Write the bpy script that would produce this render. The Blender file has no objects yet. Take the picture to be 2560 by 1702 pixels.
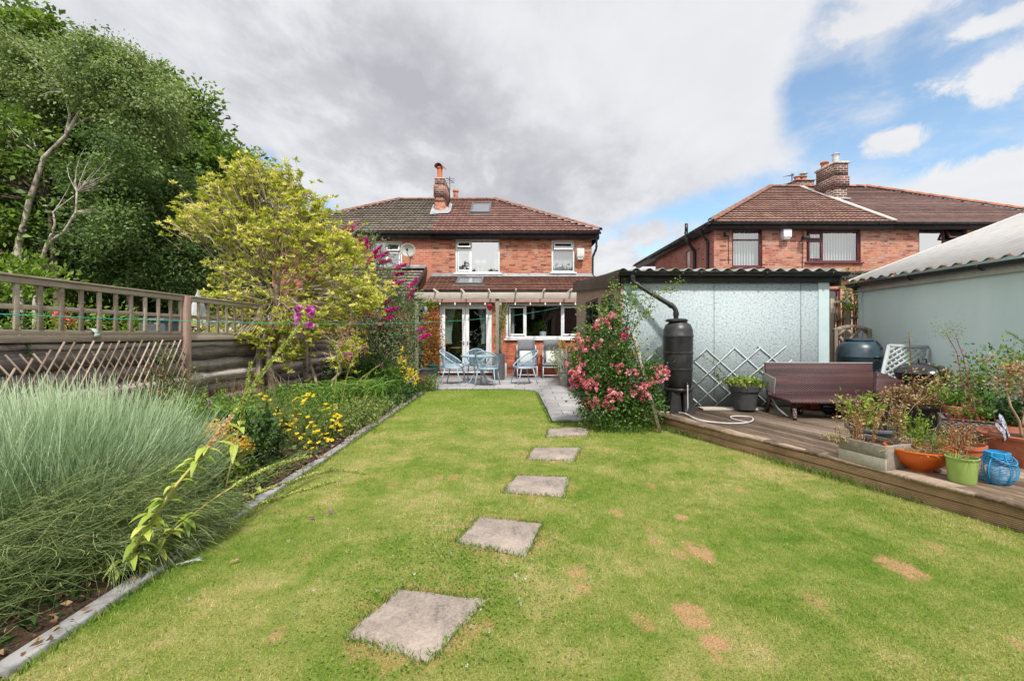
import bpy, math, random
import numpy as np
from mathutils import Vector, Matrix
random.seed(7)
RNG = np.random.default_rng(11)
R = math.radians
SC = bpy.context.scene
COL = SC.collection
# ------------------------------------------------------------------ camera, world, sun, exposure
CAMH, F, VX, VY = 1.3, 1090.0, 1273.0, 838.0
cam = bpy.data.cameras.new("camera"); camo = bpy.data.objects.new("camera", cam); COL.objects.link(camo)
camo.location = (0, 0, CAMH); camo.rotation_euler = (R(90), 0, 0)
cam.sensor_width = 36; cam.lens = F / 2560 * 36
cam.shift_x = 7 / 2560; cam.shift_y = -13 / 2560
cam.clip_start = 0.05; cam.clip_end = 3000
SC.camera = camo
SC.view_settings.view_transform = 'Standard'; SC.view_settings.look = 'None'
SC.view_settings.exposure = 0.80; SC.view_settings.gamma = 1
SUN_DIR = Vector((0.13, -0.62, 0.90)).normalized()
sun = bpy.data.lights.new("sun", 'SUN'); suno = bpy.data.objects.new("sun", sun); COL.objects.link(suno)
sun.energy = 2.7; sun.angle = R(4); sun.color = (1.0, 0.955, 0.88)
suno.rotation_euler = SUN_DIR.to_track_quat('Z', 'Y').to_euler(); suno.location = (0, 0, 30)
SC.world = bpy.data.worlds.new("World"); W = SC.world; W.use_nodes = True
SC.cycles.max_bounces = 6; SC.cycles.transparent_max_bounces = 12
SC.cycles.diffuse_bounces = 3; SC.cycles.glossy_bounces = 3; SC.cycles.caustics_reflective = False; SC.cycles.caustics_refractive = False
class NT:
 """small helper around a node tree"""
 def __init__(s, tree): s.t = tree; s.n = tree.nodes; s.l = tree.links
 def add(s, kind, **kw):
  nd = s.n.new(kind)
  for k, v in kw.items():
   if k.startswith('i_'):
    nd.inputs[k[2:].replace('_', ' ')].default_value = v
   else: setattr(nd, k, v)
  return nd
 def put(s, sock, v):
  if isinstance(v, bpy.types.NodeSocket): s.l.new(v, sock)
  elif v is not None: sock.default_value = v
 def math(s, op, a, b=None, c=None, clamp=False):
  nd = s.n.new('ShaderNodeMath'); nd.operation = op; nd.use_clamp = clamp
  s.put(nd.inputs[0], a)
  if b is not None: s.put(nd.inputs[1], b)
  if c is not None: s.put(nd.inputs[2], c)
  return nd.outputs[0]
 def vmath(s, op, a, b=None):
  nd = s.n.new('ShaderNodeVectorMath'); nd.operation = op
  s.put(nd.inputs[0], a)
  if b is not None: s.put(nd.inputs[1], b)
  return nd.outputs['Value'] if op in ('LENGTH', 'DISTANCE', 'DOT_PRODUCT') else nd.outputs[0]
 def mix(s, f, a, b, blend='MIX'):
  nd = s.n.new('ShaderNodeMix'); nd.data_type = 'RGBA'; nd.blend_type = blend; nd.clamp_factor = True
  s.put(nd.inputs[0], f)
  for k, v in ((6, a), (7, b)):
   s.put(nd.inputs[k], tuple(v) + (1,) if isinstance(v, (tuple, list)) and len(v) == 3 else v)
  return nd.outputs[2]
 def ramp(s, f, stops, interp='LINEAR'):
  nd = s.n.new('ShaderNodeValToRGB'); nd.color_ramp.interpolation = interp
  el = nd.color_ramp.elements
  while len(el) < len(stops): el.new(0.5)
  for e, (p, c) in zip(el, stops):
   e.position = p; e.color = (c, c, c, 1) if not isinstance(c, (tuple, list)) else tuple(c) + (1,)
  s.put(nd.inputs[0], f)
  return nd.outputs[0]
 def noise(s, vec, scale, detail=4, rough=0.55, dist=0.0, out=0, lac=2.0):
  nd = s.n.new('ShaderNodeTexNoise'); s.put(nd.inputs['Vector'], vec)
  nd.inputs['Scale'].default_value = scale; nd.inputs['Detail'].default_value = detail
  nd.inputs['Roughness'].default_value = rough; nd.inputs['Distortion'].default_value = dist
  return nd.outputs[out]
 def mapping(s, vec, loc=(0, 0, 0), rot=(0, 0, 0), scale=(1, 1, 1)):
  nd = s.n.new('ShaderNodeMapping'); s.put(nd.inputs[0], vec)
  nd.inputs[1].default_value = loc; nd.inputs[2].default_value = rot; nd.inputs[3].default_value = scale
  return nd.outputs[0]
 def smooth(s, v, a, b):
  nd = s.n.new('ShaderNodeMapRange'); nd.interpolation_type = 'SMOOTHSTEP'
  s.put(nd.inputs[0], v); nd.inputs[1].default_value = a; nd.inputs[2].default_value = b
  return nd.outputs[0]
# ---- sky: Nishita blue with procedural cloud cover, fixed to world directions
def build_sky():
 W.node_tree.nodes.clear(); g = NT(W.node_tree)
 tc = g.add('ShaderNodeTexCoord').outputs['Generated']
 sky = g.add('ShaderNodeTexSky', sky_type='NISHITA', sun_disc=False)
 sky.sun_elevation = math.asin(SUN_DIR.z); sky.sun_rotation = math.atan2(SUN_DIR.x, SUN_DIR.y)
 sky.air_density = 1.0; sky.dust_density = 0.6; sky.ozone_density = 1.5
 sep = g.add('ShaderNodeSeparateXYZ'); g.put(sep.inputs[0], tc)
 x, y, z = sep.outputs
 zc = g.math('MAXIMUM', z, 0.0)
 # cloud layer plane
 den = g.math('ADD', zc, 0.16)
 px = g.math('DIVIDE', x, den); py = g.math('DIVIDE', y, den)
 comb = g.add('ShaderNodeCombineXYZ'); g.put(comb.inputs[0], px); g.put(comb.inputs[1], py)
 pl = comb.outputs[0]
 wind = g.mapping(pl, loc=(3.1, 1.7, 0.4), rot=(0, 0, R(-24)), scale=(1.0, 0.55, 1))
 n1 = g.noise(wind, 0.95, 8, 0.52, 0.2)
 n2 = g.noise(g.mapping(pl, loc=(8.3, 2.2, 5), rot=(0, 0, R(-30)), scale=(1, .7, 1)), 2.9, 10, 0.60, 0.15)
 n3 = g.noise(g.mapping(tc, loc=(1, 2, 3), scale=(1, 1, 2.2)), 6.5, 8, 0.6, 0.25)
 az = g.math('ARCTAN2', x, y); el = g.math('ARCSINE', z)
 wob = g.math('SUBTRACT', g.noise(tc, 3.4, 8, 0.62, 0.6), 0.5)
 wob2 = g.math('SUBTRACT', g.noise(g.mapping(tc, loc=(4, 4, 4)), 13, 9, 0.68, 0.3), 0.5)
 def blob(a0, e0, ra, re, soft=0.5, rot=0.0, wb=0.9):
  da = g.math('SUBTRACT', az, a0); de = g.math('SUBTRACT', el, e0)
  c, s_ = math.cos(rot), math.sin(rot)
  u = g.math('DIVIDE', g.math('ADD', g.math('MULTIPLY', da, c), g.math('MULTIPLY', de, s_)), ra)
  v = g.math('DIVIDE', g.math('SUBTRACT', g.math('MULTIPLY', de, c), g.math('MULTIPLY', da, s_)), re)
  r = g.math('SQRT', g.math('ADD', g.math('MULTIPLY', u, u), g.math('MULTIPLY', v, v)))
  r = g.math('ADD', r, g.math('MULTIPLY', wob, wb)); r = g.math('ADD', r, g.math('MULTIPLY', wob2, wb * 0.9))
  return g.smooth(r, 1.0 + soft, 1.0 - soft)
 def AE(X, Y):
  u, v = (X - VX) / F, (VY - Y) / F
  return math.atan(u), math.atan(v / math.sqrt(1 + u * u))
 def hole(X, Y, rx, ry, **k):
  a, e = AE(X, Y); a2, _ = AE(X + rx, Y); _, e2 = AE(X, Y - ry)
  return blob(a, e, abs(a2 - a), abs(e2 - e), **k)
 holes = None
 for args in ((2330, 320, 420, 150, 0.30, 0.0), (2080, 250, 150, 210, 0.30, 0.0), (2330, 120, 360, 120, .45, 0.0), (1740, 560, 400, 75, 0.34, 0.25), (1440, 640, 120, 70, 0.4, 0.0),
     (650, 420, 60, 50, .4, 0.0), (800, 560, 70, 60, .4, 0.0)):
  h = hole(args[0], args[1], args[2], args[3], soft=args[4], rot=args[5])
  holes = h if holes is None else g.math('MAXIMUM', holes, h)
 puffs = None
 for args in ((2490, 190, 170, 62), (2240, 350, 75, 34), (2430, 470, 330, 68), (1640, 585, 75, 36), (1500, 635, 85, 40), (1570, 680, 190, 40), (2180, 60, 150, 45), (2480, 60, 130, 30)):
  h = hole(args[0], args[1], args[2], args[3], soft=0.34, wb=3.2)
  puffs = h if puffs is None else g.math('MAXIMUM', puffs, h)
 behind = g.smooth(y, 0.12, -0.15)      # unseen broken cloud behind the viewer, brightened below as fill light
 bh = g.math('MULTIPLY', behind, g.smooth(n1, 0.42, 0.30))
 wisps = g.math('MULTIPLY', g.smooth(n3, 0.40, 0.72), 0.62)
 blue = g.math('MAXIMUM', g.math('MULTIPLY', holes, 0.96), bh)
 blue = g.math('MULTIPLY', blue, g.math('SUBTRACT', 1.0, puffs))
 blue = g.math('MULTIPLY', blue, g.math('SUBTRACT', 1.0, wisps))
 cover = g.math('SUBTRACT', 1.0, blue, clamp=True)
 # cloud tone: thick grey mass overhead left, bright towards horizon and right
 mass = hole(930, 250, 760, 330, soft=0.7, rot=-0.45, wb=0.7)
 mass2 = hole(700, 60, 420, 190, soft=0.6, wb=0.6)
 mass3 = hole(1250, -250, 900, 330, soft=0.6, wb=0.6)
 m = g.math('MAXIMUM', g.math('MAXIMUM', mass, g.math('MULTIPLY', mass2, 0.6)), g.math('MULTIPLY', mass3, 0.7))
 streak = g.smooth(n1, 0.36, 0.62)
 fine = g.smooth(n2, 0.36, 0.64)
 tone = g.math('MULTIPLY', g.math('ADD', g.math('MULTIPLY', streak, 0.58), g.math('MULTIPLY', fine, 0.60)), g.math('ADD', g.math('MULTIPLY', m, 0.95), 0.20), clamp=True)
 ccol = g.ramp(tone, [(0.0, (0.50, 0.505, 0.52)), (0.3, (0.44, 0.445, 0.465)), (0.6, (0.365, 0.37, 0.395)), (1.0, (0.29, 0.295, 0.32))])
 horizon = g.smooth(z, 0.16, 0.0)
 ccol = g.mix(g.math('MULTIPLY', horizon, 0.6), ccol, (0.44, 0.455, 0.485))
 ccol = g.mix(behind, ccol, (0.80, 0.79, 0.76))  # unseen rear cloud made brighter to fill surfaces facing the camera
 skyc = g.mix(1.0, sky.outputs[0], (SKYK * 1.0, SKYK * 1.06, SKYK * 1.0), 'MULTIPLY')
 ground = g.smooth(z, 0.0, -0.06)
 final = g.mix(cover, skyc, ccol)
 final = g.mix(ground, final, (0.10, 0.11, 0.08))
 bg = g.add('ShaderNodeBackground'); g.put(bg.inputs[0], final); bg.inputs[1].default_value = 1.0
 out = g.add('ShaderNodeOutputWorld'); g.l.new(bg.outputs[0], out.inputs[0])
SKYK = 0.125
build_sky()
# ------------------------------------------------------------------ projection helpers (photo pixel -> point of the place)
def G(X, Y, z=0.0):
 d = F * (CAMH - z) / (Y - VY)
 return Vector(((X - VX) * d / F, d, z))
def Q(X, Y, d):
 return Vector(((X - VX) * d / F, d, CAMH + (VY - Y) * d / F))
def onplane(X, Y, P, N):
 dr = Vector(((X - VX) / F, 1, (VY - Y) / F)); o = Vector((0, 0, CAMH))
 return o + dr * ((Vector(P) - o).dot(N) / dr.dot(N))
# ------------------------------------------------------------------ objects
def tag(o, label=None, cat=None, group=None, kind=None):
 if label: o['label'] = label
 if cat: o['category'] = cat
 if group: o['group'] = group
 if kind: o['kind'] = kind
 return o
def thing(name, label, cat, loc=(0, 0, 0), group=None, rz=0):
 o = bpy.data.objects.new(name, None); COL.objects.link(o)
 o.empty_display_size = 0.1; o.location = loc; o.rotation_euler.z = rz
 return tag(o, label, cat, group)
def root_loc(p):
 while p is not None and p.parent is not None: p = p.parent
 return Vector((0, 0, 0)) if p is None else p.location.copy()
KIDS = {}
def link(o, parent):
 COL.objects.link(o)
 if parent is not None:
  o.parent = parent; KIDS.setdefault(parent.name, []).append(o)
def copy_tree(o, parent=None):
 c = o.copy(); link(c, parent)
 for ch in KIDS.get(o.name, []): copy_tree(ch, c)
 return c
def npmesh(name, V, faces_flat, sizes, mat, parent=None, attr=None, smooth=False, uv=True, local=False):
 V = np.asarray(V, dtype=np.float32).reshape(-1, 3)
 if not local:
  V = V - np.array(root_loc(parent), dtype=np.float32)
 me = bpy.data.meshes.new(name)
 ff = np.asarray(faces_flat, dtype=np.int32).ravel(); sz = np.asarray(sizes, dtype=np.int32)
 me.vertices.add(len(V)); me.vertices.foreach_set('co', V.ravel())
 me.loops.add(len(ff)); me.loops.foreach_set('vertex_index', ff)
 me.polygons.add(len(sz)); st = np.zeros(len(sz), dtype=np.int32); st[1:] = np.cumsum(sz)[:-1]
 me.polygons.foreach_set('loop_start', st); me.polygons.foreach_set('loop_total', sz)
 if smooth: me.polygons.foreach_set('use_smooth', np.ones(len(sz), dtype=bool))
 me.update(calc_edges=True)
 if uv:
  nrm = np.zeros(len(sz) * 3, dtype=np.float32); me.polygons.foreach_get('normal', nrm); nrm = np.abs(nrm.reshape(-1, 3))
  ax = np.argmax(nrm, axis=1); axl = np.repeat(ax, sz); P = V[ff]
  u = np.where(axl == 0, P[:, 1], P[:, 0]); v = np.where(axl == 2, P[:, 1], P[:, 2])
  ul = me.uv_layers.new(name='UVMap'); ul.data.foreach_set('uv', np.stack([u, v], 1).astype(np.float32).ravel())
 if attr is not None:
  for k, a in attr.items():
   at = me.attributes.new(k, 'FLOAT', 'FACE'); at.data.foreach_set('value', np.asarray(a, dtype=np.float32))
 if mat is not None: me.materials.append(mat)
 o = bpy.data.objects.new(name, me); link(o, parent)
 return o
class MB:
 def __init__(s): s.v = []; s.f = []; s.marks = []
 def quad(s, *p):
  n = len(s.v); s.v += [tuple(q) for q in p]; s.f.append(tuple(range(n, n + len(p)))); return s
 def box(s, x0, x1, y0, y1, z0, z1, M=None):
  s.marks.append(len(s.f))
  n = len(s.v)
  c = [(x0, y0, z0), (x1, y0, z0), (x1, y1, z0), (x0, y1, z0), (x0, y0, z1), (x1, y0, z1), (x1, y1, z1), (x0, y1, z1)]
  if M is not None: c = [tuple(M @ Vector(q)) for q in c]
  s.v += c
  s.f += [tuple(n + i for i in q) for q in ((0, 3, 2, 1), (4, 5, 6, 7), (0, 1, 5, 4), (1, 2, 6, 5), (2, 3, 7, 6), (3, 0, 4, 7))]
  return s
 def bar(s, a, b, w, h, up=(0, 0, 1), M=None):
  """rectangular bar from a to b, width w sideways, h along up"""
  a, b = Vector(a), Vector(b); d = (b - a); L = d.length; d = d.normalized(); up = Vector(up)
  sd = d.cross(up)
  if sd.length < 1e-4: sd = d.cross(Vector((1, 0, 0)))
  sd.normalize(); u = sd.cross(d).normalized()
  T = Matrix((sd, d, u)).transposed().to_4x4(); T.translation = a
  if M is not None: T = M @ T
  return s.box(-w / 2, w / 2, 0, L, -h / 2, h / 2, T)
 def tube(s, pts, r, n=8, caps=True, closed=False):
  s.marks.append(len(s.f))
  pts = [Vector(p) for p in pts]; k = len(pts)
  rr = r if isinstance(r, (list, tuple)) else [r] * k
  base = len(s.v); prev = None
  for i, p in enumerate(pts):
   if closed: t = pts[(i + 1) % k] - pts[i - 1]
   else: t = pts[min(i + 1, k - 1)] - pts[max(i - 1, 0)]
   t.normalize()
   if prev is None:
    a = Vector((0, 0, 1)) if abs(t.z) < 0.9 else Vector((1, 0, 0)); u = t.cross(a).normalized()
   else:
    u = (prev - t * prev.dot(t)); u = u.normalized() if u.length > 1e-5 else t.orthogonal().normalized()
   prev = u; w = t.cross(u)
   for j in range(n):
    a = 2 * math.pi * j / n
    s.v.append(tuple(p + (u * math.cos(a) + w * math.sin(a)) * rr[i]))
  segs = k if closed else k - 1
  for i in range(segs):
   for j in range(n):
    a = base + i * n + j; b = base + i * n + (j + 1) % n
    c = base + ((i + 1) % k) * n + (j + 1) % n; d = base + ((i + 1) % k) * n + j
    s.f.append((a, b, c, d))
  if caps and not closed:
   s.f.append(tuple(base + j for j in reversed(range(n)))); s.f.append(tuple(base + (k - 1) * n + j for j in range(n)))
  return s
 def lathe(s, prof, n=28, c=(0, 0, 0), sx=1, sy=1, cap=False):
  s.marks.append(len(s.f))
  base = len(s.v)
  for (r, z) in prof:
   for j in range(n):
    a = 2 * math.pi * j / n
    s.v.append((c[0] + r * math.cos(a) * sx, c[1] + r * math.sin(a) * sy, c[2] + z))
  for i in range(len(prof) - 1):
   for j in range(n):
    s.f.append((base + i * n + j, base + i * n + (j + 1) % n, base + (i + 1) * n + (j + 1) % n, base + (i + 1) * n + j))
  if cap:
   s.f.append(tuple(base + j for j in reversed(range(n)))); m = base + (len(prof) - 1) * n
   s.f.append(tuple(m + j for j in range(n)))
  return s
 def prism(s, poly, z0, z1):
  s.marks.append(len(s.f))
  n = len(s.v); k = len(poly)
  s.v += [(p[0], p[1], z0) for p in poly] + [(p[0], p[1], z1) for p in poly]
  s.f.append(tuple(n + i for i in reversed(range(k)))); s.f.append(tuple(n + k + i for i in range(k)))
  for i in range(k): j = (i + 1) % k; s.f.append((n + i, n + j, n + k + j, n + k + i))
  return s
 def poly(s, pts): return s.quad(*pts)
 def build(s, name, mat, parent=None, smooth=False, bevel=0, local=False, auto=False):
  ff = [i for f in s.f for i in f]; sz = [len(f) for f in s.f]
  mk = np.zeros(len(sz), dtype=int); mk[[q for q in s.marks if q < len(sz)]] = 1
  sh = np.random.default_rng(len(sz)).random(len(s.marks) + 2)[np.cumsum(mk)]
  o = npmesh(name, s.v, ff, sz, mat, parent, attr={'shade': sh}, smooth=smooth or auto, local=local)
  if auto:   # smooth with sharp edges above 40 degrees
   me = o.data
   try: me.set_sharp_from_angle(angle=R(38))
   except Exception: pass
  if bevel:
   m = o.modifiers.new('bevel', 'BEVEL'); m.width = bevel; m.segments = 2; m.limit_method = 'ANGLE'; m.angle_limit = R(40)
  return o
def arc(c, r, a0, a1, n, plane='xz'):
 out = []
 for i in range(n + 1):
  a = a0 + (a1 - a0) * i / n; u, v = r * math.cos(a), r * math.sin(a)
  out.append(Vector(c) + (Vector((u, 0, v)) if plane == 'xz' else Vector((u, v, 0)) if plane == 'xy' else Vector((0, u, v))))
 return out
def bez(p0, p1, p2, n=8):
 p0, p1, p2 = Vector(p0), Vector(p1), Vector(p2)
 return [p0 * (1 - t) ** 2 + p1 * 2 * t * (1 - t) + p2 * t * t for t in [i / n for i in range(n + 1)]]
# ------------------------------------------------------------------ materials
MATS = {}
def mat(name):
 m = bpy.data.materials.new(name); m.use_nodes = True; m.node_tree.nodes.clear()
 g = NT(m.node_tree); out = g.add('ShaderNodeOutputMaterial')
 g.out = out; MATS[name] = m
 return m, g
def pbsdf(g, col, rough=0.6, spec=0.35, metal=0.0, bump=None, bstr=0.3, bdist=0.01):
 b = g.add('ShaderNodeBsdfPrincipled')
 g.put(b.inputs['Base Color'], tuple(col) + (1,) if isinstance(col, (tuple, list)) and len(col) == 3 else col)
 g.put(b.inputs['Roughness'], rough); b.inputs['Specular IOR Level'].default_value = spec; b.inputs['Metallic'].default_value = metal
 if bump is not None:
  bn = g.add('ShaderNodeBump'); bn.inputs['Strength'].default_value = bstr; bn.inputs['Distance'].default_value = bdist
  g.put(bn.inputs['Height'], bump); g.l.new(bn.outputs[0], b.inputs['Normal'])
 return b
def objc(g): return g.add('ShaderNodeTexCoord').outputs['Object']
def uvc(g): return g.add('ShaderNodeTexCoord').outputs['UV']
def simple(name, col, rough=0.5, spec=0.4, metal=0.0, var=0.12, scale=8, bstr=0.0, dirt=None, dirtf=0.4):
 m, g = mat(name); c = objc(g)
 n = g.noise(c, scale, 5, 0.6)
 col2 = tuple(min(1, k * (1 - var * 2.2)) for k in col); col3 = tuple(min(1, k * (1 + var)) for k in col)
 cc = g.ramp(n, [(0.3, col2), (0.5, col), (0.72, col3)])
 if dirt is not None:
  dn = g.smooth(g.noise(c, scale * 0.35, 7, 0.7, 0.5), 0.5, 0.68)
  cc = g.mix(g.math('MULTIPLY', dn, dirtf), cc, dirt)
 rr = g.math('ADD', g.math('MULTIPLY', g.math('SUBTRACT', n, 0.5), 0.3), rough, clamp=True)
 b = pbsdf(g, cc, rr, spec, metal, bump=g.noise(c, scale * 8, 4, 0.6) if bstr else None, bstr=bstr, bdist=0.004)
 g.l.new(b.outputs[0], g.out.inputs[0]); return m
def leafmat(name, stops, rough=0.5, trans=0.35, nscale=1.5, spec=0.3):
 """stops over the per-leaf 'shade' attribute; a slow noise shifts it so whole sprays differ"""
 m, g = mat(name)
 at = g.add('ShaderNodeAttribute', attribute_name='shade').outputs['Fac']
 n = g.math('SUBTRACT', g.noise(objc(g), nscale, 3, 0.5), 0.5)
 f = g.math('ADD', at, g.math('MULTIPLY', n, 0.7), clamp=True)
 c = g.ramp(f, stops)
 b = pbsdf(g, c, rough, spec)
 t = g.add('ShaderNodeBsdfTranslucent'); g.put(t.inputs[0], g.mix(1.0, c, (1.15, 1.2, 0.6), 'MULTIPLY'))
 mx = g.add('ShaderNodeMixShader'); mx.inputs[0].default_value = trans
 g.l.new(b.outputs[0], mx.inputs[1]); g.l.new(t.outputs[0], mx.inputs[2]); g.l.new(mx.outputs[0], g.out.inputs[0])
 return m
def brickmat(name, cols, mortar, bw=0.225, bh=0.075, mort=0.011, spot=None, speck=0.0, stainc=(0.10, 0.07, 0.06)):
 m, g = mat(name); u = uvc(g)
 br = g.add('ShaderNodeTexBrick'); g.put(br.inputs['Vector'], u)
 br.inputs['Color1'].default_value = (0, 0, 0, 1); br.inputs['Color2'].default_value = (1, 1, 1, 1); br.inputs['Mortar'].default_value = (0.5, 0.5, 0.5, 1)
 br.inputs['Scale'].default_value = 1; br.inputs['Mortar Size'].default_value = mort; br.inputs['Mortar Smooth'].default_value = 0.25
 br.inputs['Brick Width'].default_value = bw; br.inputs['Row Height'].default_value = bh; br.offset = 0.5
 # per brick random through snapped coordinates
 n = len(cols); rnd = br.outputs['Color']
 big = g.noise(u, 1.3, 5, 0.65, 0.4); mid = g.noise(g.mapping(u, scale=(4.4, 13.3, 1)), 1.0, 1, 0.5)
 f = g.math('ADD', g.math('MULTIPLY', rnd, 0.45), g.math('MULTIPLY', mid, 0.62)); f = g.math('ADD', f, g.math('MULTIPLY', g.math('SUBTRACT', big, 0.5), 0.5)); f = g.math('MULTIPLY_ADD', f, 1.6, -.30, clamp=True)
 c = g.ramp(f, [(0.12 + 0.76 * i / (n - 1), k) for i, k in enumerate(cols)])
 fine = g.noise(u, 60, 4, 0.7)
 c = g.mix(0.35, c, g.ramp(fine, [(0.3, 0.25), (0.7, 0.75)]), 'OVERLAY')
 if speck:   # old pale mortar smears and lime
  sm = g.smooth(g.noise(g.mapping(u, scale=(1, 1.8, 1)), 9, 6, 0.75, 0.6), 0.56, 0.70)
  c = g.mix(g.math('MULTIPLY', sm, speck), c, (0.54, 0.43, 0.37))
  pt = g.math('MULTIPLY', g.smooth(g.noise(g.mapping(u, loc=(4, 7, 0)), 1.1, 5, .7, .5), .52, .64), g.smooth(mid, .40, .55)); c = g.mix(g.math('MULTIPLY', pt, speck), c, (.52, .38, .32))
 st = g.smooth(g.noise(g.mapping(u, loc=(9, 3, 0), scale=(1.4, 0.5, 1)), 1.6, 6, 0.7), 0.55, 0.8)
 c = g.mix(g.math('MULTIPLY', st, 0.45), c, stainc)
 mc = g.mix(g.smooth(big, 0.35, 0.65), mortar, tuple(k * 0.55 for k in mortar))
 c = g.mix(br.outputs['Fac'], c, mc)
 hgt = g.math('SUBTRACT', g.math('MULTIPLY', fine, 0.3), br.outputs['Fac'])
 b = pbsdf(g, c, 0.88, 0.2, bump=hgt, bstr=0.6, bdist=0.008)
 g.l.new(b.outputs[0], g.out.inputs[0]); return m
def woodmat(name, a, b_, c_=None, axis='x', ring=14, rough=0.8, stain=(0.05, 0.045, 0.035), stainf=0.5, groove=None):
 m, g = mat(name); o = objc(g)
 at = g.add('ShaderNodeAttribute', attribute_name='shade').outputs['Fac']
 oi = g.vmath('ADD', o, g.math('MULTIPLY', at, 37.0))
 sc = {'x': (0.9, 9, 9), 'y': (9, 0.9, 9), 'z': (9, 9, 0.9)}[axis]
 gr = g.noise(g.mapping(oi, scale=sc), ring / 4, 7, 0.7, 1.2)
 fn = g.noise(g.mapping(oi, scale=tuple(k * 4 for k in sc)), ring / 2.2, 4, 0.7, 0.3)
 f = g.math('ADD', g.math('MULTIPLY', gr, 0.65), g.math('MULTIPLY', fn, 0.35))
 f = g.math('ADD', f, g.math('MULTIPLY', g.math('SUBTRACT', at, 0.5), 0.36))
 cc = g.ramp(f, [(0.30, a), (0.52, b_), (0.70, c_ or b_)])
 st = g.smooth(g.noise(o, 1.7, 7, 0.72, 0.8), 0.48, 0.72)
 cc = g.mix(g.math('MULTIPLY', st, stainf), cc, stain)
 h = g.math('ADD', g.math('MULTIPLY', gr, 0.5), g.math('MULTIPLY', fn, 0.6))
 if groove is not None:
  ax, per = groove
  sp = g.add('ShaderNodeSeparateXYZ'); g.put(sp.inputs[0], uvc(g) if ax == 'v' else o)
  src = sp.outputs[1] if ax == 'v' else sp.outputs['XYZ'.index(ax.upper())]
  w = g.math('SINE', g.math('MULTIPLY', src, 2 * math.pi / per))
  h = g.math('ADD', h, g.math('MULTIPLY', w, 0.6))
  cc = g.mix(g.math('MULTIPLY', g.smooth(w, -0.2, -0.95), 0.55), cc, tuple(k * 0.35 for k in a))
 b = pbsdf(g, cc, rough, 0.2, bump=h, bstr=0.5, bdist=0.006)
 g.l.new(b.outputs[0], g.out.inputs[0]); return m
# ------------------------------------------------------------------ foliage generators
def unit(v): return v / np.maximum(np.linalg.norm(v, axis=1, keepdims=True), 1e-6)
def rdir(n): return unit(RNG.normal(size=(n, 3)))
def leaf_arrays(C, S, D=None, wr=0.45, up=0.0, cup=0.12):
 n = len(C); S = np.broadcast_to(np.asarray(S, float).reshape(-1, 1), (n, 1))
 if D is None: D = rdir(n)
 D = unit(np.asarray(D, float))
 r = rdir(n); r[:, 2] *= (1 - up) 
 sd = unit(np.cross(D, r + (np.array([0, 0, 1.0]) * up * 2 if up else 0))); nr = np.cross(sd, D)
 b = C; t = C + D * S - nr * S * cup; l = C + D * S * 0.45 + sd * S * wr * 0.5 + nr * S * cup; q = C + D * S * 0.45 - sd * S * wr * 0.5 + nr * S * cup
 return np.stack([b, l, t, q], 1).reshape(-1, 3)
def leaves(name, C, S, m, parent=None, D=None, wr=0.45, shade=None, up=0.0, cup=0.12):
 C = np.asarray(C, float); n = len(C)
 V = leaf_arrays(C, S, D, wr, up, cup)
 if shade is None: shade = RNG.random(n)
 return npmesh(name, V, np.arange(4 * n), np.full(n, 4), m, parent, attr={'shade': shade}, uv=False)
def ribbon_arrays(B, M_, T, w, k=4, tip=0.15):
 B, M_, T = [np.asarray(a, float) for a in (B, M_, T)]; n = len(B)
 w = np.broadcast_to(np.asarray(w, float).reshape(-1, 1), (n, 1))
 t = np.linspace(0, 1, k + 1)[None, :, None]
 P = B[:, None] * (1 - t) ** 2 + M_[:, None] * 2 * t * (1 - t) + T[:, None] * t * t
 d = unit(T - B); sd = unit(np.cross(d, rdir(n)))
 prof = (1 - np.linspace(0, 1, k + 1) ** 2 * (1 - tip))[None, :, None]
 off = sd[:, None] * w[:, None] * 0.5 * prof
 V = np.stack([P - off, P + off], 2).reshape(-1, 3)          # n,(k+1),2
 i0 = (np.arange(n) * (k + 1) * 2)[:, None] + (np.arange(k) * 2)[None, :]
 Fc = np.stack([i0, i0 + 1, i0 + 3, i0 + 2], 2).reshape(-1, 4)
 return V, Fc
def ribbons(name, B, M_, T, w, m, parent=None, k=4, tip=0.15, shade=None, grad=0.0):
 V, Fc = ribbon_arrays(B, M_, T, w, k, tip); n = len(B)
 sh = RNG.random(n) if shade is None else shade
 return npmesh(name, V, Fc.ravel(), np.full(len(Fc), 4), m, parent, attr={'shade': np.clip((sh[:, None] + grad * (np.arange(k) / (k - 1) - .5)[None]).ravel(), 0, 1)}, uv=False)
def in_ellipsoid(n, c, r, shell=0.0):
 d = rdir(n); rad = RNG.random(n) ** (1 / 3.0); rad = shell + (1 - shell) * rad
 return np.array(c) + d * rad[:, None] * np.array(r)
def lumpy(n, c, r):
 d = rdir(n); ph = RNG.uniform(0, 6, 3); rad = .35 + .65 * RNG.random(n) ** .5
 k = 1 + .20 * np.sin(5 * d[:, 0] + ph[0]) * np.sin(6 * d[:, 2] + ph[1]) + .12 * np.sin(11 * d[:, 2] + 7 * d[:, 0] + ph[2])
 return np.array(c) + d * (rad * k)[:, None] * np.array(r)
def around(P, n, sig):
 return np.repeat(P, n, 0) + RNG.normal(size=(len(P) * n, 3)) * np.asarray(sig)
def limbs(mb, trunk, targets, r0, sides=5, sag=0.1):
 """curved limbs from points along the trunk polyline to targets"""
 tr = [Vector(p) for p in trunk]
 for q in targets:
  q = Vector(q)
  cand = [(abs((p - q).length - 0.0) + max(0, p.z - q.z) * 1.5, i) for i, p in enumerate(tr[1:], 1)]
  i = min(cand)[1]; p = tr[i]
  mid = (p + q) / 2 + Vector((random.uniform(-1, 1), random.uniform(-1, 1), random.uniform(-0.2, 1))) * (p - q).length * sag
  mb.tube(bez(p, mid, q, 5), [r0 * (1 - 0.75 * k / 5) for k in range(6)], sides, caps=False)
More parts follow.
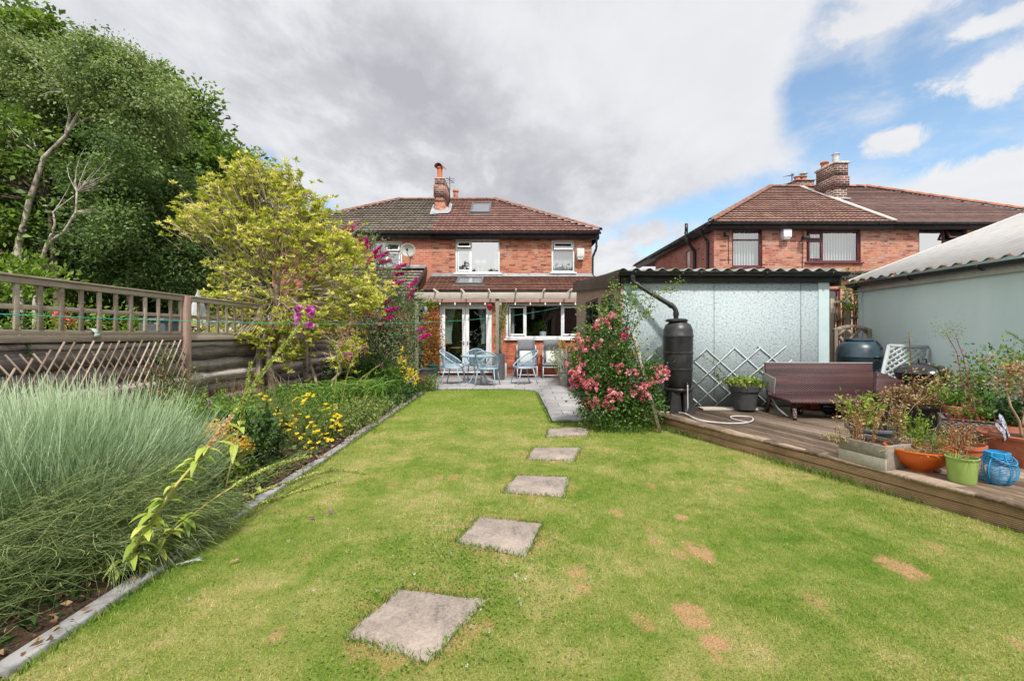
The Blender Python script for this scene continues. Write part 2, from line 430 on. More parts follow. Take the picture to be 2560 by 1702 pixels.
def tree(name, label, trunks, blobs, leafm, barkm, leaf=0.12, per=70, csig=0.32, r0=0.13, wr=0.6, cat='tree', group=None, droop=0.0, twig=0.02, crown='crown', trunkname='trunk', nl=1.0, nlimb=90, sag=.1):
 """trunks: list of (points, radius). blobs: (centre, radii, clusters)"""
 base = Vector(trunks[0][0][0])
 t = thing(name, label, cat, base, group)
 mb = MB()
 for pts, r in trunks:
  k = len(pts); sm = []
  for i in range(k - 1):
   for j in range(3):
    a, b = Vector(pts[i]), Vector(pts[i + 1]); sm.append(a.lerp(b, j / 3))
  sm.append(Vector(pts[-1])); n = len(sm)
  mb.tube(sm, [r * (1 - 0.7 * i / (n - 1)) * (1 + 0.06 * math.sin(i * 2.3)) for i in range(n)], 8)
 C = np.concatenate([lumpy(n, c, r) for c, r, n in blobs])
 allp = [p for pts, _ in trunks for p in pts]
 sel = C[RNG.choice(len(C), min(len(C), nlimb), replace=False)]
 limbs(mb, allp, sel, twig * 1.6, 5, sag=sag)
 mb.build(trunkname, barkm, t, smooth=True)
 m = int(per * nl)
 cs = RNG.random(len(C))
 cz = np.repeat(RNG.uniform(.5, 1.35, len(C)), m)[:, None]; L = np.repeat(C, m, 0) + np.clip(RNG.normal(size=(len(C) * m, 3)), -1.7, 1.7) * np.array([csig, csig, csig * 0.55]) * cz
 out = unit(L - np.repeat(C, m, 0)); D = out + RNG.normal(size=L.shape) * 0.5; D[:, 2] -= droop
 sh = np.clip(np.repeat(cs, m) * 0.72 + RNG.random(len(L)) * 0.38 - .05, 0, 1)
 S = leaf * (0.6 + 0.7 * RNG.random(len(L)))
 leaves(crown, L, S, leafm, t, D, wr=wr, shade=sh, up=0.35)
 return t
# ------------------------------------------------------------------ materials of the place
BRICK1 = brickmat('old orange red brick', [(0.13, 0.045, 0.035), (0.33, 0.095, 0.06), (0.44, 0.14, 0.085), (0.56, 0.19, 0.085), (0.42, 0.23, 0.16)], (0.36, 0.27, 0.22), spot=True, speck=0.55)
BRICK1B = brickmat('cleaner orange red brick', [(0.36, 0.085, 0.055), (0.50, 0.13, 0.075), (0.56, 0.17, 0.09), (0.52, 0.20, 0.13)], (0.50, 0.38, 0.32), speck=0.2)
BRICK2 = brickmat('weathered red brick', [(0.18, 0.055, 0.045), (0.37, 0.115, 0.08), (0.47, 0.16, 0.105), (0.56, 0.20, 0.11), (0.44, 0.26, 0.20)], (0.40, 0.32, 0.28), speck=0.45)
BRICK3 = brickmat('bright red extension brick', [(0.38, 0.06, 0.035), (0.54, 0.10, 0.05), (0.60, 0.13, 0.055), (0.62, 0.20, 0.07)], (0.42, 0.30, 0.25), speck=0.35)
BRICKS = brickmat('brown red side brick', [(0.20, 0.06, 0.05), (0.33, 0.10, 0.075), (0.42, 0.13, 0.10), (0.36, 0.14, 0.12)], (0.42, 0.33, 0.30), bw=0.225, bh=0.085, speck=0.2)
SOOT = brickmat('sooty chimney brick', [(0.06, 0.035, 0.03), (0.14, 0.06, 0.05), (0.26, 0.085, 0.06), (0.42, 0.13, 0.08)], (0.34, 0.30, 0.27), bh=0.085, mort=0.014, speck=0.4)
SOOTD = brickmat('dark chimney brick', [(0.05, 0.025, 0.025), (0.10, 0.045, 0.04), (0.17, 0.06, 0.055)], (0.45, 0.38, 0.34), bh=0.085, mort=0.014)
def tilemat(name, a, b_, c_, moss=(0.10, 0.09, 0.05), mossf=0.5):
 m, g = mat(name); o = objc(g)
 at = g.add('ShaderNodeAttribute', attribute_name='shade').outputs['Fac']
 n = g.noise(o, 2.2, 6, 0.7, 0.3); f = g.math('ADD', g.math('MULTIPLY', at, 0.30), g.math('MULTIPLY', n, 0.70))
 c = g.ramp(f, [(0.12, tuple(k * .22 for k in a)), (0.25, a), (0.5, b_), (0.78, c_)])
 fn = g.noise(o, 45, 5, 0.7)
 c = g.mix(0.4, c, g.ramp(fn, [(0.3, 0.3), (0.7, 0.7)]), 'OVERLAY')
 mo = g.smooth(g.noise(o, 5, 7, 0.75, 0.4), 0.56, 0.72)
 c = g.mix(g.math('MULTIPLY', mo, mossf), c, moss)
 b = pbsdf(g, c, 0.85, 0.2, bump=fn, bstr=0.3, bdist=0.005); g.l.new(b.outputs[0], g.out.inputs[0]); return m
TILE_RED = tilemat('brown red concrete tile', (0.17, 0.09, 0.08), (0.27, 0.14, 0.12), (0.36, 0.215, 0.185), mossf=.3)
TILE_RED2 = tilemat('weathered pinkish brown tile', (0.17, 0.09, 0.075), (0.26, 0.145, 0.12), (0.36, 0.24, 0.20))
TILE_GREY = tilemat('grey brown concrete tile', (0.11, 0.085, 0.07), (0.19, 0.155, 0.13), (0.28, 0.24, 0.20))
TILE_PLAIN = tilemat('purple brown plain tile', (0.12, 0.07, 0.065), (0.17, 0.105, 0.10), (0.23, 0.14, 0.125))
TILE_EXT = tilemat('chocolate brown ridged tile', (0.15, 0.065, 0.05), (0.22, 0.10, 0.075), (0.30, 0.16, 0.125))
RIDGE_OR = simple('orange brown ridge tile', (0.36, 0.15, 0.10), 0.85, 0.2, var=0.3, scale=5)
RIDGE_BR = simple('brown ridge tile', (0.25, 0.13, 0.10), 0.85, 0.2, var=0.3, scale=6, dirt=(0.15, 0.14, 0.09))
TERRA = simple('terracotta', (0.46, 0.13, 0.065), 0.7, 0.3, var=0.15, scale=6, dirt=(0.55, 0.42, 0.33), dirtf=0.25)
TERRAD = simple('dull terracotta', (0.36, 0.13, 0.075), 0.75, 0.25, var=0.2, scale=7, dirt=(0.50, 0.42, 0.36), dirtf=0.4)
WHITE = simple('white window plastic', (0.80, 0.81, 0.83), 0.35, 0.45, var=0.03, dirt=(0.55, 0.55, 0.52), dirtf=0.3)
MAROON = simple('maroon window frame', (0.11, 0.028, 0.035), 0.4, 0.4, var=0.1)
BLACKP = simple('black plastic', (0.020, 0.020, 0.023), 0.38, 0.45, var=0.2, dirt=(0.10, 0.10, 0.10), dirtf=0.35)
FASCIA = simple('black painted board', (0.028, 0.024, 0.028), 0.5, 0.35, var=0.2, dirt=(0.09, 0.08, 0.08), dirtf=0.4)
LEAD = simple('lead flashing', (0.34, 0.35, 0.38), 0.55, 0.4, var=0.25, scale=6)
CEMENT = simple('pale cement', (0.52, 0.48, 0.44), 0.9, 0.2, var=0.2, scale=9)
DISH = simple('grey dish paint', (0.48, 0.48, 0.45), 0.55, 0.3, var=0.12, scale=7, dirt=(0.38, 0.30, 0.24), dirtf=0.5)
METAL = simple('galvanised metal', (0.55, 0.56, 0.58), 0.35, 0.5, metal=0.8, var=0.15)
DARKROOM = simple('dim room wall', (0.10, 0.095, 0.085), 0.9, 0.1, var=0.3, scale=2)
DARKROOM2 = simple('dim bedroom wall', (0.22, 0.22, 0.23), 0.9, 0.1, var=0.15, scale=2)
BLIND = simple('pale vertical blind', (0.68, 0.68, 0.68), 0.8, 0.2, var=0.05)
CURTAIN = simple('pale green curtain', (0.42, 0.50, 0.42), 0.9, 0.1, var=0.15, scale=5)
def glassmat(name, refl, tint=(0.75, 0.8, 0.82), rough=0.02):
 m, g = mat(name)
 tr = g.add('ShaderNodeBsdfTransparent'); tr.inputs[0].default_value = tint + (1,)
 gl = g.add('ShaderNodeBsdfGlossy'); gl.inputs['Roughness'].default_value = rough; gl.inputs[0].default_value = (0.95, 0.97, 1, 1)
 n = g.noise(objc(g), 1.4, 2, 0.5)
 bn = g.add('ShaderNodeBump'); bn.inputs['Strength'].default_value = 0.12; bn.inputs['Distance'].default_value = 0.05; g.put(bn.inputs['Height'], n)
 g.l.new(bn.outputs[0], gl.inputs['Normal'])
 mx = g.add('ShaderNodeMixShader'); mx.inputs[0].default_value = refl
 g.l.new(tr.outputs[0], mx.inputs[1]); g.l.new(gl.outputs[0], mx.inputs[2]); g.l.new(mx.outputs[0], g.out.inputs[0]); return m
GLASS_UP = glassmat('bright reflecting glass', 0.55)
GLASS_LOW = glassmat('clear window glass', 0.13)
GLASS_MID = glassmat('half reflecting glass', 0.30)
# ------------------------------------------------------------------ building helpers
def wall_mesh(mb, u0, u1, z0, z1, y, openings, depth=0.12, axis='x'):
 """front face at y with rectangular openings (u0,u1,z0,z1) and their reveals"""
 us = sorted({u0, u1, *[o[0] for o in openings], *[o[1] for o in openings]})
 zs = sorted({z0, z1, *[o[2] for o in openings], *[o[3] for o in openings]})
 P = (lambda u, z, d=0: (u, y + d, z)) if axis == 'x' else (lambda u, z, d=0: (y + d, u, z))
 for a, b in zip(us, us[1:]):
  for c, d in zip(zs, zs[1:]):
   mu, mz = (a + b) / 2, (c + d) / 2
   if any(o[0] < mu < o[1] and o[2] < mz < o[3] for o in openings): continue
   mb.quad(P(a, c), P(b, c), P(b, d), P(a, d))
 for o in openings:
  a, b, c, d = o[:4]
  mb.quad(P(a, c), P(a, c, depth), P(a, d, depth), P(a, d)); mb.quad(P(b, c), P(b, d), P(b, d, depth), P(b, c, depth))
  mb.quad(P(a, d), P(a, d, depth), P(b, d, depth), P(b, d)); mb.quad(P(a, c), P(b, c), P(b, c, depth), P(a, c, depth))
def window(parent, x0, x1, z0, z1, y, cells, fmat, gmat, name='window', fw=0.06, sash=0.045, room=None, sill=True, roomd=1.6, behind=None, sillm=None, rec=0.05):
 """frame in an opening; cells = (fx0,fx1,fz0,fz1,'fixed'|'sash'|'vent') in fractions"""
 w, h = x1 - x0, z1 - z0
 mb = MB(); yf = y + rec
 e = 0.004
 mb.box(x0 + e, x1 - e, yf, yf + 0.06, z0 + e, z0 + fw); mb.box(x0 + e, x1 - e, yf, yf + 0.06, z1 - fw, z1 - e)
 mb.box(x0 + e, x0 + fw, yf + 0.001, yf + 0.059, z0 + fw, z1 - fw); mb.box(x1 - fw, x1 - e, yf + 0.001, yf + 0.059, z0 + fw, z1 - fw)
 ix0, ix1, iz0, iz1 = x0 + fw, x1 - fw, z0 + fw, z1 - fw
 ops = []
 cuts = set()
 for c in cells:
  a, b = ix0 + (ix1 - ix0) * c[0], ix0 + (ix1 - ix0) * c[1]; p, q = iz0 + (iz1 - iz0) * c[2], iz0 + (iz1 - iz0) * c[3]
  ops.append((a, b, p, q, c[4]))
  m = fw * 0.32
  if c[0] > 0.01: mb.box(a - m, a + m, yf + 0.002, yf + 0.058, p, q)
  if c[2] > 0.01: mb.box(a, b, yf + 0.003, yf + 0.057, p - m, p + m)
 fr = mb.build(name, fmat, parent, bevel=0.004)
 for a, b, p, q, kind in ops:
  m = fw * 0.3; a2, b2, p2, q2 = a + m, b - m, p + m, q - m
  g = MB(); s = MB()
  if kind == 'fixed':
   g.quad((a, yf + 0.035, p), (b, yf + 0.035, p), (b, yf + 0.035, q), (a, yf + 0.035, q)); g.build('pane', gmat, fr)
   continue
  M = None
  if kind in ('vent', 'vent2'):
   M = Matrix.Translation((0, yf - 0.01, q2)) @ Matrix.Rotation(R(-26 if kind == 'vent' else -14), 4, 'X') @ Matrix.Translation((0, -(yf - 0.01), -q2))
  y0 = yf - 0.018
  s.box(a2, b2, y0, y0 + 0.045, p2, p2 + sash, M); s.box(a2, b2, y0, y0 + 0.045, q2 - sash, q2, M)
  s.box(a2, a2 + sash, y0 + 0.001, y0 + 0.044, p2 + sash, q2 - sash, M); s.box(b2 - sash, b2, y0 + 0.001, y0 + 0.044, p2 + sash, q2 - sash, M)
  s.build('sash', fmat, fr, bevel=0.003)
  pts = [(a2 + sash, y0 + 0.03, p2 + sash), (b2 - sash, y0 + 0.03, p2 + sash), (b2 - sash, y0 + 0.03, q2 - sash), (a2 + sash, y0 + 0.03, q2 - sash)]
  if M is not None: pts = [tuple(M @ Vector(k)) for k in pts]
  g.quad(*pts); g.build('pane', gmat, fr)
 if sill:
  s = MB(); s.box(x0 - 0.06, x1 + 0.06, y - 0.07, y + rec + 0.02, z0 - 0.045, z0); s.build('sill', sillm or fmat, fr, bevel=0.006)
 if room is not None:
  r = MB(); yb = yf + 0.062
  A, B_, C_, D_ = (x0 - 0.3, z0 - 0.4), (x1 + 0.3, z0 - 0.4), (x1 + 0.3, z1 + 0.25), (x0 - 0.3, z1 + 0.25)
  pts = [A, B_, C_, D_]; d2 = yb + roomd
  r.quad(*[(p[0], d2, p[1]) for p in pts])
  for i in range(4):
   p, q = pts[i], pts[(i + 1) % 4]; r.quad((p[0], yb + 0.02, p[1]), (q[0], yb + 0.02, q[1]), (q[0], d2, q[1]), (p[0], d2, p[1]))
  r.build('room', room, parent)
 return fr
def vblind(parent, x0, x1, z0, z1, y, m=None, step=0.09, gap=0.25):
 mb = MB(); n = int((x1 - x0) / step)
 for i in range(n):
  x = x0 + i * step; a = R(32 + random.uniform(-5, 5)); dx, dy = math.cos(a) * step * 0.52, math.sin(a) * step * 0.52
  cx = x + step / 2
  mb.quad((cx - dx, y - dy, z0), (cx + dx, y + dy, z0), (cx + dx, y + dy, z1), (cx - dx, y - dy, z1))
 return mb.build('blind', m or BLIND, parent)
def drape(parent, x0, x1, z0, z1, y, pull=0.0, m=None, name='curtain'):
 nu, nv = 26, 14; V = []
 for j in range(nv + 1):
  t = j / nv
  for i in range(nu + 1):
   s_ = i / nu
   w = 1 - abs(pull) * (1 - t) ** 0.7 if t > 0.25 else 1 - abs(pull) * (1 - 0.25) ** 0.7 * (0.9 + 0.1 * t * 4)
   x = x0 + (x1 - x0) * s_ * w if pull >= 0 else x1 - (x1 - x0) * (1 - s_) * w
   V.append((x, y + 0.03 * math.sin(s_ * 30), z0 + (z1 - z0) * t))
 Fc = [(j * (nu + 1) + i, j * (nu + 1) + i + 1, (j + 1) * (nu + 1) + i + 1, (j + 1) * (nu + 1) + i) for j in range(nv) for i in range(nu)]
 return npmesh(name, V, np.array(Fc).ravel(), [4] * len(Fc), m or CURTAIN, parent, smooth=True)
def tiled(name, A, U, Vd, V, lo, hi, m, parent, gauge=0.33, wl=0.30, amp=0.028, lip=0.035, du=0.05, phase=0.0, holes=(), sharp=1.0):
 """courses of profiled tiles: A origin, U along eave, Vd up the slope, lo/hi(v) -> extent"""
 A, U, Vd = np.array(A, float), np.array(Vector(U).normalized()), np.array(Vector(Vd).normalized())
 N = np.cross(U, Vd); N = N if N[2] > 0 else -N
 rows = int(math.ceil(V / gauge)); VV = []; FF = []; SH = []
 for r in range(rows):
  v0, v1 = r * gauge, min((r + 1) * gauge + 0.02, V)
  a, b = lo(v0), hi(v0)
  if b - a < 0.05: continue
  segs = [(a, b)]
  for (ha, hb, hv0, hv1) in holes:
   if v0 < hv1 - 0.02 and v1 > hv0 + 0.02:
    ns = []
    for (p, q) in segs:
     if hb <= p or ha >= q: ns.append((p, q)); continue
     if ha > p: ns.append((p, ha))
     if hb < q: ns.append((hb, q))
    segs = ns
  for (p, q) in segs:
   n = max(2, int((q - p) / du)); u = np.linspace(p, q, n + 1)
   # outline of the upper edge follows the hip
   au, bu = lo(v1), hi(v1); uu = np.clip(u, min(au, q), max(bu, p)) if (p == a or q == b) else u
   ph = 2 * math.pi * (u / wl + phase + (0.0))
   wv = amp * np.sign(np.sin(ph)) * np.abs(np.sin(ph)) ** sharp
   phu = 2 * math.pi * (uu / wl + phase); wu = amp * np.sign(np.sin(phu)) * np.abs(np.sin(phu)) ** sharp
   jit = RNG.normal(0, 0.003)
   low = A + u[:, None] * U + v0 * Vd + (lip + wv + jit)[:, None] * N
   bot = A + u[:, None] * U + v0 * Vd + (wv * 0.9 - 0.004)[:, None] * N
   top = A + uu[:, None] * U + v1 * Vd + (0.0 + wu)[:, None] * N
   base = len(VV) and sum(len(x) for x in VV)
   k = n + 1; VV.append(np.concatenate([bot, low, top]))
   i = np.arange(n)
   f1 = np.stack([i, i + 1, k + i + 1, k + i], 1); f2 = np.stack([k + i, k + i + 1, 2 * k + i + 1, 2 * k + i], 1)
   FF.append(np.concatenate([f1, f2]) + base)
   tid = np.floor(u[:-1] / wl).astype(int); rs = np.random.default_rng(r * 7 + 3).random(400)
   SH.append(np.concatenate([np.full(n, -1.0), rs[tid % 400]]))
 VV = np.concatenate(VV); FF = np.concatenate(FF); SH = np.concatenate(SH)
 return npmesh(name, VV, FF.ravel(), np.full(len(FF), 4), m, parent, attr={'shade': SH}, uv=False)
def ridge(parent, a, b, m, r=0.11, name='ridge_tiles', step=0.42):
 a, b = Vector(a), Vector(b); L = (b - a).length; n = max(1, int(L / step)); mb = MB(); d = (b - a).normalized()
 side = d.cross(Vector((0, 0, 1))).normalized(); up = side.cross(d)
 for i in range(n):
  p, q = a + d * (L * i / n), a + d * (L * (i + 1) / n + 0.02)
  rr0, rr1 = r * 1.06, r * 0.97
  base = len(mb.v); K = 6
  mb.marks.append(len(mb.f))
  for (c, rr) in ((p, rr0), (q, rr1)):
   for k in range(K + 1):
    t = math.pi * k / K
    mb.v.append(tuple(c + side * math.cos(t) * rr + up * (math.sin(t) * rr * 0.8 - 0.02)))
  for k in range(K): mb.f.append((base + k, base + k + 1, base + K + 2 + k, base + K + 1 + k))
  mb.f.append(tuple(base + k for k in range(K + 1)))
 return mb.build(name, m, parent)
def gutter(parent, a, b, r=0.06, m=None, name='gutter', brackets=True):
 a, b = Vector(a), Vector(b); d = (b - a).normalized(); side = d.cross(Vector((0, 0, 1))).normalized(); mb = MB(); K = 6
 for s_, rr in ((1, r), (-1, r * 0.86)):
  base = len(mb.v)
  for c in (a, b):
   for k in range(K + 1):
    t = math.pi * k / K; mb.v.append(tuple(c + side * math.cos(t) * rr - Vector((0, 0, math.sin(t) * rr))))
  for k in range(K):
   f = (base + k, base + k + 1, base + K + 2 + k, base + K + 1 + k); mb.f.append(f if s_ > 0 else f[::-1])
 mb.tube([a + side * r, b + side * r], 0.007, 6); mb.tube([a - side * r, b - side * r], 0.007, 6)
 for c in (a, b): mb.quad(*[tuple(c + side * math.cos(math.pi * k / K) * r - Vector((0, 0, math.sin(math.pi * k / K) * r))) for k in range(K + 1)])
 L = (b - a).length
 for i in range(int(L / 1.0) + 1):
  c = a + d * min(L - 0.03, 0.25 + i * 1.0); mb.tube([c + side * math.cos(t) * (r + 0.006) - Vector((0, 0, math.sin(t) * (r + 0.006))) for t in [math.pi * k / 8 for k in range(9)]], 0.012, 5)
 return mb.build(name, m or BLACKP, parent)
def pipe(parent, pts, r=0.035, m=None, name='downpipe', coll=True):
 mb = MB(); P = [Vector(p) for p in pts]; out = [P[0]]
 for i in range(1, len(P) - 1):
  a, b, c = P[i - 1], P[i], P[i + 1]; q = min(0.07, (b - a).length * .4, (c - b).length * .4)
  out += bez(b + (a - b).normalized() * q, b, b + (c - b).normalized() * q, 4)
 out.append(P[-1]); mb.tube(out, r, 12)
 if coll:
  for i in range(1, len(P) - 1):
   for q in (P[i - 1], P[i + 1]):
    d = (q - P[i]).normalized(); c = P[i] + d * 0.085; mb.tube([c - d * 0.025, c + d * 0.025], r * 1.22, 12)
 return mb.build(name, m or BLACKP, parent, smooth=False, auto=True)
# ================================================================== SETTING: ground, lawn, bed, patio
SPOTS = [(1572,1192,15),(1495,1219,11),(1508,1245,15),(1610,1268,30),(2072,1306,37),(1592,1415,38),(1645,1490,34),(643,1457,20),(1330,1318,24),(1706,1127,13),(1500,1118,14),(1480,1430,26),(1010,1100,14),(1045,1098,14),(1565,1275,20),(1420,1180,16),(2150,1255,18),(1870,1380,22),(2350,1487,18),(1340,1345,26),(700,1290,14),(905,1118,14)]
STONES = [[(1190,1096),(1310,1100),(1300,1145),(1157,1135)], [(1105,1193),(1250,1208),(1212,1283),(1048,1250)], [(920,1358),(1120,1385),(985,1528),(797,1468)], [(1228,1032),(1337,1032),(1321,1062),(1213,1059)], [(1264,988),(1355,984),(1355,1004),(1257,1007)]]
K = 2560 / 2358.0
spots = []
for X, Y, r in SPOTS:
 p = G(X * K, Y * K); spots.append((p.x, p.y, r * K * 1.3 / (Y * K - VY)))
stones = [[G(X * K, Y * K) for X, Y in q] for q in STONES]
def lawn_group():
 gt = bpy.data.node_groups.new('lawn colour', 'ShaderNodeTree')
 gt.interface.new_socket('Position', in_out='INPUT', socket_type='NodeSocketVector')
 gt.interface.new_socket('Color', in_out='OUTPUT', socket_type='NodeSocketColor')
 g = NT(gt); gi = g.add('NodeGroupInput'); go = g.add('NodeGroupOutput'); P = gi.outputs[0]
 flat = g.vmath('MULTIPLY', P, (1, 1, 0))
 n1 = g.noise(flat, 0.55, 5, 0.6, 0.3); n2 = g.noise(g.mapping(flat, loc=(7, 3, 0)), 2.6, 5, 0.65, 0.4); n3 = g.noise(g.mapping(flat, loc=(2, 9, 0)), 11, 4, 0.7)
 # faint mowing streaks along the garden
 st = g.noise(g.mapping(flat, rot=(0, 0, R(4)), scale=(2.2, 0.35, 1)), 1.6, 3, 0.5)
 f = g.math('ADD', g.math('MULTIPLY', n1, 0.40), g.math('MULTIPLY', n2, 0.36)); f = g.math('ADD', f, g.math('MULTIPLY', n3, 0.23)); f = g.math('ADD', f, g.math('MULTIPLY', st, 0.13))
 c = g.ramp(f, [(0.41, (0.12, 0.225, 0.028)), (0.50, (0.205, 0.295, 0.050)), (0.575, (0.325, 0.360, 0.10)), (0.66, (0.50, 0.44, 0.20))])
 # lusher towards the patio
 sep = g.add('ShaderNodeSeparateXYZ'); g.put(sep.inputs[0], P)
 far = g.smooth(sep.outputs[1], 4.5, 8.5)
 c = g.mix(g.math('MULTIPLY', far, 0.5), c, (0.235, 0.35, 0.048))
 wob = g.math('MULTIPLY', g.math('SUBTRACT', g.noise(flat, 9, 4, 0.65), 0.5), 1.5)
 tot = None
 for k, (x, y, r) in enumerate(spots):
  d = g.vmath('LENGTH', g.vmath('MULTIPLY', g.vmath('SUBTRACT', flat, (x, y, 0)), (1 / r, 0.62 / r, 0)))
  m = g.smooth(g.math('ADD', d, wob), 1.25, 0.55)
  wgt = 0.9 if k in (0, 3, 4, 5, 6) else 0.5
  m = g.math('MULTIPLY', m, wgt); tot = m if tot is None else g.math('MAXIMUM', tot, m)
 for q in stones:
  cx = sum(p.x for p in q) / 4; cy = sum(p.y for p in q) / 4; r = 0.30
  d = g.vmath('LENGTH', g.vmath('MULTIPLY', g.vmath('SUBTRACT', flat, (cx, cy, 0)), (1 / r, 1 / r, 0)))
  m = g.math('MULTIPLY', g.smooth(g.math('ADD', d, wob), 1.2, 0.85), 0.45); tot = g.math('MAXIMUM', tot, m)
 c = g.mix(g.math('MULTIPLY', tot, g.smooth(n3, .28, .55)), c, (0.60, 0.36, 0.21))
 g.l.new(c, go.inputs[0]); return gt
LG = lawn_group()
def lawn_mat(name, blades):
 m, g = mat(name); o = objc(g)
 gr = g.n.new('ShaderNodeGroup'); gr.node_tree = LG; g.put(gr.inputs[0], o); c = gr.outputs[0]
 if blades:
  at = g.add('ShaderNodeAttribute', attribute_name='shade').outputs['Fac']
  c = g.mix(1.0, c, g.ramp(at, [(0, (0.62, 0.66, 0.55)), (0.55, (1.05, 1.05, 1.0)), (0.85, (1.3, 1.25, 1.1)), (1, (1.9, 1.55, 1.7))]), 'MULTIPLY')
  b = pbsdf(g, c, 0.55, 0.25); t = g.add('ShaderNodeBsdfTranslucent'); g.put(t.inputs[0], c)
  mx = g.add('ShaderNodeMixShader'); mx.inputs[0].default_value = 0.3
  g.l.new(b.outputs[0], mx.inputs[1]); g.l.new(t.outputs[0], mx.inputs[2]); g.l.new(mx.outputs[0], g.out.inputs[0])
 else:
  fn = g.noise(o, 90, 4, 0.7)
  c = g.mix(1.0, c, g.ramp(fn, [(0.3, (0.45, 0.45, 0.38)), (0.7, (1.0, 1.0, 0.95))]), 'MULTIPLY')
  b = pbsdf(g, c, 0.9, 0.1, bump=fn, bstr=0.8, bdist=0.02); g.l.new(b.outputs[0], g.out.inputs[0])
 return m
LAWN = lawn_mat('mown lawn turf', False); BLADE = lawn_mat('grass blades', True)
EARTH = simple('rough ground', (0.10, 0.12, 0.05), 0.95, 0.1, var=0.4, scale=1.5)
m, g = mat('dark garden soil'); o = objc(g); n = g.noise(o, 22, 7, 0.75)
b = pbsdf(g, g.ramp(n, [(0.3, (0.035, 0.022, 0.014)), (0.55, (0.10, 0.065, 0.045)), (0.75, (0.20, 0.14, 0.10))]), 0.95, 0.1, bump=n, bstr=1.0, bdist=0.03); g.l.new(b.outputs[0], g.out.inputs[0]); SOIL = m
def grid_mesh(name, x0, x1, y0, y1, nx, ny, zf, m, parent=None):
 xs = np.linspace(x0, x1, nx + 1); ys = np.linspace(y0, y1, ny + 1); X_, Y_ = np.meshgrid(xs, ys)
 V = np.stack([X_, Y_, zf(X_, Y_)], 2).reshape(-1, 3); i, j = np.meshgrid(np.arange(nx), np.arange(ny)); a = (j * (nx + 1) + i).ravel()
 Fc = np.stack([a, a + 1, a + nx + 2, a + nx + 1], 1)
 return npmesh(name, V, Fc.ravel(), np.full(len(Fc), 4), m, parent, smooth=True)
gm = MB(); gm.quad((-400, -300, -0.03), (400, -300, -0.03), (400, 900, -0.03), (-400, 900, -0.03))
tag(gm.build('ground', EARTH), kind='structure')
# lawn sheet (left edge = kerb line, far edge = patio)
KX = -1.96
PATIO_Y = 10.38
lawn_poly = [(KX, -2.0), (5.2, -2.0), (5.2, 0.2), (3.30, 3.1), (2.06, 6.2), (1.75, 6.8), (1.30, 6.52), (0.63, 6.50), (0.63, 9.75), (0.56, 10.1), (0.36, 10.30), (0.1, 10.38), (-1.5, 10.40), (KX, 10.2)]
mb = MB(); mb.quad(*[(x, y, 0.0) for x, y in lawn_poly]); tag(mb.build('lawn', LAWN), kind='structure')
tag(grid_mesh('flower_bed', -4.95, -1.99, -2, 11.2, 60, 200, lambda X, Y: 0.02 + 0.035 * np.sin(X * 5 + Y * 2.1) * np.sin(Y * 3.7 - X) + 0.012 * np.sin(X * 31) * np.sin(Y * 27), SOIL), kind='structure')
# grass beyond the fence and around
mb = MB(); mb.quad((-40, -10, -0.012), (-4.97, -10, -0.012), (-4.97, 60, -0.012), (-40, 60, -0.012)); tag(mb.build('neighbouring_ground', EARTH), kind='structure')
# patio: printed concrete slabs
m, g = mat('stamped grey paving'); u = objc(g)
def bricktex(vec, bw, bh, ms=0.012, off=0.5, sq=1.0):
 b = g.add('ShaderNodeTexBrick'); g.put(b.inputs['Vector'], vec); b.inputs['Scale'].default_value = 1
 b.inputs['Brick Width'].default_value = bw; b.inputs['Row Height'].default_value = bh; b.inputs['Mortar Size'].default_value = ms
 b.inputs['Mortar Smooth'].default_value = 0.4; b.offset = off; b.inputs['Color1'].default_value = (0, 0, 0, 1); b.inputs['Color2'].default_value = (1, 1, 1, 1)
 return b
rot = g.mapping(u, rot=(0, 0, R(2)))
b1 = bricktex(rot, 0.62, 0.41, 0.010, 0.37)
n1 = g.noise(u, 3.2, 6, 0.65, 0.3); n2 = g.noise(u, 26, 5, 0.7); n3 = g.noise(u, 0.7, 4, 0.6)
f = g.math('ADD', g.math('MULTIPLY', b1.outputs['Color'], 0.25), g.math('ADD', g.math('MULTIPLY', n1, 0.45), g.math('MULTIPLY', n2, 0.3)))
c = g.ramp(f, [(0.28, (0.22, 0.215, 0.225)), (0.5, (0.31, 0.305, 0.315)), (0.72, (0.41, 0.40, 0.405))])
c = g.mix(g.math('MULTIPLY', g.smooth(n3, 0.45, 0.65), 0.3), c, (0.36, 0.32, 0.29))
c = g.mix(g.math('MULTIPLY', b1.outputs['Fac'], 0.75), c, (0.13, 0.12, 0.12))
h = g.math('SUBTRACT', g.math('MULTIPLY', n1, 0.4), b1.outputs['Fac'])
b = pbsdf(g, c, 0.75, 0.3, bump=h, bstr=0.6, bdist=0.01); g.l.new(b.outputs[0], g.out.inputs[0]); PAVE = m
PZ = 0.035
ppoly = [(0.655, 6.53), (1.28, 6.55), (1.74, 6.86), (1.74, 14.0), (-4.9, 14.0), (-4.9, 10.9), (-1.9, 10.44), (0.1, 10.41), (0.375, 10.33), (0.585, 10.12), (0.655, 9.78)]
mb = MB(); mb.prism(ppoly, -0.02, PZ); tag(mb.build('patio', PAVE), kind='structure')
mb = MB(); mb.quad((1.7, 6.6, -0.008), (40, 6.6, -0.008), (40, 40, -0.008), (1.7, 40, -0.008)); tag(mb.build('paved_yard', PAVE), kind='structure')
